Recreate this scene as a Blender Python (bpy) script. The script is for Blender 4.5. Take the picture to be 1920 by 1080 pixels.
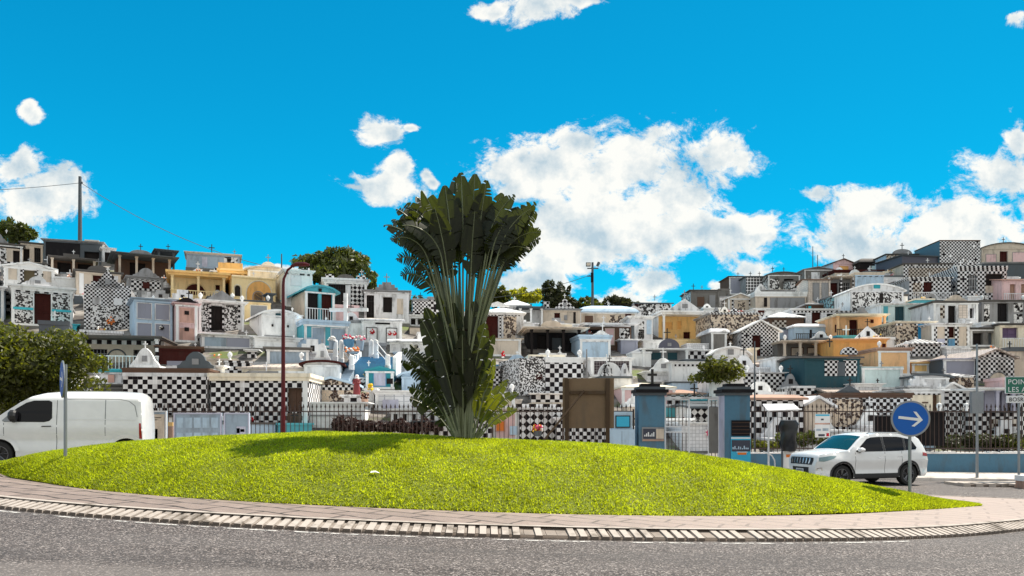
import bpy, bmesh, math, random
import numpy as np
from mathutils import Vector, Matrix
R = math.radians
random.seed(7); rng = np.random.default_rng(7)
for o in list(bpy.data.objects): bpy.data.objects.remove(o)
SC = bpy.context.scene
COL = SC.collection

# ---------------------------------------------------------------- camera
F, HZ, CZ = 1500.0, 790.0, 1.6
cd = bpy.data.cameras.new('camera'); cam = bpy.data.objects.new('camera', cd); COL.objects.link(cam)
cam.location = (0, 0, CZ); cam.rotation_euler = (R(90), 0, 0)
cd.sensor_width = 36; cd.lens = 36 * F / 1920; cd.shift_y = (HZ - 540) / 1920
cd.clip_start = 0.1; cd.clip_end = 6000
SC.camera = cam
SC.view_settings.view_transform = 'Standard'; SC.view_settings.look = 'None'
SC.view_settings.gamma = 1; SC.view_settings.exposure = EXPO = 0.8

# ---------------------------------------------------------------- node helpers
class NT:
    def __init__(s, nt): s.nt = nt; s.N = nt.nodes; s.L = nt.links
    def put(s, sock, v):
        if isinstance(v, bpy.types.NodeSocket): s.L.new(v, sock)
        elif v is not None: sock.default_value = v
    def math(s, op, a, b=None, c=None, clamp=False):
        n = s.N.new('ShaderNodeMath'); n.operation = op; n.use_clamp = clamp
        for i, v in enumerate((a, b, c)):
            if v is not None: s.put(n.inputs[i], v)
        return n.outputs[0]
    def vmath(s, op, a, b=None):
        n = s.N.new('ShaderNodeVectorMath'); n.operation = op
        s.put(n.inputs[0], a)
        if b is not None: s.put(n.inputs[3] if op == 'SCALE' else n.inputs[1], b)
        return n.outputs['Value'] if op == 'LENGTH' else n.outputs[0]
    def noise(s, vec, scale, detail=3, rough=.5, out='Fac'):
        n = s.N.new('ShaderNodeTexNoise'); s.put(n.inputs['Vector'], vec)
        n.inputs['Scale'].default_value = scale; n.inputs['Detail'].default_value = detail; n.inputs['Roughness'].default_value = rough
        return n.outputs[out]
    def voro(s, vec, scale, feat='F1', out='Color', rand=1):
        n = s.N.new('ShaderNodeTexVoronoi'); n.feature = feat; s.put(n.inputs['Vector'], vec)
        n.inputs['Scale'].default_value = scale; n.inputs['Randomness'].default_value = rand
        return n.outputs[out]
    def mix(s, f, a, b, bt='MIX'):
        n = s.N.new('ShaderNodeMix'); n.data_type = 'RGBA'; n.blend_type = bt; n.clamp_result = False
        s.put(n.inputs[0], f)
        s.put(n.inputs[6], a if not isinstance(a, tuple) or len(a) == 4 else (*a, 1)); s.put(n.inputs[7], b if not isinstance(b, tuple) or len(b) == 4 else (*b, 1))
        return n.outputs[2]
    def ss(s, v, lo, hi, a=0.0, b=1.0):
        n = s.N.new('ShaderNodeMapRange'); n.interpolation_type = 'SMOOTHSTEP'
        s.put(n.inputs[0], v)
        for i, q in enumerate((lo, hi, a, b)): n.inputs[i + 1].default_value = q
        return n.outputs[0]
    def comb(s, x, y, z=0.0):
        n = s.N.new('ShaderNodeCombineXYZ')
        for i, v in enumerate((x, y, z)): s.put(n.inputs[i], v)
        return n.outputs[0]
    def sep(s, v):
        n = s.N.new('ShaderNodeSeparateXYZ'); s.put(n.inputs[0], v); return n.outputs

# ---------------------------------------------------------------- sky with clouds
SUN_EL = 54.0; SUN_AZ = (0.83, 0.56)
sdir = Vector((SUN_AZ[0] * math.cos(R(SUN_EL)), SUN_AZ[1] * math.cos(R(SUN_EL)), math.sin(R(SUN_EL)))).normalized()
wd = bpy.data.worlds.new('World'); SC.world = wd; wd.use_nodes = True
wn = NT(wd.node_tree); wd.node_tree.nodes.clear()
sky = wn.N.new('ShaderNodeTexSky'); sky.sky_type = 'NISHITA'; sky.sun_disc = False
sky.sun_elevation = R(SUN_EL); sky.sun_rotation = math.atan2(sdir.x, sdir.y)
sky.air_density = 1.0; sky.dust_density = 0.3; sky.ozone_density = 2.5; sky.altitude = 50
tc = wn.N.new('ShaderNodeTexCoord').outputs['Generated']
sx, sy, sz = wn.sep(tc)
# saturated tropical blue: tint the Nishita sky
side = wn.math('SUBTRACT', 1.0, wn.math('MULTIPLY', sx, .30))
tint = wn.mix(1.0, sky.outputs[0], wn.vmath('SCALE', (0.010, 0.78, 0.90), side), 'MULTIPLY')
front = wn.math('GREATER_THAN', sy, 0.02)
ysafe = wn.math('MAXIMUM', wn.math('ABSOLUTE', sy), 0.08)
u = wn.math('DIVIDE', sx, ysafe); v = wn.math('DIVIDE', sz, ysafe)
P = wn.comb(u, v, front)
CL = [(1035,320,115,62),(1090,275,45,38),(960,330,70,55),(1180,330,90,62),(1340,300,62,62),(1270,360,110,85),(1120,410,190,80),
 (1260,430,150,50),(1385,425,62,30),(1060,470,95,40),(1010,520,70,28),(1215,525,50,44),(1180,560,60,34),(1405,500,46,18),
 (1535,360,52,20),(1640,395,95,52),(1600,432,62,44),(1800,415,130,50),(1680,450,140,40),(1870,325,75,40),(1905,265,32,45),
 (1425,436,34,12),(60,385,92,52),(30,310,45,28),(110,350,38,34),(58,207,18,15),(70,216,17,12),(725,245,38,27),(765,240,22,10),(700,350,65,30),(740,312,36,22),(655,350,28,9),
 (803,330,14,10),(812,342,11,9),(1000,22,70,24),(930,15,40,14),(1080,5,70,12),(1910,38,26,14),(490,505,80,9),(1350,528,30,12)]
warp = wn.noise(P, 9, 3, .55, 'Color')
Pw = wn.vmath('ADD', P, wn.vmath('SCALE', wn.vmath('SUBTRACT', warp, (.5, .5, .5)), .05))
acc = None
for (cx, cy, a, b) in CL:
    d = wn.vmath('SUBTRACT', Pw, ((cx - 960) / F, (HZ - cy) / F, 1.0))
    d = wn.vmath('MULTIPLY', d, (F / a / 1.27, F / b / 1.27, 4.0))
    e = wn.math('SUBTRACT', 1.0, wn.vmath('LENGTH', d))
    acc = e if acc is None else wn.math('SMOOTH_MAX', acc, e, .25)
n1 = wn.noise(wn.vmath('MULTIPLY', Pw, (.85, 1.15, 1)), 13, 12, .70)
# out of frame: noise clouds added as neutral fill light, thickest behind the camera
fill_clouds = wn.ss(wn.math('SUBTRACT', wn.noise(tc, 3.2, 6, .6), wn.math('MULTIPLY', sy, .16)), .43, .58)
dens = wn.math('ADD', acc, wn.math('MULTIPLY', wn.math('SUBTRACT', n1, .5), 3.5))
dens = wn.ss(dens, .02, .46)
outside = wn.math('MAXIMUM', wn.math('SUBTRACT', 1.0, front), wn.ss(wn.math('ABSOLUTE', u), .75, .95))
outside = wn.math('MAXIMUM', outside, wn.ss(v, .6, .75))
dens = wn.math('MAXIMUM', dens, wn.math('MULTIPLY', fill_clouds, wn.math('MULTIPLY', outside, wn.math('GREATER_THAN', sz, 0.0))))
off = wn.vmath('ADD', P, (.012, .020, 0))
n2 = wn.noise(P, 9, 8, .6); n3 = wn.noise(off, 9, 8, .6)
sh = wn.math('MULTIPLY', wn.math('SUBTRACT', n2, n3), 5.0)
core = wn.ss(acc, .25, 1.0)
lit = wn.math('ADD', wn.math('SUBTRACT', .98, wn.math('MULTIPLY', core, .50)), sh, clamp=True)
ccol = wn.mix(lit, (3.3, 4.1, 4.6, 1), (6.6, 6.5, 6.1, 1))
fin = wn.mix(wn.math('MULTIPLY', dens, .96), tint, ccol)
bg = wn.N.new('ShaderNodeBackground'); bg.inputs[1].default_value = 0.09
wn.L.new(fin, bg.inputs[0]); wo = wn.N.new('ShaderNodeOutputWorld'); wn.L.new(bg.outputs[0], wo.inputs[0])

sl = bpy.data.lights.new('sun', 'SUN'); sl.energy = 4.6; sl.angle = R(.5); sl.color = (1, .91, .78)
so = bpy.data.objects.new('sun', sl); COL.objects.link(so)
so.rotation_euler = (-sdir).to_track_quat('-Z', 'Y').to_euler()

# ---------------------------------------------------------------- tagging
def tag(o, label=None, cat=None, group=None, kind=None):
    if label: o['label'] = label
    if cat: o['category'] = cat
    if group: o['group'] = group
    if kind: o['kind'] = kind
    return o
def thing(name, label, cat, loc=(0, 0, 0), rz=0, group=None):
    o = bpy.data.objects.new(name, None); COL.objects.link(o); o.empty_display_size = .3
    o.location = loc; o.rotation_euler = (0, 0, rz)
    return tag(o, label, cat, group)
def copy_tree(o, parent=None):
    c = o.copy(); COL.objects.link(c)
    if parent is not None: c.parent = parent
    for ch in list(o.children): copy_tree(ch, c)
    return c

# ---------------------------------------------------------------- materials
MATS = {}
def newmat(name):
    m = bpy.data.materials.new(name); m.use_nodes = True
    t = NT(m.node_tree); b = t.N['Principled BSDF']
    return m, t, b
def objvec(t):
    tcn = t.N.new('ShaderNodeTexCoord'); oi = t.N.new('ShaderNodeObjectInfo')
    r = t.math('MULTIPLY', oi.outputs['Random'], 37.0)
    return t.vmath('ADD', tcn.outputs['Object'], t.comb(r, r, r)), tcn.outputs['UV'], oi.outputs['Random']
def plaster(name, col, dirt=.35, rough=.8, streak=True, dirtcol=(.10, .09, .08), spec=.12):
    m, t, b = newmat(name); v, uv, rn = objvec(t)
    st = t.vmath('MULTIPLY', v, (1, 1, .22))
    n1 = t.noise(st, 2.6, 5, .65); n2 = t.noise(v, .9, 3, .6)
    f = t.math('MULTIPLY', t.ss(n1, .44, .66), t.ss(n2, .36, .6))
    c = t.mix(t.math('MULTIPLY', f, dirt), col, dirtcol)
    g = t.math('ADD', .90, t.math('MULTIPLY', t.noise(v, 7, 4, .6), .2))
    g = t.math('MULTIPLY', g, t.math('ADD', .93, t.math('MULTIPLY', rn, .12)))
    c = t.mix(1.0, c, t.comb(g, g, g), 'MULTIPLY')
    t.L.new(c, b.inputs['Base Color']); b.inputs['Roughness'].default_value = rough; b.inputs['Specular IOR Level'].default_value = spec
    bp = t.N.new('ShaderNodeBump'); bp.inputs['Strength'].default_value = .25; bp.inputs['Distance'].default_value = .02
    t.L.new(t.noise(v, 22, 4, .6), bp.inputs['Height']); t.L.new(bp.outputs[0], b.inputs['Normal'])
    return m
def checker(name, s, a=(.74, .73, .74), k=(.010, .007, .009), rot=0, jit=0, grout=True):
    m, t, b = newmat(name); v, uv, rn = objvec(t)
    mp = t.N.new('ShaderNodeMapping'); t.L.new(uv, mp.inputs[0]); mp.inputs['Rotation'].default_value = (0, 0, rot)
    mp.inputs['Scale'].default_value = (1 / s, 1 / s, 1)
    p = t.vmath('ADD', mp.outputs[0], (200, 200, 0))
    if jit: p = t.vmath('ADD', p, t.vmath('SCALE', t.vmath('SUBTRACT', t.noise(p, .6, 2, .5, 'Color'), (.5, .5, .5)), jit))
    x, y, z = t.sep(p)
    fx, fy = t.math('FLOOR', x), t.math('FLOOR', y)
    par = t.math('MODULO', t.math('ADD', fx, fy), 2.0); par = t.math('GREATER_THAN', par, .5)
    wn_ = t.N.new('ShaderNodeTexWhiteNoise'); wn_.noise_dimensions = '2D'; t.L.new(t.comb(fx, fy), wn_.inputs['Vector'])
    rv = wn_.outputs['Value']
    flip = t.math('GREATER_THAN', rv, .985); par = t.math('ABSOLUTE', t.math('SUBTRACT', par, flip))
    c = t.mix(par, a, k)
    g = t.math('ADD', .86, t.math('MULTIPLY', rv, .2))
    c = t.mix(1.0, c, t.comb(g, g, g), 'MULTIPLY')
    if grout:
        dx = t.math('ABSOLUTE', t.math('SUBTRACT', t.math('FRACT', x), .5)); dy = t.math('ABSOLUTE', t.math('SUBTRACT', t.math('FRACT', y), .5))
        gr = t.math('GREATER_THAN', t.math('MAXIMUM', dx, dy), .485)
        c = t.mix(t.math('MULTIPLY', gr, .6), c, (.30, .29, .28))
    d = t.ss(t.noise(t.vmath('MULTIPLY', v, (1, 1, .3)), 1.8, 5, .65), .44, .7)
    d = t.math('MULTIPLY', d, t.math('SUBTRACT', 1.0, par))
    c = t.mix(t.math('MULTIPLY', d, .45), c, (.22, .18, .15))
    t.L.new(c, b.inputs['Base Color']); t.L.new(t.math('ADD', .35, t.math('MULTIPLY', rv, .25)), b.inputs['Roughness'])
    b.inputs['Specular IOR Level'].default_value = .12
    return m
def mosaic(name, s, a=(.72, .71, .71), k=(.010, .008, .009), thr=.5):
    m, t, b = newmat(name); v, uv, rn = objvec(t)
    p = t.vmath('ADD', uv, t.comb(t.math('MULTIPLY', rn, 31.0), 5.0))
    cc = t.sep(t.voro(p, 1 / s, 'F1', 'Color'))[0]
    par = t.math('GREATER_THAN', cc, thr)
    e = t.math('LESS_THAN', t.voro(p, 1 / s, 'DISTANCE_TO_EDGE', 'Distance'), .05)
    c = t.mix(par, a, k); c = t.mix(t.math('MULTIPLY', e, .7), c, (.32, .30, .29))
    t.L.new(c, b.inputs['Base Color']); b.inputs['Roughness'].default_value = .45; b.inputs['Specular IOR Level'].default_value = .12
    return m
def tiles(name, col, g, s=(.15, .15), line=.06):
    m, t, b = newmat(name); v, uv, rn = objvec(t)
    x, y, z = t.sep(t.vmath('MULTIPLY', uv, (1 / s[0], 1 / s[1], 1)))
    dx = t.math('ABSOLUTE', t.math('SUBTRACT', t.math('FRACT', x), .5)); dy = t.math('ABSOLUTE', t.math('SUBTRACT', t.math('FRACT', y), .5))
    e = t.math('GREATER_THAN', t.math('MAXIMUM', dx, dy), .5 - line)
    w = t.N.new('ShaderNodeTexWhiteNoise'); w.noise_dimensions = '2D'; t.L.new(t.comb(t.math('FLOOR', x), t.math('FLOOR', y)), w.inputs['Vector'])
    q = t.math('ADD', .84, t.math('MULTIPLY', w.outputs['Value'], .22))
    c = t.mix(1.0, col, t.comb(q, q, q), 'MULTIPLY'); c = t.mix(e, c, g)
    d = t.ss(t.noise(t.vmath('MULTIPLY', v, (1, 1, .3)), 2, 5, .65), .5, .85)
    c = t.mix(t.math('MULTIPLY', d, .35), c, (.13, .12, .10))
    t.L.new(c, b.inputs['Base Color']); b.inputs['Roughness'].default_value = .4; b.inputs['Specular IOR Level'].default_value = .15
    return m
def plain(name, col, rough=.5, metal=0, spec=.5, coat=0):
    m, t, b = newmat(name); v, uv, rn = objvec(t)
    g = t.math('ADD', .88, t.math('MULTIPLY', t.noise(v, 3, 4, .6), .24))
    t.L.new(t.mix(1.0, col, t.comb(g, g, g), 'MULTIPLY'), b.inputs['Base Color'])
    b.inputs['Roughness'].default_value = rough; b.inputs['Metallic'].default_value = metal; b.inputs['Specular IOR Level'].default_value = spec
    b.inputs['Coat Weight'].default_value = coat; b.inputs['Coat Roughness'].default_value = .05
    return m
def leafmat(name, col, trans, tcol, rough=.4, var=.5):
    m, t, b = newmat(name)
    geo = t.N.new('ShaderNodeNewGeometry'); rn = geo.outputs['Random Per Island']
    tcn = t.N.new('ShaderNodeTexCoord'); nz = t.noise(tcn.outputs['Object'], 1.1, 3, .6)
    g = t.math('ADD', 1 - var * .55, t.math('MULTIPLY', t.math('ADD', t.math('MULTIPLY', rn, .6), t.math('MULTIPLY', nz, .6)), var))
    gv = t.comb(g, g, g)
    t.L.new(t.mix(1.0, col, gv, 'MULTIPLY'), b.inputs['Base Color']); b.inputs['Roughness'].default_value = rough; b.inputs['Specular IOR Level'].default_value = .35
    tr = t.N.new('ShaderNodeBsdfTranslucent'); t.L.new(t.mix(1.0, tcol, gv, 'MULTIPLY'), tr.inputs[0])
    mx = t.N.new('ShaderNodeMixShader'); mx.inputs[0].default_value = trans
    t.L.new(b.outputs[0], mx.inputs[1]); t.L.new(tr.outputs[0], mx.inputs[2])
    t.L.new(mx.outputs[0], t.N['Material Output'].inputs[0])
    return m
PAL = {
 'white': ('P', (.83, .83, .83), .42), 'white2': ('P', (.74, .74, .76), .70), 'cream': ('P', (.82, .74, .60), .35), 'beige': ('P', (.62, .53, .44), .45),
 'grey': ('P', (.28, .28, .29), .6), 'concrete': ('P', (.19, .18, .17), .8), 'mold': ('P', (.12, .112, .108), .9), 'slate': ('P', (.10, .115, .13), .4),
 'yellow': ('P', (.86, .55, .22), .35), 'paleyellow': ('P', (.88, .68, .38), .35), 'peach': ('P', (.85, .50, .26), .35), 'ochre': ('P', (.80, .42, .14), .3),
 'pink': ('P', (.72, .50, .50), .35), 'rose': ('P', (.60, .36, .30), .4), 'terra': ('P', (.46, .29, .22), .45),
 'teal': ('P', (.10, .42, .50), .3), 'tealb': ('P', (.04, .30, .36), .25), 'cyan': ('P', (.08, .52, .62), .2), 'blue': ('P', (.12, .30, .48), .35), 'wallblue': ('P', (.085, .185, .27), .45),
 'lblue': ('P', (.48, .62, .76), .35), 'bluegrey': ('P', (.33, .41, .50), .4), 'lav': ('P', (.52, .52, .64), .35), 'darkteal': ('P', (.03, .08, .10), .2),
 'dark': ('P', (.02, .016, .016), .1), 'dred': ('P', (.055, .012, .010), .1), 'brown': ('P', (.12, .07, .05), .4), 'olive': ('P', (.16, .13, .08), .2), 'mint': ('P', (.60, .72, .72), .3),
 'ironb': ('P', (.015, .014, .016), .1), 'vio': ('P', (.16, .11, .20), .2), 'redflower': ('P', (.45, .02, .03), 0), 'yelflower': ('P', (.85, .55, .03), 0), 'orange': ('P', (.75, .22, .05), 0),
 'pinkflower': ('P', (.70, .12, .22), 0), 'whiteflower': ('P', (.8, .78, .75), 0)}
def M(key):
    if key in MATS: return MATS[key]
    if key in PAL:
        p = PAL[key]; m = plaster(key + '_plaster', p[1], p[2])
    elif key.startswith('ck') and key not in ('ckblue', 'ckbr'): s = float(key[2:]) if len(key) > 2 else .2; m = checker('checker_tile_' + str(s), s)
    elif key.startswith('dia'): s = float(key[3:]) if len(key) > 3 else .25; m = checker('diamond_tile', s, rot=R(45))
    elif key.startswith('mos') and key not in ('mosc', 'mosb'): s = float(key[3:]) if len(key) > 3 else .085; m = mosaic('broken_tile_mosaic', s)
    elif key == 'ckblue': m = checker('blue_checker_tile', .3, a=(.50, .60, .74), k=(.015, .02, .035))
    elif key == 'ckbr': m = checker('brown_checker_tile', .2, a=(.60, .54, .48), k=(.05, .03, .02))
    elif key == 'mosc': m = mosaic('cyan_mosaic', .16, a=(.25, .50, .56), k=(.03, .05, .07))
    elif key == 'mosb': m = mosaic('brown_mosaic', .13, a=(.62, .50, .38), k=(.06, .035, .025))
    elif key == 'wt': m = tiles('white_tile', (.76, .76, .78), (.40, .40, .42))
    elif key == 'bt': m = tiles('beige_tile', (.66, .57, .50), (.36, .31, .28), (.3, .2))
    elif key == 'wbr': m = tiles('white_block', (.72, .73, .76), (.42, .44, .48), (.45, .22))
    elif key == 'dt': m = tiles('dark_tile', (.035, .022, .028), (.32, .30, .30), (.16, .16), .05)
    elif key == 'strip': m = tiles('white_dark_strip', (.62, .64, .70), (.10, .10, .13), (50, .45), .28)
    elif key == 'bstrip': m = tiles('blue_louver', (.60, .68, .74), (.03, .25, .50), (50, .26), .22)
    elif key == 'lstrip': m = tiles('lavender_board', (.50, .50, .60), (.30, .31, .38), (50, .28), .08)
    elif key == 'corr': m = tiles('corrugated_blue', (.20, .32, .40), (.10, .17, .22), (.3, 50), .2)
    elif key == 'rooftile': m = tiles('roof_tile', (.62, .52, .46), (.20, .17, .15), (.25, .35), .09)
    elif key == 'metal': m = plain('galvanised_metal', (.25, .27, .29), .45, .6)
    elif key == 'blackmetal': m = plain('black_iron', (.02, .018, .018), .5, .3)
    elif key == 'glass': m = plain('dark_glass', (.008, .008, .010), .06, 0, .22)
    else: raise KeyError(key)
    MATS[key] = m; return m

# ---------------------------------------------------------------- mesh collector
class MB:
    def __init__(s): s.v = []; s.f = []; s.m = []; s.uv = []; s.mats = []
    def mi(s, key):
        if key not in s.mats: s.mats.append(key)
        return s.mats.index(key)
    def face(s, pts, key, uvs=None):
        b = len(s.v); s.v += [tuple(p) for p in pts]; s.f.append(tuple(range(b, b + len(pts)))); s.m.append(s.mi(key))
        if uvs is None:
            n = Vector((0, 0, 0)); P_ = [Vector(p) for p in pts]
            for i in range(len(P_)): a, c = P_[i], P_[(i + 1) % len(P_)]; n += a.cross(c)
            ax = max(range(3), key=lambda i: abs(n[i]))
            uvs = [((p[1], p[2]) if ax == 0 else (p[0], p[2]) if ax == 1 else (p[0], p[1])) for p in P_]
        s.uv += uvs
        return s
    def box(s, x0, x1, y0, y1, z0, z1, key, top=None, side=None):
        top = top or key; side = side or key; h = z1 - z0
        def q(p, k, w, hh): s.face(p, k, [(0, 0), (w, 0), (w, hh), (0, hh)])
        q([(x0, y0, z0), (x1, y0, z0), (x1, y0, z1), (x0, y0, z1)], key, x1 - x0, h)
        q([(x1, y1, z0), (x0, y1, z0), (x0, y1, z1), (x1, y1, z1)], key, x1 - x0, h)
        q([(x0, y1, z0), (x0, y0, z0), (x0, y0, z1), (x0, y1, z1)], side, y1 - y0, h)
        q([(x1, y0, z0), (x1, y1, z0), (x1, y1, z1), (x1, y0, z1)], side, y1 - y0, h)
        q([(x0, y0, z1), (x1, y0, z1), (x1, y1, z1), (x0, y1, z1)], top, x1 - x0, y1 - y0)
        q([(x0, y1, z0), (x1, y1, z0), (x1, y0, z0), (x0, y0, z0)], key, x1 - x0, y1 - y0)
        return s
    def prism(s, poly, y0, y1, key, side=None):      # poly in x,z counter-clockwise seen from the front
        side = side or key; n = len(poly)
        s.face([(x, y0, z) for x, z in poly], key, [(x, z) for x, z in poly])
        s.face([(x, y1, z) for x, z in reversed(poly)], key, [(x, z) for x, z in reversed(poly)])
        for i in range(n):
            a, c = poly[i], poly[(i + 1) % n]; L = math.hypot(c[0] - a[0], c[1] - a[1])
            s.face([(a[0], y0, a[1]), (a[0], y1, a[1]), (c[0], y1, c[1]), (c[0], y0, c[1])], side, [(0, 0), (0, y1 - y0), (L, y1 - y0), (L, 0)])
        return s
    def lathe(s, cx, cy, prof, key, n=10):           # prof [(r,z)]
        for (r0, z0), (r1, z1) in zip(prof, prof[1:]):
            for i in range(n):
                a, c = 2 * math.pi * i / n, 2 * math.pi * (i + 1) / n
                s.face([(cx + r0 * math.cos(a), cy + r0 * math.sin(a), z0), (cx + r0 * math.cos(c), cy + r0 * math.sin(c), z0),
                        (cx + r1 * math.cos(c), cy + r1 * math.sin(c), z1), (cx + r1 * math.cos(a), cy + r1 * math.sin(a), z1)], key)
        return s
    def tube(s, pts, r, key, n=6):
        pts = [Vector(p) for p in pts]; rs = r if isinstance(r, (list, tuple)) else [r] * len(pts); rings = []
        for i, p in enumerate(pts):
            d = (pts[min(i + 1, len(pts) - 1)] - pts[max(i - 1, 0)]).normalized()
            a = d.cross(Vector((0, 0, 1))) if abs(d.z) < .9 else d.cross(Vector((0, 1, 0))); a.normalize(); b = d.cross(a)
            rings.append([p + (a * math.cos(2 * math.pi * k / n) + b * math.sin(2 * math.pi * k / n)) * rs[i] for k in range(n)])
        for A, B in zip(rings, rings[1:]):
            for k in range(n): s.face([A[k], A[(k + 1) % n], B[(k + 1) % n], B[k]], key)
        s.face(rings[0][::-1], key); s.face(rings[-1], key)
        return s
    def build(s, name, parent=None, smooth=None, mats=None):
        me = bpy.data.meshes.new(name); me.from_pydata(s.v, [], s.f)
        for k in s.mats: me.materials.append(M(k) if isinstance(k, str) else k)
        me.polygons.foreach_set('material_index', s.m)
        ul = me.uv_layers.new(name='UVMap'); ul.data.foreach_set('uv', np.array(s.uv, dtype=np.float32).ravel())
        me.update()
        if smooth is not None:
            bm = bmesh.new(); bm.from_mesh(me); bmesh.ops.remove_doubles(bm, verts=bm.verts, dist=1e-4); bmesh.ops.recalc_face_normals(bm, faces=bm.faces); bm.to_mesh(me); bm.free()
            me.polygons.foreach_set('use_smooth', [True] * len(me.polygons)); me.set_sharp_from_angle(angle=R(smooth))
        o = bpy.data.objects.new(name, me); COL.objects.link(o)
        if parent is not None: o.parent = parent
        return o
def part(name, parent, fn, *a, smooth=None, label=None, **k):
    mb = MB(); getattr(mb, fn)(*a, **k); o = mb.build(name, parent, smooth)
    if label: o['label'] = label
    return o
def fastmesh(name, verts, faces, mat, parent=None, smooth=False):
    verts = np.asarray(verts, dtype=np.float32).reshape(-1, 3); faces = np.asarray(faces, dtype=np.int32); k = faces.shape[1]
    me = bpy.data.meshes.new(name); me.vertices.add(len(verts)); me.vertices.foreach_set('co', verts.ravel())
    me.loops.add(faces.size); me.loops.foreach_set('vertex_index', faces.ravel())
    me.polygons.add(len(faces)); me.polygons.foreach_set('loop_start', np.arange(0, faces.size, k, dtype=np.int32)); me.polygons.foreach_set('loop_total', np.full(len(faces), k, dtype=np.int32))
    if smooth: me.polygons.foreach_set('use_smooth', [True] * len(faces))
    me.update(calc_edges=True); me.validate(); me.materials.append(mat)
    o = bpy.data.objects.new(name, me); COL.objects.link(o)
    if parent is not None: o.parent = parent
    return o
# ---------------------------------------------------------------- terrain
def zb(X):
    X = np.asarray(X, dtype=float); return -.036 * X / (1 + (np.abs(X) / 16) ** 4) ** .25
SP = [(-600, .43), (0, .43), (300, .41), (560, .385), (700, .335), (900, .29), (1150, .275), (1300, .262), (1420, .262), (1600, .297), (1760, .312), (1920, .315), (2600, .315)]
RP = [(-600, 66), (500, 64), (700, 62), (1000, 66), (1180, 67), (1270, 76), (1340, 100), (1600, 107), (2600, 110)]
Y0 = 32.6
def terr(X, Y):
    X = np.asarray(X, dtype=float); Y = np.asarray(Y, dtype=float); Ys = np.maximum(Y, 10)
    px = 960 + 1500 * X / Ys
    s = np.interp(px, *zip(*SP)); r = np.interp(px, *zip(*RP))
    up = s * np.clip(np.minimum(Y, r) - Y0, 0, None) + np.where(Y > Y0, .30, 0)
    down = np.clip(Y - r - 3, 0, None) * .14
    return np.maximum(zb(X) + up - down, zb(X) - (Y > Y0) * 0)
def hit(px, py):        # where the ray through a pixel meets the hillside
    lo, hi = Y0, float(np.interp(px, *zip(*RP)))
    for _ in range(30):
        m = (lo + hi) / 2; y = HZ - F * (float(terr((px - 960) / F * m, m)) - CZ) / m
        if y > py: lo = m
        else: hi = m
    return lo
def at(px, py, Y): return Vector(((px - 960) / F * Y, Y, CZ - (py - HZ) * Y / F))
def onroad(px, py, h=0.0):
    Y = 15.0
    for _ in range(60): Y = Y + .5 * ((CZ - h - float(zb((px - 960) / F * Y))) * F / (py - HZ) - Y)
    return ((px - 960) / F * Y, Y)
def worldnoise(t):
    g = t.N.new('ShaderNodeNewGeometry'); return g.outputs['Position']
# natural ground under everything
xs = np.concatenate([np.linspace(-1500, -110, 18), np.arange(-100, 140, 2.0), np.linspace(150, 1500, 18)])
ys = np.concatenate([np.linspace(-400, -20, 8), np.arange(-10, 30, 4.0), np.arange(30, 36, .8), np.arange(36, 116, 1.5), np.linspace(120, 300, 20), np.linspace(350, 3000, 12)])
XX, YY = np.meshgrid(xs, ys); ZZ = terr(XX, YY) - .03
idx = np.arange(XX.size).reshape(XX.shape)
fc = np.stack([idx[:-1, :-1], idx[:-1, 1:], idx[1:, 1:], idx[1:, :-1]], -1).reshape(-1, 4)
m, t, b = newmat('hillside_shadow_soil'); p = worldnoise(t)
c = t.mix(t.ss(t.noise(p, .5, 6, .65), .42, .58), (.07, .06, .055), (.26, .24, .22)); c = t.mix(t.ss(t.noise(p, .35, 4, .6), .56, .66), c, (.10, .13, .03)); c = t.mix(t.ss(t.noise(p, 1.3, 5, .6), .56, .7), c, (.08, .07, .06))  # soil colour darkened so gaps between the tombs read as shadow
t.L.new(c, b.inputs['Base Color']); b.inputs['Roughness'].default_value = .9
tag(fastmesh('ground', np.stack([XX, YY, ZZ], -1), fc, m, smooth=True), kind='structure')

# asphalt
def strip(name, rows, mat, smooth=True):      # rows: list of polylines, same length, lofted
    A = np.array(rows, dtype=float); n, k = A.shape[:2]; ii = np.arange(n * k).reshape(n, k)
    f = np.stack([ii[:-1, :-1], ii[:-1, 1:], ii[1:, 1:], ii[1:, :-1]], -1).reshape(-1, 4)
    return fastmesh(name, A, f, mat, smooth=smooth)
m, t, b = newmat('asphalt'); p = worldnoise(t)
sp = t.math('ADD', t.math('MULTIPLY', t.sep(t.voro(p, 62, 'F1', 'Color'))[0], .62), t.math('MULTIPLY', t.noise(p, 9, 5, .8), .38)); sp2 = t.noise(p, 75, 3, .7)
c = t.mix(t.ss(sp, .22, .72), (.014, .011, .010), (.120, .098, .090)); c = t.mix(t.ss(sp, .71, .77), c, (.36, .32, .30)); c = t.mix(t.math('MULTIPLY', t.ss(t.noise(t.vmath('MULTIPLY', p, (.12, .8, 1)), 1.0, 4, .6), .50, .62), .40), c, (.055, .048, .046))
patchn = t.ss(t.noise(t.vmath('MULTIPLY', p, (.25, 1, 1)), .7, 4, .6), .40, .66); c = t.mix(t.math('MULTIPLY', patchn, .25), c, (.15, .135, .13))
yy = t.sep(p)[1]; c = t.mix(t.math('MULTIPLY', t.ss(t.math('ADD', yy, t.math('MULTIPLY', t.noise(p, .8, 3), 1.2)), 8.6, 9.0, .5, 0), 1), c, (.17, .15, .14))
t.L.new(c, b.inputs['Base Color']); b.inputs['Roughness'].default_value = .75; b.inputs['Specular IOR Level'].default_value = .3
bp = t.N.new('ShaderNodeBump'); bp.inputs['Strength'].default_value = .5; bp.inputs['Distance'].default_value = .01; t.L.new(sp, bp.inputs['Height']); t.L.new(bp.outputs[0], b.inputs['Normal'])
ASPH = m
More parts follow.
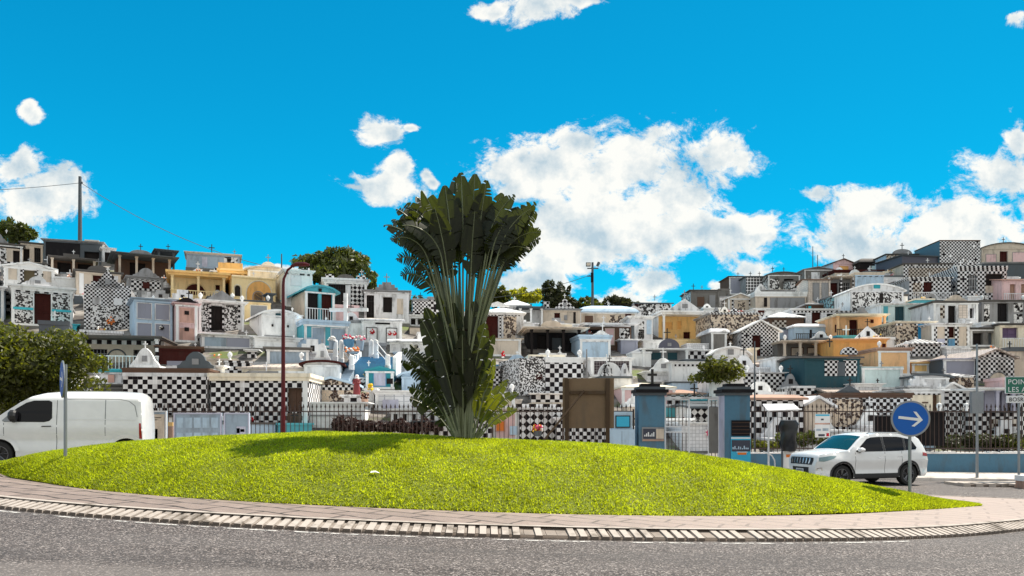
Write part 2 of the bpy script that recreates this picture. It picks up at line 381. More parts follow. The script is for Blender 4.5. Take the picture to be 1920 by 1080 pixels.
gx = np.concatenate([np.linspace(-90, -26, 10), np.arange(-24, 26, 1.0), np.linspace(28, 90, 10)])
tag(strip('road', [[(x, y, float(zb(x)) + .0) for x in gx] for y in (-18, -8, 0, 4, 8, 12, 16, 20, 24, 28)], ASPH), kind='structure')

# roundabout outlines (x, y)
def catmull(P_, n=8, closed=True):
    out = []; N = len(P_)
    for i in range(N):
        p0, p1, p2, p3 = [np.array(P_[(i + k) % N], dtype=float) for k in (-1, 0, 1, 2)]
        for j in range(n):
            q = j / n; out.append(.5 * ((2 * p1) + (-p0 + p2) * q + (2 * p0 - 5 * p1 + 4 * p2 - p3) * q * q + (-p0 + 3 * p1 - 3 * p2 + p3) * q ** 3))
    return np.array(out)
KERB = catmull([(-13.6, 16.3), (-10.9, 13.9), (-7.7, 12.1), (-4.5, 11.2), (-1.5, 10.93), (1.5, 11.1), (4.5, 11.75), (7, 12.75), (9.1, 14.1), (11.5, 15.9), (13.4, 17.6), (13.5, 19.2), (11.8, 20.0), (8, 20.3), (0, 20.4), (-8, 19.6), (-12.3, 18.2)], 10)
def resample(P_, step):
    Q = np.vstack([P_, P_[:1]]); d = np.concatenate([[0], np.cumsum(np.hypot(*np.diff(Q, axis=0).T))]); n = int(d[-1] / step)
    s = np.linspace(0, d[-1], n, endpoint=False); return np.stack([np.interp(s, d, Q[:, 0]), np.interp(s, d, Q[:, 1])], -1)
KP = .155
KR = resample(KERB, KP / 2)
def inset(P_, d):
    T_ = np.roll(P_, -1, 0) - np.roll(P_, 1, 0); T_ /= np.hypot(T_[:, 0], T_[:, 1])[:, None]
    return P_ + np.stack([-T_[:, 1], T_[:, 0]], -1) * d
def ring3(P_, h): return [(x, y, float(zb(x)) + h) for x, y in P_]
def close(L_): return list(L_) + [L_[0]]
# stamped concrete apron
m, t, b = newmat('stamped_concrete'); p = worldnoise(t)
pw = t.vmath('ADD', t.vmath('MULTIPLY', p, (1, 1, 0)), t.vmath('SCALE', t.vmath('SUBTRACT', t.noise(p, 1.5, 2, .5, 'Color'), (.5, .5, .5)), .22))
mp = t.N.new('ShaderNodeMapping'); t.L.new(pw, mp.inputs[0]); mp.inputs['Rotation'].default_value = (0, 0, R(28))
br = t.N.new('ShaderNodeTexBrick'); t.L.new(mp.outputs[0], br.inputs[0]); br.inputs['Scale'].default_value = 1; br.inputs['Mortar Size'].default_value = .032; br.inputs['Brick Width'].default_value = .85; br.inputs['Row Height'].default_value = .46; br.offset = .37
br.inputs['Color1'].default_value = (.23, .175, .15, 1); br.inputs['Color2'].default_value = (.19, .145, .125, 1); br.inputs['Mortar'].default_value = (.018, .012, .010, 1); br.inputs['Mortar Smooth'].default_value = .3
xx = t.sep(p)[0]
c = t.mix(t.ss(xx, -3, 6), br.outputs[0], t.mix(.55, br.outputs[0], (.42, .34, .30)))
c = t.mix(t.math('MULTIPLY', t.ss(t.noise(p, 3, 6, .7), .45, .7), .35), c, (.38, .29, .26)); c = t.mix(t.math('MULTIPLY', t.ss(t.noise(t.vmath('MULTIPLY', p, (.4, 2, 1)), 1.2, 5, .7), .56, .75), .6), c, (.14, .11, .10))
t.L.new(c, b.inputs['Base Color']); b.inputs['Roughness'].default_value = .8
bp = t.N.new('ShaderNodeBump'); bp.inputs['Strength'].default_value = .6; bp.inputs['Distance'].default_value = .02; t.L.new(t.noise(p, 9, 5, .6), bp.inputs['Height']); t.L.new(bp.outputs[0], b.inputs['Normal'])
K30 = inset(KR, .36); 
rows = [close(ring3(K30, .125)), close(ring3(inset(KR, .8), .135)), close(ring3(inset(KR, 1.9), .13)), close(ring3(inset(KR, 2.6), .06))]
tag(strip('apron_pavement', rows, m), kind='structure')
# kerb: sloping base, white blocks with ribbed slots between
m_kd = plaster('kerb_dark', (.15, .12, .10), .6); m_kw = plaster('kerb_white', (.43, .38, .34), .9, dirtcol=(.12, .10, .08))
MATS['kd'] = m_kd; MATS['kp'] = plaster('kerb_patch', (.27, .23, .20), .8); MATS['kw'] = m_kw
rows = [close(ring3(KR, -.02)), close(ring3(inset(KR, .01), .030)), close(ring3(inset(KR, .30), .088)), close(ring3(inset(KR, .365), .126))]
tag(strip('kerb_base', rows, m_kd, False), kind='structure')
kb = MB(); N_ = len(KR); A0, A1, A2 = inset(KR, -.012), inset(KR, .06), inset(KR, .355)
def lerp(P_, i): f = i % 1; j = int(i) % N_; return P_[j] * (1 - f) + P_[(j + 1) % N_] * f
def kblock(i0, i1, h0, h1, a, c, key):
    q = []
    for P_, hh in ((a, h0), (c, h1)):
        for i in (i0, i1): x, y = lerp(P_, i); q.append(Vector((x, y, float(zb(x)) + hh)))
    bl, brr, tl, tr = q; dn = Vector((0, 0, -.14))
    kb.face([bl, brr, tr, tl], key)
    kb.face([bl + dn, brr + dn, brr, bl], 'kd'); kb.face([bl + dn, bl, tl, tl + dn], key); kb.face([brr, brr + dn, tr + dn, tr], key); kb.face([tl, tr, tr + dn, tl + dn], key)
for k in range(N_ // 2):
    i = k * 2; j = random.uniform(-.05, .05)
    if random.random() < .0 or (-.5 < KR[i][0] < 3.4 and random.random() < .22):
        kblock(i + j, i + 1.9 + j, .045, .10, A1, A2, 'kp'); continue
    kblock(i + j, i + 1.22 + j, .050, .128 + random.uniform(-.004, .006), A0, A2, 'kw')
    for q in range(3):
        if random.random() < .05: continue
        kblock(i + 1.34 + q * .20, i + 1.43 + q * .20, .045, .105, A1, inset(KR, .33) if 0 else A2, 'kw')
kblock_o = kb.build('kerb'); tag(kblock_o, kind='structure')
rows = [close(ring3(inset(KR, .29), .134)), close(ring3(inset(KR, .40), .137))]
tag(strip('kerb_edge', rows, m_kw, False), kind='structure')
# worn white line on the road, left part
m, t, b = newmat('worn_line_paint'); p = worldnoise(t)
tr_ = t.N.new('ShaderNodeBsdfTransparent'); mx = t.N.new('ShaderNodeMixShader'); b.inputs['Base Color'].default_value = (.72, .70, .66, 1); b.inputs['Roughness'].default_value = .7
t.L.new(t.ss(t.noise(p, 5, 7, .8), .49, .53), mx.inputs[0]); t.L.new(tr_.outputs[0], mx.inputs[1]); t.L.new(b.outputs[0], mx.inputs[2]); t.L.new(mx.outputs[0], t.N['Material Output'].inputs[0])
KO = inset(KR, -.16); KO2 = inset(KR, -.215); sel = [i for i in range(N_) if KR[i][1] < 15 and -12 < KR[i][0] < 6]
tag(strip('road_marking', [[(KO[i][0], KO[i][1], float(zb(KO[i][0])) + .006) for i in sel], [(KO2[i][0], KO2[i][1], float(zb(KO2[i][0])) + .006) for i in sel]], m), kind='structure')

# ---------------------------------------------------------------- grass mound
NE = [onroad(px, py, .13) for px, py in ((0, 887), (160, 914), (320, 931), (480, 941), (640, 948), (800, 955), (960, 960), (1120, 964), (1280, 966), (1440, 963), (1600, 959), (1750, 953), (1832, 948))]
NE = [(-12.6, 17.4)] + NE; NX = [p_[0] for p_ in NE]; NY = [p_[1] for p_ in NE]
YC = 17.3
FE = [(-12.6, 17.5), (-11, 18.3), (-8, 18.9), (0, 19.3), (6, 19.0), (9, 18.2), (10.2, 17.6)]
CR = [(0, 868), (100, 848), (200, 835), (350, 822), (600, 812), (740, 815), (870, 823), (1090, 832), (1190, 839), (1280, 850), (1400, 869), (1500, 888), (1600, 906), (1700, 925), (1780, 940), (1830, 947)]
CXs = [(px - 960) / F * YC for px, _ in CR]; CHs = [max(0, CZ - (py - HZ) * YC / F - float(zb((px - 960) / F * YC)) - .13) for px, py in CR]
CXs = [-12.6] + CXs; CHs = [0.25] + CHs
def mound(X, Y):
    X = np.asarray(X, float); Y = np.asarray(Y, float)
    n = np.interp(X, NX, NY); f = np.interp(X, *zip(*FE)); H = np.interp(X, CXs, CHs)
    q = np.where(Y < YC, (YC - Y) / np.maximum(YC - n, .05), (Y - YC) / np.maximum(f - YC, .05))
    q = np.clip(q, 0, 1.2)
    return zb(X) + .13 + H * (1 - q ** 2.0)
gxs = np.linspace(-12.55, 10.15, 180); q = np.concatenate([np.linspace(0, 1, 30)])
rows = []
for j in q: rows.append([(x, np.interp(x, NX, NY) * (1 - j) + YC * j, 0) for x in gxs])
for j in q[1:]: rows.append([(x, YC * (1 - j) + np.interp(x, *zip(*FE)) * j, 0) for x in gxs])
A = np.array(rows); A[..., 2] = mound(A[..., 0], A[..., 1]) + .01
m, t, b = newmat('lawn_soil'); p = worldnoise(t)
c = t.mix(t.ss(t.noise(p, 26, 5, .7), .3, .7), (.09, .115, .006), (.16, .19, .008)); c = t.mix(t.ss(t.noise(p, 1.1, 5, .7), .60, .70), c, (.17, .14, .07)); t.L.new(c, b.inputs['Base Color']); b.inputs['Roughness'].default_value = .9
tag(strip('lawn_mound', [list(map(tuple, r_)) for r_ in A], m), kind='structure')
# blades
NB = 430000
bx = rng.uniform(-12.5, 10.1, NB * 2); n_ = np.interp(bx, NX, NY); f_ = np.interp(bx, *zip(*FE)); by = n_ - .05 + rng.random(NB * 2) ** 1.0 * (f_ - n_)
keep = (np.abs(bx / by) < .85) & (by < YC + 2.2); bx, by = bx[keep][:NB], by[keep][:NB]; nb = len(bx)
bz = mound(bx, by)
clump = .6 + .5 * np.sin(bx * 3.1 + np.sin(by * 2.3) * 2) * np.sin(by * 2.7 + np.sin(bx * 1.9)) 
h = rng.uniform(.022, .06, nb) * (.75 + .4 * clump); w = rng.uniform(.007, .015, nb); a = rng.uniform(0, 2 * np.pi, nb); ln = rng.normal(0, .03, (nb, 2))
V = np.zeros((nb, 3, 3)); ca, sa = np.cos(a) * w, np.sin(a) * w
V[:, 0] = np.stack([bx - ca, by - sa, bz], -1); V[:, 1] = np.stack([bx + ca, by + sa, bz], -1); V[:, 2] = np.stack([bx + ln[:, 0], by + ln[:, 1], bz + h], -1)
GR = leafmat('grass_blade', (.175, .215, .007), .5, (.56, .63, .014), .5, 1.9)
tag(fastmesh('lawn_grass', V, np.arange(nb * 3).reshape(-1, 3), GR), 'short yellow green grass covering the roundabout mound', 'grass', kind='stuff')

# far pavement in front of the cemetery wall, and kerb
m = plaster('pavement_concrete', (.55, .50, .46), .5)
px_ = np.arange(-60, 62, 2.0)
rows = [[(x, 27.6, float(zb(x)) - .05) for x in px_], [(x, 27.6, float(zb(x)) + .10) for x in px_], [(x, 27.9, float(zb(x)) + .125) for x in px_], [(x, 32.8, float(zb(x)) + .14) for x in px_]]
tag(strip('pavement', rows, m, False), kind='structure')
# splitter island with the same block kerb, right
si = MB()
xs_ = np.arange(14.2, 26, .4)
for x in xs_:
    z = float(zb(x)); si.box(x, x + .22, 25.15, 25.5, z - .05, z + .11, 'kw'); si.box(x + .22, x + .4, 25.17, 25.5, z - .05, z + .06, 'kd')
si.box(14.2, 26.2, 25.5, 26.3, -.9, float(zb(15)) + .10, 'kw')
tag(si.build('splitter_island'), kind='structure')
# ---------------------------------------------------------------- tomb builder
ORN = random.Random(77)
FOOT = []          # footprints (x, y, radius, label)
def arcpoly(x0, x1, z0, zt, rise, n=8):     # rectangle with an arched head
    pts = [(x0, z0), (x1, z0)]
    cx, rx = (x0 + x1) / 2, (x1 - x0) / 2
    for i in range(n + 1):
        a = math.pi * i / n; pts.append((cx + rx * math.cos(a), zt - rise + rise * math.sin(a)))
    return pts
def pedpoly(kind, cx, w, z0, h):
    x0, x1 = cx - w / 2, cx + w / 2
    if kind == 'tri': return [(x0, z0), (x1, z0), (x1, z0 + .12 * h), (cx, z0 + h), (x0, z0 + .12 * h)]
    if kind == 'arc': return [(x0, z0), (x1, z0)] + [(cx + w / 2 * math.cos(math.pi * i / 12), z0 + .1 * h + .9 * h * math.sin(math.pi * i / 12)) for i in range(13)]
    if kind == 'bar':      # baroque scroll outline
        R_ = [(.5, 0), (.5, .16), (.42, .22), (.36, .40), (.27, .46), (.24, .66), (.15, .86), (.06, .97)]
        return [(cx + a * w, z0 + b * h) for a, b in R_] + [(cx - a * w, z0 + b * h) for a, b in reversed(R_)]
    if kind == 'step':
        R_ = [(.5, 0), (.5, .35), (.36, .35), (.36, .7), (.2, .7), (.2, 1)]
        return [(cx + a * w, z0 + b * h) for a, b in R_] + [(cx - a * w, z0 + b * h) for a, b in reversed(R_)]
    if kind == 'rect': return [(x0, z0), (x1, z0), (x1, z0 + h), (x0, z0 + h)]
    if kind == 'dome':
        R_ = [(.5, 0), (.44, .16), (.34, .32), (.27, .56), (.17, .84), (.06, 1)]
        return [(cx + a * w, z0 + b * h) for a, b in R_] + [(cx - a * w, z0 + b * h) for a, b in reversed(R_)]
def cross_mb(mb, x, y, z, h, key, th=None):
    t_ = th or max(.05, h * .09); a = h * .31
    mb.box(x - t_ / 2, x + t_ / 2, y - t_ / 2, y + t_ / 2, z, z + h * .62 - t_ / 2, key)
    mb.box(x - a, x + a, y - t_ / 2, y + t_ / 2, z + h * .62 - t_ / 2, z + h * .62 + t_ / 2, key)
    mb.box(x - t_ / 2, x + t_ / 2, y - t_ / 2, y + t_ / 2, z + h * .62 + t_ / 2, z + h, key)
def facewall(mb, W, H, ops, key, y=0, rec=.28):
    """front wall with real recessed openings; ops = [(x0,x1,z0,z1)] metres"""
    xs = sorted({-W / 2, W / 2, *[min(max(o[0], -W / 2), W / 2) for o in ops], *[min(max(o[1], -W / 2), W / 2) for o in ops]})
    zs = sorted({0, H, *[min(max(o[2], 0), H) for o in ops], *[min(max(o[3], 0), H) for o in ops]})
    for xa, xb in zip(xs, xs[1:]):
        for za, zc in zip(zs, zs[1:]):
            mx_, mz = (xa + xb) / 2, (za + zc) / 2
            if any(o[0] < mx_ < o[1] and o[2] < mz < o[3] for o in ops): continue
            mb.face([(xa, y, za), (xb, y, za), (xb, y, zc), (xa, y, zc)], key, [(xa + W / 2, za), (xb + W / 2, za), (xb + W / 2, zc), (xa + W / 2, zc)])
    for x0, x1, z0, z1 in ops:
        mb.face([(x0, y, z0), (x0, y, z1), (x0, y + rec, z1), (x0, y + rec, z0)], key); mb.face([(x1, y, z0), (x1, y + rec, z0), (x1, y + rec, z1), (x1, y, z1)], key)
        mb.face([(x0, y, z1), (x1, y, z1), (x1, y + rec, z1), (x0, y + rec, z1)], key); mb.face([(x0, y, z0), (x0, y + rec, z0), (x1, y + rec, z0), (x1, y, z0)], key)

SOLVE = hit
def T(label, px, py, w, h, wall='white', roof='flat', rm='mold', d=3.0, yaw=None, op=(), ped=None, cross=(), porch=0, cols=2, cm='white', rail=None,
      band=None, smat=None, rh=None, over=.18, rt=.14, plinth='concrete', ph=0, Y=None, cat='tomb', name='mausoleum', stripz=(), inner='dark', group=None, urn=0, low=1.6, fm=None, sb=None):
    if yaw is None: yaw = float(np.interp(px, [0, 600, 760, 950, 1300, 1920], [30, 30, 12, 6, 2, -2]))
    Yd = Y or SOLVE(px, py); th = R(yaw); t_ = (px - 960) / F; S = Yd / F
    W_ = w * S / max(.3, math.cos(th) - t_ * math.sin(th)); H = h * S
    loc = at(px, py, Yd); root = thing(name, label, cat, loc, th, group)
    FOOT.append((loc.x - math.sin(th) * 0 + d / 2 * -math.sin(th), loc.y + d / 2, max(W_, d) / 2, label, px, py, w, h))
    fm = fm or wall; smat = smat or wall; hw = W_ / 2
    # openings
    rect = []; 
    for o in op:
        cx, wf, z0, z1, kind, mk = (list(o) + [None])[:6]
        x0, x1 = (-.5 + cx - wf / 2) * W_, (-.5 + cx + wf / 2) * W_; z0, z1 = z0 * H, z1 * H
        rect.append((x0, x1, z0, z1, kind, mk))
    rec = [r_[:4] for r_ in rect if r_[4] in 'dgwo']
    mb = MB(); fy = porch
    if porch and not rec and not any(True for _ in rect): pass
    facewall(mb, W_, H, rec, fm, fy)
    mb.face([(hw, fy, 0), (hw, d, 0), (hw, d, H), (hw, fy, H)], smat, [(0, 0), (d - fy, 0), (d - fy, H), (0, H)])
    mb.face([(-hw, d, 0), (-hw, fy, 0), (-hw, fy, H), (-hw, d, H)], smat, [(0, 0), (d - fy, 0), (d - fy, H), (0, H)])
    mb.face([(hw, d, 0), (-hw, d, 0), (-hw, d, H), (hw, d, H)], smat); mb.face([(-hw, fy, H), (hw, fy, H), (hw, d, H), (-hw, d, H)], smat)
    if band: bh = max(.16, band[1] * S if len(band) > 1 else .2); mb.box(-hw - .015, hw + .015, fy - .03, fy - .003, H - bh, H - .002, band[0])
    if band and len(band) > 2:
        for s_ in (-1, 1): xa = s_ * (hw + .015); mb.box(min(xa, xa - s_ * .22), max(xa, xa - s_ * .22), fy - .03, fy - .003, .002, H - bh - .003, band[0])
    mb.build('wall', root)
    if not fm.startswith(('ck', 'dia', 'mos', 'dt', 'wt', 'strip')) and w > 26 and not porch:
        pk = fm if ORN.random() < .6 else 'white'
        for s_ in (-1, 1):
            xa = s_ * (hw - .02); q = MB(); q.box(min(xa, xa - s_ * .15), max(xa, xa - s_ * .15), fy - .045, fy - .002, .12, H - .10, pk); q.build('pilaster', root)
        q = MB(); q.box(-hw - .02, hw + .02, fy - .06, fy - .001, .0, .118, pk); q.build('skirting', root)
        q = MB(); q.box(-hw - .02, hw + .02, fy - .07, fy - .001, H - .098, H - .003, pk); q.build('cornice', root)
    # plinth runs down into the slope
    pz = MB(); pe = .06
    pz.box(-hw - pe, hw + pe, -pe if not porch else -.12, d, -low, -.003, plinth); pz.build('plinth', root)
    for x0, x1, z0, z1, kind, mk in rect:
        if kind in 'dw':
            q = MB(); mk = mk or 'dred'; q.face([(x0, fy + .26, z0), (x1, fy + .26, z0), (x1, fy + .26, z1), (x0, fy + .26, z1)], mk)
            if kind == 'd' and x1 - x0 > .5:
                xm = (x0 + x1) / 2; q.box(xm - .02, xm + .02, fy + .22, fy + .257, z0, z1, mk); q.box(x0, x0 + .05, fy + .2, fy + .257, z0, z1, mk); q.box(x1 - .05, x1, fy + .2, fy + .257, z0, z1, mk)
                q.box(x0 + .05, x1 - .05, fy + .22, fy + .257, z0 + (z1 - z0) * .42, z0 + (z1 - z0) * .46, mk)
            q.build('door' if kind == 'd' else 'window', root)
        elif kind in 'go':
            q = MB(); q.face([(x0, fy + .26, z0), (x1, fy + .26, z0), (x1, fy + .26, z1), (x0, fy + .26, z1)], inner)
            if kind == 'g':
                n = max(3, int((x1 - x0) / .16))
                for i in range(n + 1): xx = x0 + (x1 - x0) * i / n; q.box(xx - .012, xx + .012, fy + .10, fy + .13, z0, z1, mk or 'blackmetal')
                for zz in (z0 + .25 * (z1 - z0), z0 + .75 * (z1 - z0)): q.box(x0, x1, fy + .09, fy + .10 - .003, zz - .015, zz + .015, mk or 'blackmetal')
            q.build('window' if kind == 'o' else 'grille', root)
        elif kind == 'p':       # framed niche plate
            q = MB(); fr = .045; k2 = mk or 'grey'; k1 = k2.split('/')[0]; k2 = k2.split('/')[-1]
            q.box(x0, x1, fy - .05, fy - .002, z0, z0 + fr, k1); q.box(x0, x1, fy - .05, fy - .002, z1 - fr, z1, k1); q.box(x0, x0 + fr, fy - .05, fy - .002, z0 + fr, z1 - fr, k1); q.box(x1 - fr, x1, fy - .05, fy - .002, z0 + fr, z1 - fr, k1)
            q.box(x0 + fr, x1 - fr, fy - .02, fy - .003, z0 + fr, z1 - fr, k2); q.build('plaque', root)
        elif kind == 'a':       # arched window with a surround
            k2 = mk or 'dark'; k1 = k2.split('/')[0] if '/' in k2 else 'white2'; k2 = k2.split('/')[-1]
            q = MB(); q.prism(arcpoly(x0, x1, z0, z1, (x1 - x0) / 2), fy - .03, fy - .004, k2); g = .06
            q2 = arcpoly(x0 - g, x1 + g, z0, z1 + g, (x1 - x0) / 2 + g, 10)
            for (a, b_) in zip(q2[1:], q2[2:] + q2[:1]): 
                q.tube([(a[0], fy - .03, a[1]), (b_[0], fy - .03, b_[1])], .035, k1, 4)
            q.build('arched_window', root)
        elif kind == 'm':       # flat panel of another facing (mosaic, tiles, boards)
            q = MB(); q.box(x0, x1, fy - .035, fy - .004, z0, z1, mk); q.build('facing_panel', root)
        elif kind == 'b':       # inscription tablet
            q = MB(); q.box(x0, x1, fy - .06, fy - .003, z0, z1, mk or 'dark'); q.build('tablet', root)
        elif kind == 'f':       # wreath / flowers
            q = MB(); cx, cz, r_ = (x0 + x1) / 2, (z0 + z1) / 2, (x1 - x0) / 2
            for i in range(14):
                a = i * 2.4; rr = r_ * math.sqrt(i / 14); sx_, sz_ = cx + rr * math.cos(a), cz + rr * math.sin(a)
                q.lathe(sx_, fy - .12, [(0, sz_ - .07), (.07, sz_), (0, sz_ + .07)], mk if i % 3 else 'whiteflower', 5)
            q.build('wreath', root)
    # porch columns
    if porch:
        for i in range(cols):
            x = -hw + .12 + (W_ - .24) * i / max(1, cols - 1)
            q = MB(); q.box(x - .10, x + .10, .02, .22, 0, .12, cm).box(x - .075, x + .075, .045, .195, .12, H - .1, cm).box(x - .11, x + .11, .01, .23, H - .1, H, cm); q.build('column', root)
    if rail:
        q = MB(); n = max(3, int(W_ / .17)); rz = min(.95, H * .42)
        rk = rail if isinstance(rail, str) else 'white'; yy_ = .0 if porch else -.35
        for i in range(n + 1): x = -hw + .05 + (W_ - .1) * i / n; q.box(x - .018, x + .018, yy_ - .018, yy_ + .018, 0, rz - .02, rk)
        q.box(-hw, hw, yy_ - .03, yy_ + .03, rz - .02, rz + .03, rk)
        if not porch: q.box(-hw, hw, yy_ - .06, -.12, -.12, -.004, 'concrete')
        q.build('railing', root)
    # roof
    oh = over; y0 = -oh - .004; zt = H
    if roof == 'flat':
        q = MB(); q.box(-hw - oh * .5, hw + oh * .5, y0 * .5, d + oh * .5, H + .002, H + rt * .5, rm); q.box(-hw - oh, hw + oh, y0, d + oh, H + rt * .5 + .002, H + rt, rm); q.build('roof', root); zt = H + rt
    elif roof in ('gable', 'curve'):
        rr = (rh or 12) * S; e = oh + .05
        n = 10; prof = [(-hw - e, H - .04)] + ([(0, H + rr)] if roof == 'gable' else [(x_, H + rr * (1 - (abs(x_) / (hw + e)) ** 2.0)) for x_ in np.linspace(-hw * .9, hw * .9, 9)]) + [(hw + e, H - .04)]
        up = [(a, b_ + .11) for a, b_ in prof]; 
        q = MB(); q.prism(prof[:] [::1] + up[::-1], y0, d + oh, rm); q.build('roof', root)
        q = MB(); g = [(-hw, H + .003)] + [(hw, H + .003)] + [(a, b_ - .003) for a, b_ in reversed(prof[1:-1])]; q.prism(g, fy + .004 if not porch else .01, d - .01, fm); q.build('gable_wall', root); zt = H + rr + .1
    elif roof in ('hip', 'dome'):
        rr = (rh or 12) * S; q = MB(); a0 = [(-hw - oh, y0), (hw + oh, y0), (hw + oh, d + oh), (-hw - oh, d + oh)]; q.box(-hw - oh, hw + oh, y0, d + oh, H + .002, H + .08, rm)
        lv = [(1, 0), (.12, 1)] if roof == 'hip' else [(1, 0), (.93, .3), (.78, .6), (.5, .88), (.1, 1)]
        cy = (y0 + d + oh) / 2
        for (s0, z0), (s1, z1) in zip(lv, lv[1:]):
            A_ = [(x * s0, cy + (y - cy) * s0, H + .082 + z0 * rr) for x, y in a0]; B_ = [(x * s1, cy + (y - cy) * s1, H + .082 + z1 * rr) for x, y in a0]
            for i in range(4): q.face([A_[i], A_[(i + 1) % 4], B_[(i + 1) % 4], B_[i]], rm)
        q.face(B_, rm); q.build('roof', root); zt = H + rr
    elif roof == 'slope':     # ridge along the length, slope toward the viewer
        rr = (rh or 10) * S; q = MB(); pr = [(-oh, H), (d / 2, H + rr), (d + oh, H)]
        up = [(y, z + .1) for y, z in pr]
        for (a, b_) in zip(up, up[1:]): q.face([(-hw - oh, a[0], a[1]), (hw + oh, a[0], a[1]), (hw + oh, b_[0], b_[1]), (-hw - oh, b_[0], b_[1])], rm)
        for (a, b_) in zip(pr, pr[1:]): q.face([(-hw - oh, b_[0], b_[1]), (hw + oh, b_[0], b_[1]), (hw + oh, a[0], a[1]), (-hw - oh, a[0], a[1])], rm)
        for s_ in (-1, 1):
            x = s_ * (hw + oh); q.face([(x, pr[0][0], pr[0][1]), (x, pr[1][0], pr[1][1]), (x, pr[2][0], pr[2][1]), (x, up[2][0], up[2][1]), (x, up[1][0], up[1][1]), (x, up[0][0], up[0][1])], rm)
        q.face([(-hw - oh, -oh, H), (hw + oh, -oh, H), (hw + oh, -oh, H + .1), (-hw - oh, -oh, H + .1)], rm)
        q.build('roof', root); zt = H + rr + .1
        q = MB()
        for s_ in (-1, 1):
            x = s_ * (hw - .01); q.face([(x, 0.01, H), (x, d, H), (x, d / 2, H + rr - .02)][::s_], smat)
        q.build('gable_wall', root)
    px_base = zt
    if not cross and h > 12 and ORN.random() < .5: cross = ((ORN.choice([.5, .5, .12, .88]), ORN.uniform(6, 11), ORN.choice(['white', 'blackmetal', 'grey', 'white2'])),)
    if not urn and not cross and roof == 'flat' and h > 20 and ORN.random() < .22: urn = 2
    if ped:
        peds = ped if isinstance(ped, list) else [ped]
        for (k_, cx, wf, hp, mk) in peds:
            q = MB(); hh = hp * S; zb_ = H + rt + .002 if roof == 'flat' else (H + .002 if roof == 'none' else zt - .05)
            xc = (-.5 + cx) * W_; yp = -.02 if roof == 'flat' else fy - .0
            q.prism(pedpoly(k_, xc, wf * W_, zb_, hh), yp, yp + .22, mk)
            if k_ in ('bar', 'arc', 'tri', 'dome') and hh > .5: 
                q.prism(pedpoly('rect', xc, wf * W_ * .18, zb_ + hh * .22, hh * .34), yp - .03, yp - .003, 'grey')
            q.build('pediment', root); px_base = max(px_base, zb_ + hh)
    for c_ in cross:
        q = MB(); hh = c_[1] * S; xc = (-.5 + c_[0]) * W_; zz = (c_[3] * H if len(c_) > 3 else (px_base - .01 if ped else zt - .01)); q_y = .09 if roof != 'hip' else d / 2
        cross_mb(q, xc, q_y, zz, hh, c_[2]); q.build('cross', root)
    for i in range(urn):
        xc = (-hw + .15) if i == 0 else (hw - .15) if i == 1 else 0
        q = MB(); q.lathe(xc, .15, [(.09, zt), (.05, zt + .06), (.13, zt + .22), (.11, zt + .34), (.03, zt + .38), (0, zt + .46)], 'white', 8); q.build('urn', root)
    return root

def grave(label, px, py, w, h, key='white', kind='slab', yaw=None, cr=None, Y=None, group=None, d=2.0, top=None, hs=None):
    """low grave: box or slab with optional headstone and cross"""
    if yaw is None: yaw = float(np.interp(px, [0, 600, 760, 950, 1300, 1920], [25, 25, 10, 5, 2, -2]))
    Yd = Y or SOLVE(px, py); th = R(yaw); S = Yd / F; W_ = w * S; H = h * S; hw = W_ / 2; loc = at(px, py, Yd)
    root = thing('grave', label, 'grave', loc, th, group); FOOT.append((loc.x, loc.y + d / 2, max(W_, d) / 2, label, px, py, w, h))
    top = top or key
    q = MB(); q.box(-hw, hw, 0, d, -1.2, H * .86, key)
    q.build('tomb_box', root)
    q = MB(); q.box(-hw - .05, hw + .05, -.06, d + .05, H * .86 + .002, H, top); q.build('slab', root)
    if hs:
        k_, hp, mk = hs; q = MB(); q.prism(pedpoly(k_, 0, W_ * (.8 if k_ != 'rect' else .55), H + .002, hp * S), d - .35, d - .15, mk); q.build('headstone', root)
        if hp * S > .5: q = MB(); q.box(-.11, .11, d - .39, d - .353, H + .25 * hp * S, H + .6 * hp * S, 'dark'); q.build('plaque', root)
    if ORN.random() < .28:
        q = MB(); fk = ORN.choice(['redflower', 'pinkflower', 'yelflower', 'whiteflower', 'orange'])
        for i in range(9): x, y, z, s_ = ORN.uniform(-.22, .22), ORN.uniform(.1, .4), H + ORN.uniform(.04, .22), ORN.uniform(.03, .07); q.lathe(x, y, [(0, z - s_), (s_, z), (0, z + s_)], fk if i % 3 else 'whiteflower', 5)
        q.lathe(0, .25, [(.09, H), (.13, H + .12), (0, H + .12)], 'terra', 7); q.build('flowers', root)
    if cr:
        q = MB(); cross_mb(q, 0, (d - .25) if hs else d * .3, H + (hs[1] * S if hs else 0) - .03, cr[0] * S, cr[1]); q.build('cross', root)
    return root
# ================================================================ the cemetery, left hillside
D = (.5, .25, 0, .82, 'd')
T('far left ridge vault with mosaic front under a scrolled gable', 12, 500, 62, 40, 'beige', 'flat', 'mold', 4, op=[(.3, .4, .05, .85, 'm', 'mos.14'), (.8, .2, 0, .8, 'o')], ped=('bar', .2, .7, 20, 'grey'), band=('dark',))
T('flat roofed beige ridge vault with a barred door', 60, 494, 42, 36, 'beige', 'flat', 'mold', 3, op=[(.25, .28, 0, .75, 'd', 'dark'), (.75, .3, 0, .85, 'g')])
T('dark slab sided ridge mausoleum under the tall pole', 137, 494, 110, 40, 'slate', 'flat', 'grey', 4, yaw=18, smat='beige', op=[(.32, .6, .0, .96, 'm', 'ironb'), (.82, .26, .1, .6, 'o')], ped=('rect', .82, .25, 3, 'beige'))
T('small white ridge vault with a deep black opening', 203, 492, 22, 24, 'white2', 'flat', 'white', 3, op=[(.5, .6, 0, .8, 'o')])
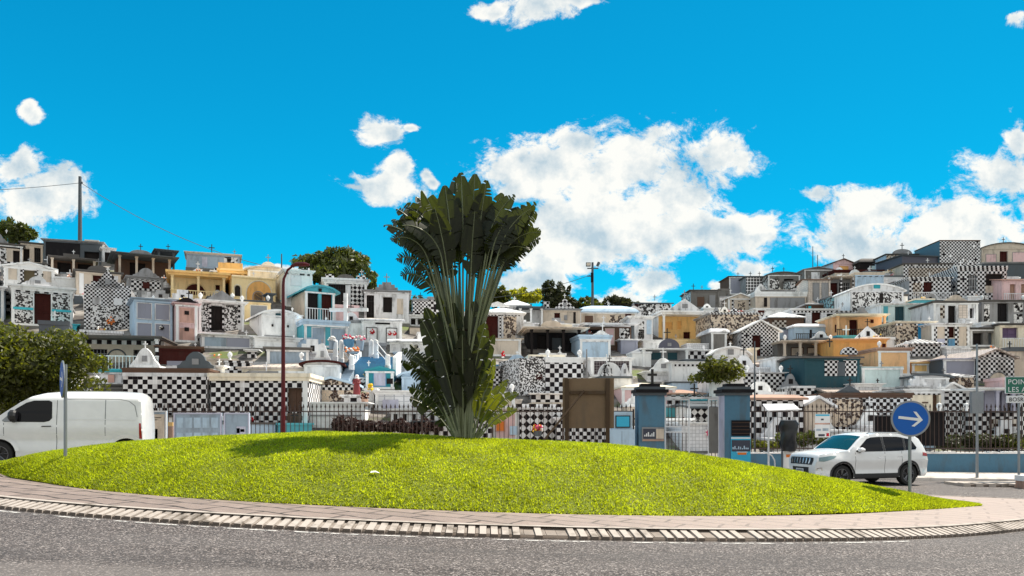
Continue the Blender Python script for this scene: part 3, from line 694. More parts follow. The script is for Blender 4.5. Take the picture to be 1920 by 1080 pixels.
T('grey green flat roofed pavilion with two round columns', 138, 516, 86, 30, 'beige', 'flat', 'mold', 3.4, porch=1.1, cols=3, cm='beige', op=[(.3, .3, 0, .9, 'o'), (.75, .3, 0, .9, 'o')], ped=('rect', .45, .35, 6, 'mold'), fm='brown')
T('white vault with a shallow gable and an olive door between checker strips', 55, 545, 96, 42, 'white', 'gable', 'white', 4, rh=9, op=[(.18, .2, .4, .95, 'p', 'white/beige'), (.5, .24, 0, .92, 'd', 'olive'), (.36, .07, 0, 1, 'm', 'ck.14'), (.64, .07, 0, 1, 'm', 'ck.14'), (.85, .2, .4, .95, 'p', 'white/beige'), (.02, .05, .1, 1, 'm', 'ck.14')])
T('white flat roofed tomb with scrolled crest, dark red door and black and white mosaic walls', 80, 612, 116, 68, 'white', 'flat', 'white', 4, yaw=32, rt=.24, op=[(.5, .27, 0, .92, 'd', 'dred'), (.19, .3, .02, .42, 'm', 'mos'), (.81, .3, .02, .42, 'm', 'mos'), (.19, .3, .5, .9, 'm', 'mos'), (.81, .3, .5, .9, 'm', 'mos'), (.19, .32, .43, .49, 'b', 'cyan'), (.81, .32, .43, .49, 'b', 'cyan')],
  ped=('bar', .42, .52, 18, 'white2'), band=('ck.24', 6), cross=())
T('narrow white column fronted vault cut by the left edge of the view', -16, 606, 50, 66, 'bluegrey', 'flat', 'white', 3, porch=.7, cols=2, op=[(.5, .4, 0, .8, 'o')])
T('low cyan slab tomb beside the rocky mound', 118, 622, 52, 12, 'cyan', 'flat', 'cyan', 2, rt=.1)
T('beige vault with red lit window under a low arched parapet', 185, 556, 84, 44, 'beige', 'flat', 'mold', 4, op=[(.55, .36, .55, .9, 'd', 'dred'), (.12, .1, 0, 1, 'm', 'white'), (.9, .1, 0, 1, 'm', 'white2'), (.5, .6, .05, .48, 'p', 'white2/concrete')], ped=('arc', .5, .5, 10, 'mold'), cross=((.5, 14, 'grey'),))
T('tall finely checkered tomb with a stepped checker crest and an orange wreath', 202, 618, 88, 78, 'ck.11', 'none', d=3, yaw=20, op=[(.5, .7, .05, .55, 'm', 'mos'), (.55, .2, .10, .32, 'f', 'orange'), (.28, .18, .6, .76, 'p', 'white2'), (.72, .18, .6, .76, 'p', 'white2')], ped=[('step', .5, .98, 16, 'ck.11'), ('dome', .5, .6, 30, 'ck.11')])
T('wide flat roofed ridge pavilion with slim columns and a small arch crest', 272, 530, 100, 48, 'brown', 'flat', 'slate', 4, over=.5, porch=1.6, cols=4, cm='beige', op=[(.4, .3, 0, .9, 'o')], ped=('arc', .42, .42, 9, 'grey'), cross=((.42, 12, 'blackmetal'),))
T('open steel frame pavilion at the end of the ridge row', 312, 516, 34, 44, 'beige', 'flat', 'slate', 3, over=.25, porch=2.4, cols=2, cm='slate', op=[(.4, .5, 0, .9, 'o')], cross=((.6, 12, 'blackmetal'),))
T('small checker fronted tomb with grey arch crest, white cross cutouts and iron cross', 274, 562, 66, 40, 'grey', 'flat', 'grey', 3, rt=.1, band=('ck.16', 4), op=[(.5, .84, .42, .9, 'm', 'ck.16'), (.5, .2, .52, .82, 'b', 'dred'), (.15, .2, .06, .36, 'm', 'ck.2'), (.85, .2, .06, .36, 'm', 'ck.2'), (.5, .26, .06, .38, 'm', 'white2')], ped=('bar', .5, .75, 17, 'grey'), cross=((.52, 16, 'blackmetal', .95),))
T('pale blue four panel burial vault with ribbed panels', 288, 642, 72, 78, 'lblue', 'flat', 'bluegrey', 3, rt=.12, op=[(.26, .4, .54, .94, 'p', 'white2/lstrip'), (.73, .4, .54, .94, 'p', 'white2/lstrip'), (.26, .4, .06, .46, 'p', 'white2/lstrip'), (.73, .4, .06, .46, 'p', 'white2/lstrip'), (.7, .1, .3, .42, 'f', 'dark')])
T('large yellow mausoleum with portico, arched window and lattice side wing', 372, 566, 104, 48, 'paleyellow', 'flat', 'yellow', 5, yaw=22, over=.3, rt=.3, porch=1.0, cols=3, cm='paleyellow', op=[(.45, .36, .35, .78, 'a', 'paleyellow/dred'), (.86, .08, .2, .8, 'd', 'dred')], rail='paleyellow')
T('yellow side wing with brown lattice window under a long fascia', 455, 552, 76, 38, 'yellow', 'flat', 'paleyellow', 4, yaw=16, over=.35, rt=.3, porch=.8, cols=3, cm='paleyellow', op=[(.12, .24, .12, .7, 'g', 'terra')], ped=('rect', .2, .6, 12, 'yellow'))
T('blue grey penthouse vault with pierced panel and iron cross above the yellow tomb', 400, 504, 100, 26, 'bluegrey', 'flat', 'beige', 3, yaw=20, op=[(.83, .26, .1, .95, 'm', 'mos.22'), (.34, .1, .1, .8, 'b', 'lav')], cross=((.47, 17, 'blackmetal'), (.9, 10, 'grey')))
T('yellow tomb with deep round arch and small arched window', 476, 566, 82, 46, 'paleyellow', 'none', d=4, yaw=24, op=[(.62, .55, .02, .84, 'a', 'cream/ochre'), (.6, .2, .03, .4, 'a', 'grey/slate'), (.13, .12, .2, .62, 'a', 'cream/dark')], ped=('rect', .5, 1.0, 2, 'cream'))
T('cream vault with two grey niche plates below the yellow arch', 470, 600, 76, 34, 'paleyellow', 'flat', 'slate', 3, yaw=24, rt=.1, op=[(.22, .26, .1, .85, 'p', 'cream/grey'), (.7, .44, .1, .85, 'p', 'cream/grey')])
T('slender dark pillar tomb between the cream vault and the white tomb', 508, 592, 8, 38, 'slate', 'flat', 'slate', 1)
T('cream gabled ridge tomb with a small cross on its crest', 503, 556, 76, 48, 'cream', 'curve', 'beige', 4, rh=6, yaw=22, op=[(.8, .1, .05, .2, 'b')], ped=('arc', .5, .34, 10, 'cream'), cross=((.5, 14, 'grey'),))
T('tall bright white vault behind the red lamp post', 560, 576, 52, 66, 'white', 'flat', 'white', 4, yaw=25, smat='cream', op=[(.4, .4, .6, .9, 'p', 'white2')], band=('mos.2', 6))
T('pink two niche vault with black floral crest', 350, 642, 42, 70, 'pink', 'flat', 'pink', 3, rt=.12, op=[(.5, .72, .5, .94, 'p', 'pink/rose'), (.5, .72, .04, .4, 'p', 'pink/rose'), (.5, .2, .74, .84, 'b'), (.5, .2, .3, .4, 'b')], ped=('bar', .5, 1.1, 10, 'ironb'), cross=((.6, 14, 'blackmetal'),))
T('white balustraded tomb with swirling mosaic walls and a dark door', 416, 624, 88, 56, 'white', 'flat', 'white', 4, porch=.5, cols=2, yaw=28, op=[(.42, .26, 0, .94, 'd', 'dark'), (.15, .22, 0, .98, 'm', 'mos'), (.72, .3, 0, .98, 'm', 'mos'), (.27, .05, 0, 1, 'm', 'ck.16'), (.56, .05, 0, 1, 'm', 'ck.16'), (.9, .05, .3, 1, 'm', 'ck.16')], ped=('tri', .5, .62, 19, 'grey'), plinth='white2', low=2)
T('ribbed white terrace wall tomb with green trim below the mosaic tomb', 426, 654, 96, 24, 'white2', 'flat', 'white', 3, yaw=24, rt=.08, op=[(.25, .46, .05, .9, 'm', 'bluegrey'), (.74, .5, .05, .9, 'm', 'lstrip')])
T('white gabled tomb with dark plate and two small rosettes beside the lamp post', 524, 634, 66, 42, 'white', 'curve', 'white', 3.4, rh=8, yaw=30, op=[(.46, .14, .92, 1.1, 'b', 'darkteal'), (.3, .05, .5, .6, 'b'), (.74, .05, .5, .6, 'b'), (.5, .86, .04, .1, 'b', 'grey')])
T('wide white base tomb under the gabled white tomb', 520, 654, 84, 18, 'white', 'flat', 'white', 3, yaw=30, rt=.12)
T('teal tomb house with twin dark doors and white balcony rail', 600, 604, 56, 56, 'teal', 'curve', 'teal', 5, rh=10, yaw=30, smat='beige', op=[(.27, .36, .02, .96, 'd', 'dark'), (.73, .36, .02, .96, 'd', 'dred'), (.5, .1, 1.02, 1.12, 'b')], rail='white', over=.25)
T('teal lower storey with pale band and grey niche plates', 612, 652, 84, 42, 'teal', 'flat', 'lblue', 4, yaw=26, rt=.3, over=.1, op=[(.32, .3, .1, .9, 'p', 'white2/bluegrey'), (.76, .34, .1, .9, 'p', 'white2/bluegrey')], plinth='tealb')
T('white pavilion with iron grille and diamond lattice wall below the mango tree', 648, 580, 80, 50, 'white2', 'flat', 'white2', 4, yaw=14, over=.2, rt=.3, op=[(.3, .4, .04, .96, 'g'), (.78, .32, .1, .96, 'm', 'dia.22')], ped=[('arc', .5, .4, 8, 'mold'), ('rect', .13, .2, 7, 'ck.2'), ('rect', .88, .2, 7, 'ck.2')], band=('grey', 3))
T('white vault with iron lattice front, stepped crest and stone cross on the ridge', 725, 606, 84, 58, 'white2', 'flat', 'grey', 4, yaw=8, op=[(.52, .2, .35, .85, 'o'), (.12, .2, .1, .9, 'g'), (.8, .14, .3, .8, 'm', 'beige')], ped=('step', .5, .5, 15, 'grey'), cross=((.5, 17, 'grey'),))
T('white two niche vault with black framed red flower plates', 716, 646, 76, 44, 'white', 'slope', 'white2', 3, rh=7, yaw=12, smat='white', op=[(.25, .28, .1, .72, 'p', 'blackmetal/white'), (.74, .28, .1, .72, 'p', 'blackmetal/white'), (.52, .36, .86, .97, 'b', 'ironb'), (.25, .12, .45, .62, 'f', 'redflower'), (.68, .09, .4, .55, 'f', 'redflower'), (.8, .09, .4, .55, 'f', 'redflower')])
T('long white ridge wall tomb with round arches left of the palm', 788, 612, 44, 18, 'white2', 'flat', 'white', 2, yaw=5, op=[(.2, .2, .1, .8, 'o'), (.5, .2, .1, .8, 'o'), (.8, .2, .1, .8, 'o')])
# ---- left front rows
T('tomb with checker bordered frame around a beige arched wall', 220, 692, 158, 58, 'beige', 'flat', 'mold', 4, yaw=12, porch=1.2, cols=2, cm='ck.2', band=('ck.24', 8), op=[(.42, .2, .1, .66, 'a', 'slate/beige'), (.15, .3, .1, .7, 'g', 'grey'), (.72, .2, .1, .7, 'g', 'grey')], rail='white')
T('low white tomb with sky blue roof edge behind the bush', 206, 722, 58, 24, 'white2', 'flat', 'cyan', 3, yaw=12, rt=.16, op=[(.55, .2, .2, .8, 'b', 'rose'), (.1, .2, 0, .6, 'o')])
T('dark grey weathered block tomb behind the white van', 208, 752, 70, 26, 'concrete', 'flat', 'mold', 2, yaw=10)
T('big checker walled tomb with brown roof slab left of the notice boards', 310, 800, 158, 101, 'ck.2', 'flat', 'brown', 3.5, yaw=6, rt=.2, over=.05, band=('white2', 6), ped=('bar', .86, .44, 32, 'slate'), cross=((.86, 20, 'blackmetal', 1.15),), plinth='ck.2')
T('small white bell shaped shrine with square dark window on a tomb roof', 271, 689, 54, 4, 'white', 'none', d=1.6, yaw=6, ped=('dome', .5, 1, 32, 'white'), cross=((.5, 14, 'white'),), low=.6, cat='shrine', name='roof_shrine', Y=38.5)
T('row of short white balusters on a brown roof behind the checker walled tomb', 344, 690, 62, 3, 'white2', 'none', d=.4, yaw=6, ped=('rect', .5, 1, 10, 'lstrip'), Y=38, low=.5)
T('dark brown roofed sunken tomb behind the white balusters', 336, 684, 80, 30, 'dred', 'flat', 'brown', 4, yaw=20)
T('long checker walled tomb with cream roof slab and a shuttered corner window', 487, 806, 182, 92, 'ck.2', 'flat', 'cream', 4, yaw=3, rt=.32, over=.12, op=[(.86, .15, .38, .86, 'd', 'brown'), (.86, .15, 0, .34, 'm', 'brown'), (.97, .05, 0, 1, 'm', 'white')], plinth='ck.2')
T('cream tiled upper tier with white finials above the long checker tomb', 497, 698, 146, 6, 'cream', 'slope', 'bt', 3, rh=14, yaw=3, Y=41, urn=2, low=1)
T('small white finial box on the left end of the cream roof slab', 410, 699, 11, 8, 'white', 'flat', 'white', .5, yaw=3, Y=36.2, low=.1, cross=((.5, 13, 'white'),), name='roof_finial', cat='finial')
T('tiny checker shrine with thin iron cross at the edge of the green patch', 472, 671, 17, 11, 'ck.2', 'flat', 'white', 1, yaw=10, cross=((.5, 12, 'grey'),), name='roof_shrine', cat='shrine')
T('blue grey block vault behind the cream tiled tier', 540, 690, 80, 34, 'bluegrey', 'flat', 'concrete', 3, yaw=15)
T('white tomb with dark red curved roof and scrolled shrine crest', 604, 728, 68, 44, 'white', 'curve', 'dred', 3, rh=5, yaw=8, ped=('dome', .5, .5, 34, 'white2'), cross=((.5, 8, 'grey'),))
T('wide low tomb with bluish gable roof over a mosaic front', 620, 760, 88, 38, 'mosb', 'gable', 'lblue', 3, rh=12, yaw=6, fm='mosb', op=[(.5, .96, .75, 1.0, 'm', 'ck.13')], band=None, plinth='white')
T('white bench tomb with grey panels in front of the mosaic tomb', 628, 802, 112, 44, 'white', 'flat', 'white', 2.5, yaw=4, rt=.1, op=[(.5, .9, .5, .55, 'b', 'grey'), (.7, .3, .1, .3, 'b', 'white2')])
T('small blue and black checker box on the white bench tomb', 662, 755, 34, 9, 'ck.28', 'flat', 'white2', 1, yaw=6, Y=35.6, low=.1)
T('white square pillar tomb holding a pot of yellow flowers', 694, 764, 14, 30, 'white', 'flat', 'white', .7, yaw=4)
T('long white brick tomb to the right of the yellow flower pillar', 752, 770, 98, 34, 'wbr', 'flat', 'white', 2.5, yaw=4, rt=.1, op=[(.3, .3, .1, .6, 'b', 'lav')])
T('white flat tomb with black stripes behind the dark hedge', 780, 800, 96, 28, 'white', 'flat', 'white', 2, yaw=3, op=[(.1, .07, .3, .95, 'b'), (.28, .07, .3, .95, 'b'), (.46, .07, .3, .95, 'b'), (.64, .07, .3, .95, 'b'), (.82, .07, .3, .95, 'b')])
T('low checker tomb in the shade at the foot of the palm', 824, 826, 92, 34, 'ck.2', 'flat', 'slate', 2, yaw=2, rt=.08)
T('teal tomb with sloping shoulders and an oval portrait plate', 712, 730, 54, 34, 'tealb', 'gable', 'tealb', 3, rh=6, yaw=10, over=.02, op=[(.5, .46, .15, .95, 'p', 'blue/lav'), (.85, .22, .3, .6, 'b', 'dark')])
T('blue terrace wall tomb below the blue stairs', 690, 712, 92, 30, 'blue', 'flat', 'wallblue', 3, yaw=8, rt=.05)
T('white block vault with dark slot right of the blue stairs', 768, 704, 52, 40, 'wbr', 'flat', 'white2', 3, yaw=5, op=[(.5, .9, .45, .5, 'b', 'grey')])
T('white low vault with small arched plate above the block vault', 766, 664, 70, 22, 'white2', 'slope', 'white2', 3, rh=8, yaw=5, op=[(.7, .12, .2, .8, 'a', 'dark')])
T('pale rounded white tomb near the palm leaves', 770, 736, 34, 30, 'lblue', 'curve', 'lblue', 3, rh=6, yaw=5)
# ================================================================ middle, right of the palm
T('mosaic tomb with tall dark door, beaded edges and a white hipped roof', 944, 640, 76, 52, 'white2', 'hip', 'white', 4, rh=15, band=('ck.12', 4), op=[(.22, .30, 0, .92, 'd', 'dred'), (.66, .32, 0, .9, 'm', 'mosb'), (.43, .05, 0, .95, 'm', 'ck.12'), (.97, .05, 0, .95, 'm', 'ck.12'), (.03, .05, 0, .95, 'm', 'ck.12')], plinth='white2', low=2, ped=('tri', .35, .6, 9, 'white'))
T('long cream plinth tomb beneath the mosaic tomb', 938, 668, 78, 32, 'beige', 'flat', 'beige', 3, rt=.06, yaw=4)
T('white pyramid roofed tomb peeping over the mosaic tomb', 968, 586, 50, 12, 'white2', 'hip', 'white', 3, rh=14, yaw=5, cross=((.5, 10, 'white'),))
T('white vault with thin columns and dark recess beside the pyramid roof', 996, 610, 46, 32, 'white2', 'flat', 'slate', 3, porch=1, cols=3, cm='white', op=[(.3, .3, 0, .9, 'o')])
T('beige tomb crowned by a checkered triangle and a small checker chimney', 1052, 612, 72, 30, 'beige', 'flat', 'grey', 3, op=[(.4, .15, .4, .85, 'd', 'dred'), (.62, .08, .4, .7, 'b', 'grey'), (.85, .06, .2, .9, 'b', 'dark')], ped=[('tri', .6, .5, 20, 'dia.22'), ('rect', .12, .15, 13, 'ck.2')], cross=((.6, 9, 'white'),))
T('beige vault under two pale domed roofs on the middle ridge', 1140, 612, 108, 26, 'beige', 'dome', 'lblue', 3.5, rh=15, op=[(.17, .14, .25, .75, 'b', 'brown'), (.62, .3, .1, .8, 'm', 'mosb'), (.85, .1, .3, .9, 'b', 'dred')], cross=((.5, 8, 'white'),))
T('dark open pavilion with overhanging beige roof and lettered crest', 1042, 666, 96, 48, 'ironb', 'flat', 'beige', 4, over=.5, porch=1.8, cols=4, cm='dark', op=[(.3, .2, 0, .9, 'o'), (.6, .2, 0, .8, 'd', 'slate')], ped=('arc', .42, .42, 13, 'beige'))
T('flat roofed pavilion with beige plate and black checker end panel', 1144, 660, 92, 50, 'brown', 'flat', 'white2', 4, over=.3, porch=.9, cols=2, cm='slate', op=[(.2, .28, 0, .9, 'o'), (.54, .2, .3, .95, 'p', 'beige/pink'), (.85, .22, .1, .95, 'm', 'mos.16')])
T('white balustrade terrace tomb beside the brown pavilion', 1180, 664, 32, 26, 'lstrip', 'flat', 'white', 2, yaw=4, rt=.08)
T('powder blue flared tomb with circle frieze and white cross', 1116, 674, 58, 38, 'lblue', 'flat', 'lblue', 3, rt=.28, yaw=8, over=.12, op=[(.5, .84, .86, .94, 'b', 'white2')], ped=('bar', .7, .5, 9, 'white'), cross=((.75, 14, 'white'),))
T('white framed tomb with dark tiled front', 1146, 706, 78, 32, 'white', 'flat', 'white', 3, rt=.12, yaw=2, op=[(.52, .86, .02, .96, 'm', 'dt')])
T('pale grey tomb with blue arch headboard and small arched niche', 963, 708, 58, 20, 'white2', 'flat', 'blue', 3, yaw=6, rt=.12, ped=('arc', .62, .6, 19, 'lblue'), op=[(.5, .8, .2, .8, 'b', 'grey')], cross=((.62, 8, 'white'),))
T('big bold checker box tomb with rounded white cap', 1058, 742, 70, 62, 'ck.24', 'flat', 'white', 3, yaw=8, rt=.3, over=.03, smat='mos.08', fm='ck.24')
T('tall tomb clad in tiny dark mosaic left of the bold checker box', 998, 742, 48, 70, 'mos.07', 'none', d=3, yaw=22, op=[(.7, .3, .3, .75, 'f', 'dred')], ped=('rect', .7, .5, 4, 'ck.2'))
T('low checker parapet tomb behind the wooden board', 1040, 758, 88, 18, 'ck.24', 'flat', 'white2', 2, yaw=3, rt=.08)
T('small white gabled headstone above the checker cap', 1050, 674, 22, 4, 'white', 'none', d=.6, ped=('tri', .5, 1, 12, 'white'), cross=((.5, 10, 'white'),), low=.7)
T('white and grey marble chapel grave with two pointed spires', 1152, 722, 70, 12, 'white', 'flat', 'white', 2, ped=[('dome', .3, .34, 26, 'mos.12'), ('dome', .78, .3, 24, 'white2')], cross=((.3, 16, 'white'),))
T('salmon slab tomb with bright cream hipped top', 1216, 762, 102, 34, 'pink', 'hip', 'cream', 3, rh=9, yaw=2, over=.05)
T('white scroll headboard grave with a niche and tall white cross', 1244, 716, 62, 16, 'white2', 'flat', 'white', 2, ped=('dome', .5, .85, 24, 'white'), cross=((.5, 20, 'white'),))
T('checker topped box tomb with white rim on the white stepped tomb', 1294, 680, 70, 22, 'ck.26', 'flat', 'white', 3, rt=.1, yaw=6)
T('white stepped tomb with a thin checker frieze', 1290, 724, 62, 44, 'white', 'flat', 'white', 3, yaw=4, rt=.06, op=[(.5, .98, .84, .95, 'm', 'ck.13')])
T('white tomb with striped black arch crest and black cross', 1248, 690, 88, 34, 'white2', 'flat', 'white', 3, porch=.7, cols=2, rt=.1, op=[(.3, .3, .5, .9, 'b', 'darkteal'), (.7, .2, .5, .9, 'b', 'darkteal')], ped=('arc', .58, .44, 18, 'strip'), cross=((.54, 20, 'blackmetal'),), fm='grey')
T('golden interior mausoleum with white portal and pierced white crown', 1284, 640, 82, 50, 'yellow', 'flat', 'white', 5, porch=1.2, cols=2, cm='white', smat='white', over=.25, rt=.3, yaw=6, op=[(.2, .26, .5, .8, 'p', 'yellow/ochre'), (.48, .12, .5, .85, 'p', 'yellow/ochre'), (.66, .16, .1, .42, 'd', 'dred')], ped=('tri', .5, .7, 23, 'white2'), cross=((.5, 16, 'grey'),))
T('yellow terrace block below the golden mausoleum', 1300, 652, 84, 14, 'paleyellow', 'flat', 'paleyellow', 3, yaw=6, rt=.08)
T('mosaic wall tomb with beaded top edge', 1380, 660, 94, 70, 'mosb', 'flat', 'ck.12', 4, yaw=3, rt=.14, smat='mosb')
T('grey tomb with domed white cap beside the golden mausoleum', 1348, 664, 30, 40, 'concrete', 'dome', 'white2', 3, rh=10, yaw=3)
T('checker tomb with checker gable and arched dark red door', 1426, 668, 70, 46, 'ck.14', 'gable', 'white', 3.5, rh=20, yaw=4, fm='ck.14', op=[(.4, .24, 0, .86, 'd', 'dred'), (.985, .04, 0, 1, 'm', 'white')])
T('white tomb with broad curved gable and small grey plate', 1370, 688, 66, 22, 'white', 'curve', 'white', 3, rh=14, yaw=3, op=[(.5, .16, 1.05, 1.5, 'b', 'grey')])
T('dark mosaic block on the ridge behind the golden mausoleum', 1228, 596, 62, 26, 'mos.16', 'slope', 'slate', 3, rh=5, smat='dred')
T('small white spired ridge tomb left of the dark mosaic block', 1192, 600, 20, 16, 'white2', 'hip', 'grey', 2, rh=12, cross=((.5, 8, 'grey'),))
T('white mosaic panel vault left of the golden mausoleum', 1202, 640, 44, 44, 'white2', 'flat', 'white', 3, op=[(.5, .25, .1, .85, 'm', 'mos.14'), (.15, .14, .05, .7, 'o'), (.84, .2, .3, .9, 'p', 'lblue')])
T('white terrace vault with faint grille above the striped arch', 1226, 660, 40, 20, 'white', 'flat', 'white', 3, rt=.1)
T('black lidded low vault beneath the bush', 1322, 704, 72, 26, 'ironb', 'flat', 'slate', 3, yaw=3)
# ================================================================ right hillside
T('grey long flat roofed ridge vault at the start of the right hill', 1322, 582, 54, 36, 'concrete', 'flat', 'mold', 4, op=[(.35, .25, .2, .7, 'm', 'brown'), (.75, .2, .1, .8, 'm', 'grey')], cross=((.1, 12, 'blackmetal'), (.4, 9, 'grey')), smat='mos.2')
T('small pale vault with ribbed door on the right hill shoulder', 1352, 580, 40, 22, 'white2', 'flat', 'grey', 3, op=[(.3, .4, .1, .8, 'p', 'white'), (.8, .1, .1, .9, 'm', 'ck.2')])
T('white gabled tomb with checker edges among the grey vaults', 1388, 584, 46, 24, 'beige', 'gable', 'white', 3, rh=9, op=[(.2, .1, 0, .95, 'm', 'ck.2'), (.9, .1, 0, .95, 'm', 'ck.2'), (.55, .3, .1, .8, 'm', 'mosb')])
T('brown striped block mausoleum on the skyline', 1384, 552, 34, 32, 'lstrip', 'flat', 'brown', 4, smat='brown')
T('diamond checkered hexagon tomb next to the striped block', 1420, 556, 42, 36, 'dia.26', 'flat', 'slate', 4, smat='grey', cross=((.2, 9, 'blackmetal'), (.6, 9, 'blackmetal')))
T('grey ridge vault with mosaic sides and small cross finials', 1470, 550, 60, 34, 'concrete', 'curve', 'mold', 4, rh=5, smat='mos.2', op=[(.2, .3, .1, .8, 'm', 'mos.16'), (.65, .3, .1, .8, 'o')], cross=((.15, 10, 'blackmetal'), (.5, 9, 'blackmetal')))
T('black fence topped vault with white gabled wing', 1452, 562, 72, 16, 'dark', 'flat', 'grey', 3, op=[(.5, .6, .2, .8, 'm', 'ck.2')], ped=('tri', .15, .3, 12, 'white2'))
T('brown ribbed vault on the slope left of the checker bordered panel', 1536, 568, 42, 42, 'bt', 'slope', 'brown', 3, rh=6, op=[(.35, .3, .1, .9, 'p', 'grey'), (.75, .3, .1, .9, 'p', 'grey')])
T('long pale vault with rounded white roof and one narrow window', 1464, 580, 96, 24, 'beige', 'flat', 'white', 5, rt=.5, over=.1, op=[(.2, .06, .2, .9, 'b', 'dark'), (.64, .7, .04, .96, 'm', 'grey')], ped=('dome', .05, .12, 8, 'white'))
T('white terrace vault below the rounded white roof', 1464, 596, 100, 16, 'white', 'flat', 'white', 4, rt=.1, op=[(.13, .12, .05, .9, 'b', 'dred')])
T('long thatch grey roof slab tomb above the mosaic wall', 1384, 596, 118, 10, 'concrete', 'slope', 'mold', 4, rh=6)
T('white hipped pavilion with brown tiled base', 1474, 620, 66, 24, 'brown', 'hip', 'white2', 3, rh=12, op=[(.3, .4, .1, .8, 'm', 'ckbr')])
T('tiled white tomb row with paired dark doors', 1528, 606, 86, 24, 'wt', 'flat', 'white', 4, band=('ck.16', 4), op=[(.2, .2, 0, .75, 'd', 'dark'), (.53, .2, 0, .9, 'd', 'dred'), (.85, .18, 0, .75, 'd', 'dark')])
T('pale blue railed terrace tomb with domed roof', 1520, 636, 62, 22, 'lblue', 'dome', 'white2', 3, rh=8, rail='blackmetal', op=[(.5, .06, 0, .8, 'b', 'dark')])
T('grey shuttered wing beside the pale blue railed tomb', 1478, 636, 24, 18, 'bluegrey', 'flat', 'slate', 3, op=[(.5, .8, .1, .9, 'm', 'lstrip')])
T('beige columned porch tomb under the blue railed terrace', 1516, 668, 94, 26, 'concrete', 'flat', 'beige', 4, porch=1.2, cols=4, cm='beige', op=[(.4, .26, .1, .75, 'p', 'dred/beige'), (.7, .2, .1, .75, 'p', 'dred/beige')])
T('orange balcony mausoleum with tall dark door and black railing', 1616, 636, 94, 44, 'peach', 'flat', 'cream', 4, yaw=-2, porch=.9, cols=2, cm='peach', op=[(.43, .17, 0, .9, 'd', 'dred'), (.83, .16, 0, .55, 'm', 'mosb'), (.08, .06, .35, .68, 'b', 'dred'), (.8, .06, .75, .9, 'b', 'dred')], rail='blackmetal', ped=('bar', .5, .26, 14, 'grey'), plinth='peach')
T('bright ochre base storey below the orange balcony', 1612, 672, 100, 34, 'ochre', 'flat', 'peach', 4, yaw=-2, rt=.1, op=[(.95, .06, .5, .8, 'b', 'dred')])
T('white sided gabled tomb with mosaic front and scalloped frieze', 1644, 588, 100, 42, 'mos.13', 'curve', 'white', 5, rh=12, smat='white', fm='white2', op=[(.5, .98, .02, .92, 'm', 'mos.13'), (.58, .07, .1, .9, 'b', 'dark'), (.5, .98, .93, 1.0, 'm', 'ck.2'), (.5, .12, 1.12, 1.3, 'b', 'tealb')])
T('pale mint vault with wide dark green doorway', 1694, 604, 84, 32, 'mint', 'flat', 'white', 4, smat='white', op=[(.42, .22, 0, .92, 'd', 'darkteal'), (.86, .08, 0, 1, 'm', 'teal'), (.1, .1, .05, .95, 'm', 'teal')], ped=('bar', .35, .26, 9, 'white2'))
T('beige vault with dark door and pale screen block windows', 1792, 616, 84, 48, 'white2', 'flat', 'mold', 4, op=[(.42, .18, 0, .9, 'd', 'dark'), (.2, .1, .4, .9, 'm', 'ckbr'), (.66, .2, .4, .92, 'm', 'bt'), (.86, .09, .4, .8, 'o'), (.75, .4, .04, .34, 'p', 'white2')], ped=('bar', .5, .5, 12, 'beige'))
T('grey vault with dark doorway and swirling mosaic wings', 1882, 612, 84, 46, 'grey', 'flat', 'mold', 4, op=[(.48, .24, 0, .95, 'd', 'ironb'), (.82, .2, .08, .5, 'm', 'mos.2'), (.82, .2, .58, .96, 'm', 'mos.2'), (.12, .12, .1, .9, 'm', 'mos.2')])
T('blue louvered mosaic vault with a little checker shrine roof', 1716, 646, 72, 40, 'mosb', 'flat', 'cream', 4, op=[(.32, .3, 0, .98, 'm', 'mosb'), (.75, .36, .1, .96, 'm', 'bstrip'), (.75, .03, .0, .98, 'm', 'white')], band=('ck.14', 3))
T('beige panel vault with checker posts and red brown doorway', 1782, 652, 72, 42, 'beige', 'flat', 'white2', 4, op=[(.1, .1, 0, .98, 'm', 'ck.16'), (.4, .1, 0, .98, 'm', 'ck.16'), (.66, .1, 0, .98, 'm', 'ck.16'), (.96, .08, 0, .98, 'm', 'ck.16'), (.52, .2, .45, .95, 'd', 'dred'), (.52, .2, .05, .4, 'm', 'blue'), (.25, .2, .05, .4, 'm', 'lav')])
T('grey tunnel vault with blue grey openings', 1844, 650, 52, 32, 'concrete', 'flat', 'mold', 3, op=[(.3, .35, .1, .8, 'o'), (.8, .25, .1, .8, 'd', 'slate')], ped=('arc', .7, .5, 5, 'grey'))
T('cream framed vault with deep violet windows near the right edge', 1906, 654, 64, 44, 'cream', 'flat', 'mold', 3, op=[(.3, .5, .42, .9, 'd', 'vio'), (.85, .25, .42, .9, 'd', 'vio')], rail='white')
T('great checkered cube mausoleum with blue corrugated side on the skyline', 1800, 510, 76, 58, 'ck.2', 'flat', 'brown', 6, yaw=0, rt=.12, over=.04, smat='corr', fm='ck.2')
T('striped concrete terrace block in front of the checkered cube', 1742, 512, 100, 30, 'strip', 'flat', 'slate', 5, over=.3, rt=.12, yaw=10)
T('two storey checkered house with barred window and beige balcony', 1842, 566, 92, 60, 'ck.2', 'flat', 'ck.2', 5, rt=.35, over=.1, op=[(.3, .18, .35, .85, 'g', 'white2'), (.75, .36, .5, .88, 'o'), (.75, .38, .28, .5, 'm', 'beige')], ped=('tri', .25, .3, 8, 'ck.2'))
T('checker walled vault with oval cutouts left of the two storey house', 1740, 530, 92, 34, 'ck.2', 'flat', 'mold', 4, smat='beige', op=[(.5, .8, .3, .8, 'm', 'ckbr')])
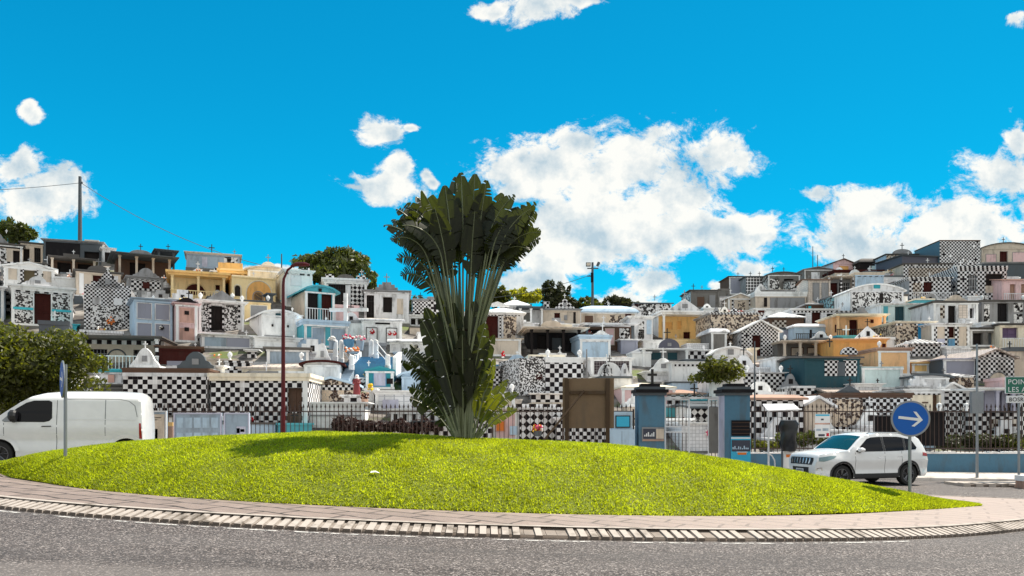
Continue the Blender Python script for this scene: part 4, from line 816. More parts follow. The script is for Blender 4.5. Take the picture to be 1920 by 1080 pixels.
T('checker vault with dark red door and railed terrace', 1744, 568, 78, 44, 'ck.2', 'flat', 'ck.2', 4, rt=.2, op=[(.45, .22, .3, .9, 'd', 'dred'), (.18, .2, .3, .85, 'm', 'ckbr')], rail='white2', smat='grey')
T('low gabled beige skyline vault with dark middle doorway', 1890, 500, 100, 34, 'beige', 'curve', 'mold', 5, rh=10, op=[(.42, .15, 0, .85, 'd', 'dred'), (.18, .2, .1, .7, 'p', 'grey/pink'), (.7, .24, .1, .8, 'p', 'grey/pink')], cross=((.42, 10, 'blackmetal'),))
T('dark blue slab vault under the low gabled skyline vault', 1888, 524, 84, 30, 'slate', 'flat', 'grey', 4, op=[(.4, .1, .4, .8, 'b', 'teal')])
T('salmon pink vault with two tall red windows at the right edge', 1908, 570, 60, 44, 'pink', 'slope', 'rose', 4, rh=8, op=[(.35, .18, .2, .85, 'd', 'terra'), (.7, .18, .2, .85, 'd', 'terra')], rail='white2')
T('small pink gabled chapel tomb with a cross on the skyline', 1582, 512, 40, 18, 'pink', 'gable', 'brown', 4, rh=8, yaw=8, smat='lblue', fm='pink', op=[(.5, .45, .05, .75, 'p', 'rose/ochre')], cross=((.5, 9, 'blackmetal'),))
T('dark tomb with round grey roof on the skyline', 1634, 508, 44, 16, 'dark', 'dome', 'mold', 4, rh=10, op=[(.7, .4, 0, .6, 'm', 'mint')])
T('skyline tomb with grey arch crest, mosaic walls and a dark door', 1692, 508, 60, 30, 'mosb', 'flat', 'mold', 4, smat='lblue', op=[(.5, .3, 0, .85, 'o'), (.2, .1, 0, .9, 'm', 'ck.2'), (.75, .1, 0, .9, 'm', 'ck.2')], ped=('arc', .5, .6, 9, 'grey'), cross=((.5, 12, 'blackmetal'),))
T('vault with plain blue panel framed by checker tiles', 1630, 550, 54, 34, 'lblue', 'flat', 'beige', 4, rt=.3, over=.1, smat='bt', op=[(.5, .94, .02, .34, 'm', 'ckblue'), (.03, .05, .36, .98, 'm', 'ckblue'), (.97, .05, .36, .98, 'm', 'ckblue')], band=('ckblue', 2))
T('columned grey vault with barred gallery left of the blue panel', 1578, 556, 50, 36, 'grey', 'flat', 'beige', 4, porch=1, cols=3, cm='ck.2', op=[(.3, .4, .1, .8, 'd', 'dred'), (.75, .4, .1, .8, 'g', 'white2')])
T('long red edged roof vault behind the blue panel', 1610, 520, 90, 8, 'beige', 'flat', 'dred', 4, rt=.4)
T('cyan mosaic tomb with checker corner', 1572, 584, 34, 26, 'mosc', 'flat', 'grey', 3, op=[(.92, .14, 0, 1, 'm', 'ck.2')])
T('curved grey shed vault with pale cyan canopy', 1534, 586, 44, 14, 'brown', 'dome', 'grey', 3, rh=5, op=[(.1, .2, 0, .9, 'm', 'cyan')])
T('grey ridge vault cluster with a pale plate left of the pink chapel', 1534, 528, 52, 22, 'concrete', 'gable', 'grey', 4, rh=5, op=[(.4, .3, .2, .8, 'm', 'white2'), (.8, .2, .1, .7, 'm', 'mos.2')])
T('sagging dark grey hillside vault with mosaic railings', 1502, 548, 40, 20, 'mos.2', 'slope', 'mold', 4, rh=5)
# ---- right front rows
T('dark teal tomb with two checker panels, checker dome crest and black cross', 1560, 738, 104, 66, 'darkteal', 'slope', 'mold', 4, rh=6, yaw=2, fm='darkteal', op=[(.49, .25, .5, .98, 'm', 'ck.14'), (.84, .27, .5, .98, 'm', 'ck.14'), (.665, .13, .5, .9, 'b', 'slate')], ped=('arc', .82, .3, 14, 'ck.14'), cross=((.47, 17, 'blackmetal'),))
T('pale sky blue box tomb right of the dark teal tomb', 1654, 730, 78, 40, 'mint', 'flat', 'mint', 3, rt=.08, over=.03)
T('orange brown block mausoleum behind the sky blue tomb', 1676, 704, 60, 46, 'peach', 'flat', 'terra', 4, rt=.2, smat='peach')
T('small mustard wing beside the orange brown block', 1726, 700, 34, 18, 'yellow', 'flat', 'yellow', 3, rt=.08)
T('checkered diamond tomb with ridge roof in the middle of the right slope', 1738, 668, 52, 22, 'ck.16', 'hip', 'ck.16', 3, rh=12, op=[], cross=((.5, 8, 'white'),))
T('checker fronted tomb with urn row behind the right gate pillar', 1434, 738, 74, 38, 'ck.16', 'flat', 'white2', 3, rt=.06)
T('pink brown tiled slab tomb with white petals', 1408, 700, 72, 14, 'rose', 'slope', 'rooftile', 3, rh=6, yaw=2)
T('white stepped box tomb left of the dark teal tomb', 1478, 716, 48, 44, 'white', 'flat', 'white', 3, rt=.08, op=[(.97, .06, .3, .8, 'm', 'mos.14')])
T('narrow cream pillar monument behind the power cable', 1414, 684, 10, 28, 'cream', 'flat', 'cream', .6, low=1, name='pillar_monument', cat='monument')
T('white layered marble tomb with blue rim', 1628, 744, 50, 22, 'white2', 'flat', 'white', 3, rt=.1)
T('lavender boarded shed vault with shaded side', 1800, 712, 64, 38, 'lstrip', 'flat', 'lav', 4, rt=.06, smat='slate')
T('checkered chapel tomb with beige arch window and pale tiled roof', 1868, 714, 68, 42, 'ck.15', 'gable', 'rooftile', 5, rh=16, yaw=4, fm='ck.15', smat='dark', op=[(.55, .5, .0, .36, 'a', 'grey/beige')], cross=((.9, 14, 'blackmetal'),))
T('white curved roof tomb behind the lavender shed', 1744, 736, 70, 28, 'white2', 'curve', 'slate', 3, rh=4)
T('white stepped headboard grave in front of the curved roof tomb', 1722, 740, 34, 12, 'white2', 'step' if 0 else 'flat', 'white2', 2, ped=('step', .5, .9, 18, 'white2'), urn=1)
T('small white gabled grave next to the stepped headboard', 1786, 738, 28, 8, 'white', 'gable', 'white', 2, rh=10)
T('mosaic crazed shrine tomb right of the small white gabled grave', 1806, 734, 40, 26, 'mosb', 'hip', 'mos.16', 3, rh=8)
T('tall checker front tomb with brown lid behind the right fence', 1452, 822, 108, 72, 'ck.24', 'slope', 'terra', 3, rh=8, yaw=1, smat='ck.24')
T('beige gabled tomb with blank front', 1534, 812, 50, 48, 'beige', 'gable', 'white2', 3.5, rh=18, yaw=6, fm='beige')
T('checker and mosaic tomb with long brown roof beam and dark gable', 1634, 806, 150, 60, 'ck.16', 'flat', 'brown', 3, rt=.24, over=.08, yaw=0, op=[(.2, .38, .1, .96, 'm', 'mosb')], ped=('tri', .22, .28, 14, 'slate'), cross=((.24, 16, 'blackmetal'),))
T('pale tiled roof tomb behind the brown roof beam', 1600, 750, 92, 12, 'beige', 'slope', 'rooftile', 4, rh=12)
T('pale green tomb with a dark triangle emblem and open doorway', 1734, 792, 74, 58, 'mint', 'flat', 'white', 3, rt=.12, band=('ck.12', 2), op=[(.78, .16, .1, .9, 'd', 'brown'), (.5, .14, .62, .66, 'b', 'brown')], fm='cream')
T('checker tomb with white arched brace right of the pale green tomb', 1804, 794, 62, 60, 'ck.16', 'flat', 'white', 3, rt=.06, op=[(.7, .4, .1, .6, 'm', 'ckbr')])
T('dark recessed colonnade tomb behind the green direction sign', 1872, 780, 70, 48, 'lav', 'flat', 'white', 3, porch=.8, cols=3, cm='lav', op=[(.25, .25, .1, .95, 'o'), (.75, .2, .1, .95, 'o')])
T('wide checkered terrace tomb behind the fence at the right edge', 1870, 832, 110, 58, 'ck.2', 'flat', 'slate', 3, yaw=-1, rt=.06, op=[(.6, .5, .5, .8, 'm', 'ckbr')])
T('checker terrace tomb behind the dark shade screens', 1790, 826, 64, 52, 'ck.18', 'flat', 'white2', 3, yaw=-1, rt=.06)
# ---- middle front rows, behind the fence
T('diamond checkered tomb behind the fence left of the wooden board', 1018, 830, 88, 62, 'dia.22', 'flat', 'white2', 2.5, yaw=6, rt=.1, smat='dia.22', ped=('rect', .4, .95, 6, 'ck.3'))
T('checker tomb seen under the wooden board', 1090, 838, 92, 50, 'ck.16', 'flat', 'white2', 2.5, yaw=4)
T('small pink vault with brown plate behind the fence beside the palm', 948, 826, 50, 54, 'pink', 'flat', 'beige', 2.5, yaw=4, op=[(.3, .4, .3, .7, 'p', 'rose/orange'), (.8, .3, .2, .5, 'b', 'lblue')])
T('small checker tomb right of the palm stem', 906, 830, 36, 42, 'ck.2', 'flat', 'ck.2', 2, yaw=4)
T('beige wall tomb with terracotta doorway behind the wooden board', 1036, 786, 64, 26, 'beige', 'flat', 'beige', 3, yaw=3, op=[(.55, .4, .1, .9, 'd', 'orange')])
T('pale marble bench tomb with slim urns', 930, 766, 72, 26, 'white', 'flat', 'white2', 2.5, yaw=4, urn=2, op=[(.5, .8, .2, .7, 'm', 'beige')])
T('white tiled step tomb behind the gate with a red wreath', 1310, 846, 64, 50, 'wt', 'flat', 'white', 2.5, yaw=2, rt=.1, op=[(.78, .24, .5, .95, 'f', 'pinkflower')])
T('diamond checker box tomb seen through the gate', 1324, 800, 56, 34, 'dia.24', 'slope', 'slate', 2.5, rh=6, yaw=12, smat='white', cross=((.6, 20, 'blackmetal'),))
T('white bench grave with dark flowers seen through the gate', 1272, 812, 44, 22, 'white', 'flat', 'white', 2, yaw=2, op=[(.6, .6, .5, 1.0, 'f', 'dred')])
T('small checker tomb with brown hipped lid behind the gate', 1284, 766, 66, 26, 'ck.22', 'hip', 'terra', 2.5, rh=8, yaw=2)
T('white tomb with cyan lid seen through the gate', 1322, 776, 62, 24, 'white', 'flat', 'cyan', 2.5, yaw=2, rt=.08)
# ================================================================ vegetation
LEAF = {}
def lm(k):
    if k not in LEAF:
        LEAF['tree'] = leafmat('tree_leaf', (.045, .056, .010), .3, (.14, .17, .012), .5, 1.5)
        LEAF['bush'] = leafmat('bush_leaf', (.045, .052, .006), .3, (.24, .26, .012), .5, 1.9)
        LEAF['dark'] = leafmat('dark_leaf', (.030, .034, .012), .25, (.08, .09, .015), .5, 1.1)
        LEAF['bright'] = leafmat('bright_leaf', (.20, .22, .012), .45, (.55, .52, .02), .45, 1.2)
        LEAF['hedge'] = leafmat('purple_hedge_leaf', (.035, .018, .014), .2, (.07, .02, .015), .5, 1.1)
        LEAF['palm'] = leafmat('traveller_palm_leaf', (.016, .020, .007), .34, (.075, .095, .006), .45, .9)
        LEAF['young'] = leafmat('young_palm_leaf', (.055, .070, .008), .4, (.24, .26, .010), .38, .8)
        LEAF['stalk'] = leafmat('palm_stalk', (.16, .18, .10), .1, (.08, .09, .03), .4, .6)
        LEAF['bark'] = plaster('bark', (.09, .065, .045), .5)
    return LEAF[k]
lm('tree')
for k in ('bark', 'stalk'): MATS[k] = LEAF[k]
def foliage(name, blobs, n, size, key, parent, seed=0, shell=.55):
    """blobs = [(x,y,z,rx,ry,rz)] in local metres; many small leaf quads"""
    g = np.random.default_rng(seed); B = np.array(blobs); vol = B[:, 3] * B[:, 5]; pick = g.choice(len(B), n, p=vol / vol.sum())
    d = g.normal(size=(n, 3)); d /= np.linalg.norm(d, axis=1)[:, None]
    r_ = (shell if name != 'large_crown' else .4) + (1 - shell) * g.random(n) ** .5; lump = 1 + .22 * np.sin(d[:, 0] * 6 + pick) * np.cos(d[:, 2] * 7 + pick * 2.1)
    c = B[pick, :3] + d * B[pick, 3:] * (r_ * lump)[:, None]
    s = size * g.uniform(.6, 1.35, n); a = g.normal(size=(n, 3)); a /= np.linalg.norm(a, axis=1)[:, None]; nn = d * .8 + g.normal(size=(n, 3)) * .6
    b_ = np.cross(nn, a); b_ /= np.linalg.norm(b_, axis=1)[:, None]; a = np.cross(b_, nn); a /= np.linalg.norm(a, axis=1)[:, None]
    V = np.stack([c - a * s[:, None], c - b_ * (s * .38)[:, None], c + a * s[:, None], c + b_ * (s * .38)[:, None]], 1)
    return fastmesh(name, V, np.arange(n * 4).reshape(-1, 4), lm(key), parent)
def tree(label, cx, cy, wpx, hpx, Y, key='tree', n=3500, size=.22, lobes=9, seed=0, cat='tree', name='leafy_tree', group=None, base=None, trunk=True, squash=.8):
    S = Y / F; g = np.random.default_rng(seed + 11); c = at(cx, cy, Y); W_, H = wpx * S, hpx * S
    gz = float(terr(c.x, Y)) if base is None else base
    root = thing(name, label, cat, (c.x, Y, gz), 0, group); zc = c.z - gz
    bl = []
    for i in range(lobes):
        a = g.uniform(0, 6.28); rr = g.uniform(.15, .62)
        bl.append((math.cos(a) * rr * W_ * .5, math.sin(a) * rr * W_ * .4, zc + g.uniform(-.5, .62) * H * .5 * (1 - rr * .6), W_ * g.uniform(.16, .27), W_ * g.uniform(.16, .26), H * g.uniform(.17, .30) * squash))
    bl.append((0, 0, zc - H * .08, W_ * .32, W_ * .3, H * .30))
    for i in range(lobes): a = g.uniform(-.3, 3.44); q_ = g.uniform(.07, .12); bl.append((math.cos(a) * W_ * .46 * g.uniform(.85, 1.1), g.uniform(-.2, .2) * W_, zc - H * .02 + math.sin(a) * H * .46 * g.uniform(.8, 1.1), W_ * q_, W_ * q_, H * q_ * 1.3))
    if name in ('large_bush', 'round_bush'): bl += [(W_ * k * .2, 0, zc - H * .34, W_ * .2, W_ * .18, H * .22) for k in (-2, -1, 0, 1, 2)] + [(W_ * k * .2, .2, zc - H * .52, W_ * .2, W_ * .16, H * .2) for k in (-3, -2, -1, 0, 1)]; trunk = False
    foliage('crown', bl, n, size, key, root, seed)
    if trunk:
        q = MB(); top = Vector((0, 0, zc)); q.tube([(0, 0, -.4), (.05, 0, zc * .45), (0, .05, zc)], [.05 + H * .05, .04 + H * .04, H * .02], 'bark', 7)
        for b_ in bl[:5]: q.tube([(0, 0, max(.2, zc - H * .42)), ((b_[0]) * .5, b_[1] * .5, (zc - H * .3 + b_[2]) / 2 + .1), b_[:3]], [H * .025, H * .018, H * .008], 'bark', 5)
        q.build('trunk', root)
    return root
tree('dark tree with yellow tips rising over the far left ridge vaults', 20, 438, 76, 56, 70, 'tree', 2600, .22, seed=1)
tree('broad mango tree with clustered leaves behind the white pavilion', 624, 508, 144, 76, 64, 'tree', 8000, .24, 15, seed=2)
tree('dark trailing branch of leaves at the right foot of the mango tree', 694, 548, 26, 60, 61, 'tree', 700, .2, 5, seed=3, cat='shrub', name='leafy_shrub', trunk=True)
tree('small round tree low on the ridge just left of the palm', 787, 578, 44, 40, 72, 'tree', 1300, .22, seed=4)
tree('yellow green tree on the ridge just right of the palm', 930, 560, 56, 44, 84, 'bush', 1800, .25, seed=5)
tree('pale feathery bamboo like tree on the middle skyline', 985, 556, 70, 34, 92, 'bright', 1800, .25, seed=6, squash=.7)
tree('tallest dark cone shaped tree on the middle skyline', 1038, 560, 50, 66, 80, 'dark', 2600, .24, seed=7, squash=1)
tree('dark rounded tree leaning on the cone shaped tree', 1066, 566, 40, 46, 81, 'dark', 1500, .24, seed=8)
tree('low dark tree below the floodlight mast', 1104, 574, 56, 34, 82, 'tree', 1500, .24, seed=9)
tree('dark green tree right of the floodlight mast', 1160, 570, 56, 32, 85, 'dark', 1500, .24, seed=10)
tree('far low treetop left of the right hill', 1192, 578, 34, 20, 90, 'tree', 700, .24, seed=12)
tree('big rounded yellow green bush behind the white van', 44, 682, 262, 148, 27.5, 'bush', 26000, .10, 22, seed=13, cat='bush', name='large_bush', squash=1, base=.5)
tree('bright green bush standing among white tombs behind the gate', 1352, 686, 76, 44, 40.5, 'bush', 2600, .12, seed=14, cat='bush', name='round_bush')
tree('little yellow green shrub between two left mausoleums', 150, 562, 22, 26, 56, 'bright', 500, .12, 5, seed=15, cat='shrub', name='leafy_shrub')
tree('yellow leafed shrub beside the beige panel vault', 1812, 634, 28, 26, 57, 'bright', 500, .13, 5, seed=16, cat='shrub', name='leafy_shrub')
tree('small green plant at the terrace edge on the far right slope', 1912, 560, 24, 24, 76, 'tree', 400, .15, 5, seed=17, cat='shrub', name='leafy_shrub')
def creeper(label, x0, x1, y0, y1, Y, key, n, size, seed, cat='plants', name='ground_creeper'):
    S = Y / F; c = at((x0 + x1) / 2, y1, Y); root = thing(name, label, cat, c, 0); g = np.random.default_rng(seed)
    W_, H = (x1 - x0) * S, (y1 - y0) * S; k = max(4, int(W_ / H * 2))
    bl = [((i / (k - 1) - .5) * W_ * .9, g.uniform(0, .6) + H * .3, H * g.uniform(.4, .62), W_ / k * .8, .5, H * g.uniform(.3, .46)) for i in range(k)]
    foliage('leaves', bl, n, size, key, root, seed); return root
creeper('patch of yellow green weeds on the terrace under the mosaic tomb', 380, 472, 646, 676, 46, 'bright', 2600, .12, 21)
creeper('dark purple hedge behind the fence left of the palm', 626, 826, 784, 818, 33.4, 'hedge', 6500, .09, 22, 'hedge', 'clipped_hedge')
creeper('taller dark purple hedge end beside the white bench tomb', 622, 660, 776, 820, 33.3, 'hedge', 1800, .09, 23, 'hedge', 'clipped_hedge')
creeper('leafy strip growing behind the fence above the parked car', 1470, 1560, 806, 842, 33.2, 'tree', 2200, .09, 24, 'hedge', 'low_hedge')
creeper('dark leafy strip behind the fence at the right edge', 1770, 1925, 812, 846, 33.2, 'dark', 4200, .09, 25, 'hedge', 'low_hedge')
creeper('yellow green leafy weeds behind the fence right of the second gate pillar', 1406, 1470, 824, 846, 33.1, 'bush', 1400, .08, 26)
creeper('yellow green bush foot at the right edge above the blue wall', 1880, 1930, 818, 848, 33.0, 'bush', 1200, .08, 27)

# ---------------------------------------------------------------- traveller palm
PX, PY = -1.06, 17.45; PZ = float(mound(PX, PY))
palm = thing('traveller_palm', 'tall fan shaped traveller palm with torn dark leaves on the grass mound', 'palm', (PX, PY, PZ))
pg = random.Random(5)
def palm_leaf(b0, phi, Lp, Lb, w, bend, twist, key='palm', tear=.5, out=0.0, sr=.030, pb=0.0, gapf=1.0):
    """b0 base point local; phi fan angle; petiole Lp; blade Lb; bend = total extra angle gained along the blade"""
    pos = Vector(b0); pts = [pos.copy()]; ang = phi; n1 = 7
    for i in range(n1):
        ang += pb / n1; d = Vector((math.sin(ang), out * .4, math.cos(ang))).normalized(); pos = pos + d * (Lp / n1); pts.append(pos.copy())
    q = MB(); q.tube(pts, [sr * 1.5 - sr * .75 * i / n1 for i in range(n1 + 1)], 'stalk', 5)
    n = 26; mid = []; tans = []
    for i in range(n + 1):
        f = i / n; a2 = ang + bend * (f ** 1.35); d = Vector((math.sin(a2), out * (.4 + .9 * f), math.cos(a2))).normalized()
        if i: pos = pos + d * (Lb / n)
        mid.append(pos.copy()); tans.append(d)
    prof = [max(.03, (math.sin(math.pi * min(1, (i / n) ** .80)) ** .55 if 0 < i < n else .05)) for i in range(n + 1)]
    for i, p_ in enumerate(prof):
        if i > n * .85: prof[i] = max(prof[i], .45 * (1 - (i / n - .85) / .15) + .12)
    q.tube(mid[::2], [sr * .6 * (1 - .8 * k / (n / 2)) + .004 for k in range(len(mid[::2]))], 'stalk', 4)
    for side in (-1, 1):
        i = 0
        while i < n:
            ln = 1 if pg.random() < tear else (pg.randint(5, 12) if tear < .4 else pg.randint(2, 5)); j = min(n, i + ln)
            if pg.random() < .05 * gapf: i = j; continue
            droop = pg.uniform(.0, .25) * (.3 + tear) + (tear * .7) * pg.random(); jt = pg.uniform(-.25, .25); shr = .82 if ln < 3 else .95
            rowA = []; m3 = 4
            ks = [i + (j - i) * u_ for u_ in (0.02, .5, .98)]
            for kk in ks:
                k0 = int(min(kk, n - 1)); fr = kk - k0; p0 = mid[k0].lerp(mid[k0 + 1], fr); tt = tans[k0]; pw_ = prof[k0] * (1 - fr) + prof[k0 + 1] * fr
                nrm = Vector((-tt.z, 0, tt.x)); 
                sdir_ = (Matrix.Rotation(twist, 3, tt) @ tt.cross(Vector((0, 1, 0))).normalized()) * side
                row = [p0]; cur = p0.copy(); dd = (sdir_ + tt * (.30 + jt * .5)).normalized()
                for s_ in range(1, m3 + 1):
                    dd2 = (dd + Vector((0, 0, -1)) * droop * (s_ / m3) * 1.3).normalized(); cur = cur + dd2 * (w / 2 * pw_ / m3); 
                    row.append(cur.copy())
                rowA.append(row)
            # narrow each strip toward its tip so that gaps open
            c_mid = rowA[1]
            for r_ in (rowA[0], rowA[2]):
                for s_ in range(1, m3 + 1):
                    f = s_ / m3; r_[s_] = r_[s_].lerp(c_mid[s_], (1 - shr) * f * 1.2 if s_ < m3 else ((.10 if ln >= 5 else .22) if ln >= 3 else .7))
            base = len(q.v)
            for A_, B_ in ((rowA[0], rowA[1]), (rowA[1], rowA[2])):
                for s_ in range(m3): q.face([A_[s_], B_[s_], B_[s_ + 1], A_[s_ + 1]] if side > 0 else [A_[s_ + 1], B_[s_ + 1], B_[s_], A_[s_]], key)
            i = j
    o = q.build('leaf', palm)
    return o
MATS['palm'] = LEAF['palm']; MATS['young'] = LEAF['young']
ZB = 2.0          # fan base height above the mound
PSEED = pg.seed(17)
for i in range(27):
    f = i / 26 * 2 - 1; phi = R(15.5) * f + R(.8) + R(pg.uniform(-1, 1)); ax = abs(f); side = 1 if f > 0 else -1
    Lp = 2.72 - .42 * ax + pg.uniform(-.15, .2); Lb = 1.72 - .58 * ax + pg.uniform(-.15, .15)
    bend = side * (R(3) + R(62 if side < 0 else 56) * ax ** 1.7) + R(pg.uniform(-8, 8)); tw = R(pg.uniform(-30, 30)) if ax < .5 else R(pg.uniform(-55, 55))
    palm_leaf((f * .16, pg.uniform(-.15, .15), ZB - .65 + .25 * ax), phi, Lp, Lb, .54, bend, tw, 'palm', .12 + .7 * ax ** 1.5, out=pg.uniform(-.2, .2), sr=.026, pb=side * R(4) * ax)
for (phi, Lp, Lb, bend, tear) in [(-17, 2.1, 1.0, -105, .95), (-18, 1.75, 1.0, -98, .95), (-15, 2.4, 1.15, -105, .95), (-13, 2.6, 1.2, -80, .8), (-16, 2.3, 1.25, -75, .9), (-12, 2.3, 1.2, -112, .9), (-10, 2.7, 1.35, -62, .7), (17, 2.45, 1.3, 85, .85), (19, 2.3, 1.3, 66, .9), (18, 2.6, 1.3, 40, .5), (12, 2.6, 1.35, 60, .7), (10, 2.5, 1.35, 100, .8), (13, 2.2, 1.25, 112, .9), (9, 2.7, 1.4, 45, .5), (15, 2.55, 1.35, 48, .6),
      (-8, 2.3, 1.4, -92, .8), (7, 2.2, 1.45, 14, .3), (-6, 2.1, 1.5, -10, .25), (2, 2.0, 1.55, 4, .2), (0, 2.3, 1.6, -3, .1), (4, 2.4, 1.6, 8, .15), (-3, 2.5, 1.6, -6, .15), (6, 2.0, 1.4, 75, .8), (-5, 2.0, 1.3, -70, .8)]:
    palm_leaf((.1 * (1 if phi > 0 else -1), pg.uniform(-.25, .1), ZB - .5), R(phi * .92), Lp, Lb * .90, .54, R(bend), R(pg.uniform(-50, 50)), 'palm', tear, out=pg.uniform(-.3, .1), sr=.022, pb=R(phi) * .15)
# stem and sheaths
q = MB(); q.tube([(0, 0, -.2), (-.02, 0, .8), (0, 0, 1.9), (.02, 0, 2.6)], [.17, .15, .13, .06], 'bark', 8); q.build('trunk', palm)
# lower clump of broad dark leaves
low = [(k_[0] * .85, *k_[1:]) for k_ in [(-16, 1.0, 1.7, -18, .25), (-9, 1.3, 1.8, -6, .15), (-3, 1.1, 1.8, -4, .1), (4, 1.2, 1.75, 5, .15), (9, 1.0, 1.5, 12, .3), (-22, .8, 1.5, -35, .6), (-27, .7, 1.35, -50, .8), (-20, .5, 1.5, -50, .7), (-32, .45, 1.1, -60, .6),
       (-12, .6, 1.6, -14, .2), (0, .6, 1.6, 0, .1), (6, .5, 1.5, 4, .3), (13, .9, 1.4, 20, .5), (-24, 1.1, 1.2, -60, .9), (-14, 1.5, 1.4, -16, .2), (-6, .4, 1.5, -10, .2), (-42, .3, 1.0, -45, .3)]]
for k, (phi, Lp, Lb, bend, tear) in enumerate(low):
    palm_leaf((phi * .006, pg.uniform(-.35, .1), .05), R(phi), Lp, Lb, .52, R(bend * .85), R(pg.uniform(-45, 45)), 'palm', tear + .15, out=pg.uniform(-.25, -.02), sr=.026)
# young sunlit shoots on the right
for k, (phi, Lp, Lb, bend, tear) in enumerate([(14, .8, 1.0, 6, .4), (24, .6, .9, 20, .6), (32, .7, .7, 50, .5), (14, .5, 1.0, 10, .2), (40, .35, .75, 45, .4), (22, .35, .8, 30, .3), (9, .45, .9, 2, .1)]):
    palm_leaf((.16 + phi * .004, pg.uniform(-.25, .0), .0), R(phi), Lp, Lb, .27, R(bend), R(pg.uniform(-25, 25)), 'young', tear, out=pg.uniform(-.3, .1), sr=.020)
for k in range(9):
    q = MB(); a = (k / 8 - .5); q.tube([(a * .35, -.12 - .05 * (k % 3), -.05), (a * .42, -.1, .7), (a * .30, 0, 1.6 + .1 * (k % 4))], [.05, .04, .022], 'stalk', 6); q.build('leaf_sheath', palm)
# ================================================================ street furniture, cars, fence
MATS['bluesign'] = plain('blue_sign_face', (.008, .10, .42), .4, 0, .25); MATS['signwhite'] = plain('white_sign_face', (.70, .72, .74), .35)
MATS['greensign'] = plain('green_sign_face', (.005, .13, .085), .35); MATS['redpaint'] = plain('dark_red_paint', (.085, .005, .007), .4, 0, .3)
MATS['wood'] = plaster('weathered_plywood', (.21, .145, .095), .45); MATS['darkwood'] = plaster('dark_batten', (.085, .055, .035), .4)
MATS['carwhite'] = plain('white_car_paint', (.78, .79, .80), .22, 0, .5, .6); MATS['tyre'] = plain('tyre_rubber', (.015, .015, .015), .8); MATS['blackplastic'] = plain('black_plastic', (.018, .018, .020), .55)
MATS['rim'] = plain('alloy_rim', (.16, .16, .17), .35, .7); MATS['taillight'] = plain('red_lamp_glass', (.35, .01, .015), .15); MATS['lampglass'] = plain('headlamp_glass', (.18, .28, .30), .08); MATS['chrome'] = plain('chrome', (.6, .6, .62), .15, 1)
MATS['poster'] = plain('poster_blue', (.02, .22, .42), .4); MATS['postercyan'] = plain('poster_cyan', (.03, .40, .62), .4); MATS['posterdark'] = plain('poster_dark', (.03, .035, .06), .4); MATS['bag'] = plain('black_bin_bag', (.006, .007, .010), .28)
MATS['glassteal'] = plain('windscreen_glass', (.008, .055, .068), .05, 0, .5); MATS['rail'] = plain('fence_iron', (.055, .035, .03), .55, .2)
def text_mesh(s, size, key, parent, loc, name, rot=(R(90), 0, 0), ext=.004, align='LEFT'):
    cu = bpy.data.curves.new(name, 'FONT'); cu.body = s; cu.size = size; cu.extrude = ext; cu.align_x = align; cu.space_character = 1.1
    o = bpy.data.objects.new(name + '_tmp', cu); COL.objects.link(o); dg = bpy.context.evaluated_depsgraph_get()
    me = bpy.data.meshes.new_from_object(o.evaluated_get(dg)); bpy.data.objects.remove(o); bpy.data.curves.remove(cu)
    me.name = name; me.materials.clear(); me.materials.append(M(key)); r_ = bpy.data.objects.new(name, me); COL.objects.link(r_); r_.parent = parent; r_.location = loc; r_.rotation_euler = rot; return r_

# fence on its low blue wall
YF = 31.2
def fx(px): return (px - 960) / F * YF
def fence(label, x0, x1, wlabel):
    wz = lambda x: float(zb(x)); n = max(1, int((x1 - x0) / 3)); 
    wall = thing('boundary_wall', wlabel, 'wall', ((x0 + x1) / 2, YF, 0)); ox = (x0 + x1) / 2
    q = MB(); q.box(x0 - ox, x1 - ox, -.12, .12, -.9, .34, 'wallblue'); q.build('wall_body', wall)
    q = MB(); g = random.Random(3); x = x0
    while x < x1 - .01:
        xn = min(x1, x + g.uniform(.25, .5)); q.box(x - ox, xn - ox, -.16 - g.uniform(0, .02), .16, .342, .38 + g.uniform(0, .05), 'white'); x = xn
    q.build('coping', wall)
    f_ = thing('iron_fence', label, 'fence', (ox, YF, .38)); q = MB(); x = x0 + .1
    while x < x1:
        q.box(x - .011 - ox, x + .011 - ox, -.011, .011, -.01, 1.78, 'rail'); X_ = x - ox
        for s_ in (0, 1):
            a = (.035, 0) if s_ else (0, .035); q.face([(X_ - a[0], -a[1], 1.78), (X_ + a[0], a[1], 1.78), (X_, 0, 1.92)], 'rail'); q.face([(X_ - a[0], -a[1], 1.78), (X_, 0, 1.70), (X_ + a[0], a[1], 1.78)], 'rail')
        x += .17
    tag(q.build('pickets', f_), kind=None)
    for z in (.14, 1.58): q = MB(); q.box(x0 - ox, x1 - ox, -.025, -.0115, z, z + .045, 'rail'); q.build('rail', f_)
    k = max(2, int((x1 - x0) / 2.6))
    for i in range(k + 1): x = x0 + (x1 - x0) * i / k; q = MB(); q.box(x - .03 - ox, x + .03 - ox, .012, .07, -.02, 1.7, 'rail'); q.build('post', f_)
fence('long spiked iron fence left of the gate pillars', fx(262), fx(1188), 'low blue boundary wall left of the gate pillars')
fence('spiked iron fence right of the gate pillars', fx(1404), fx(2010), 'low blue boundary wall with crumbling white top right of the gate')
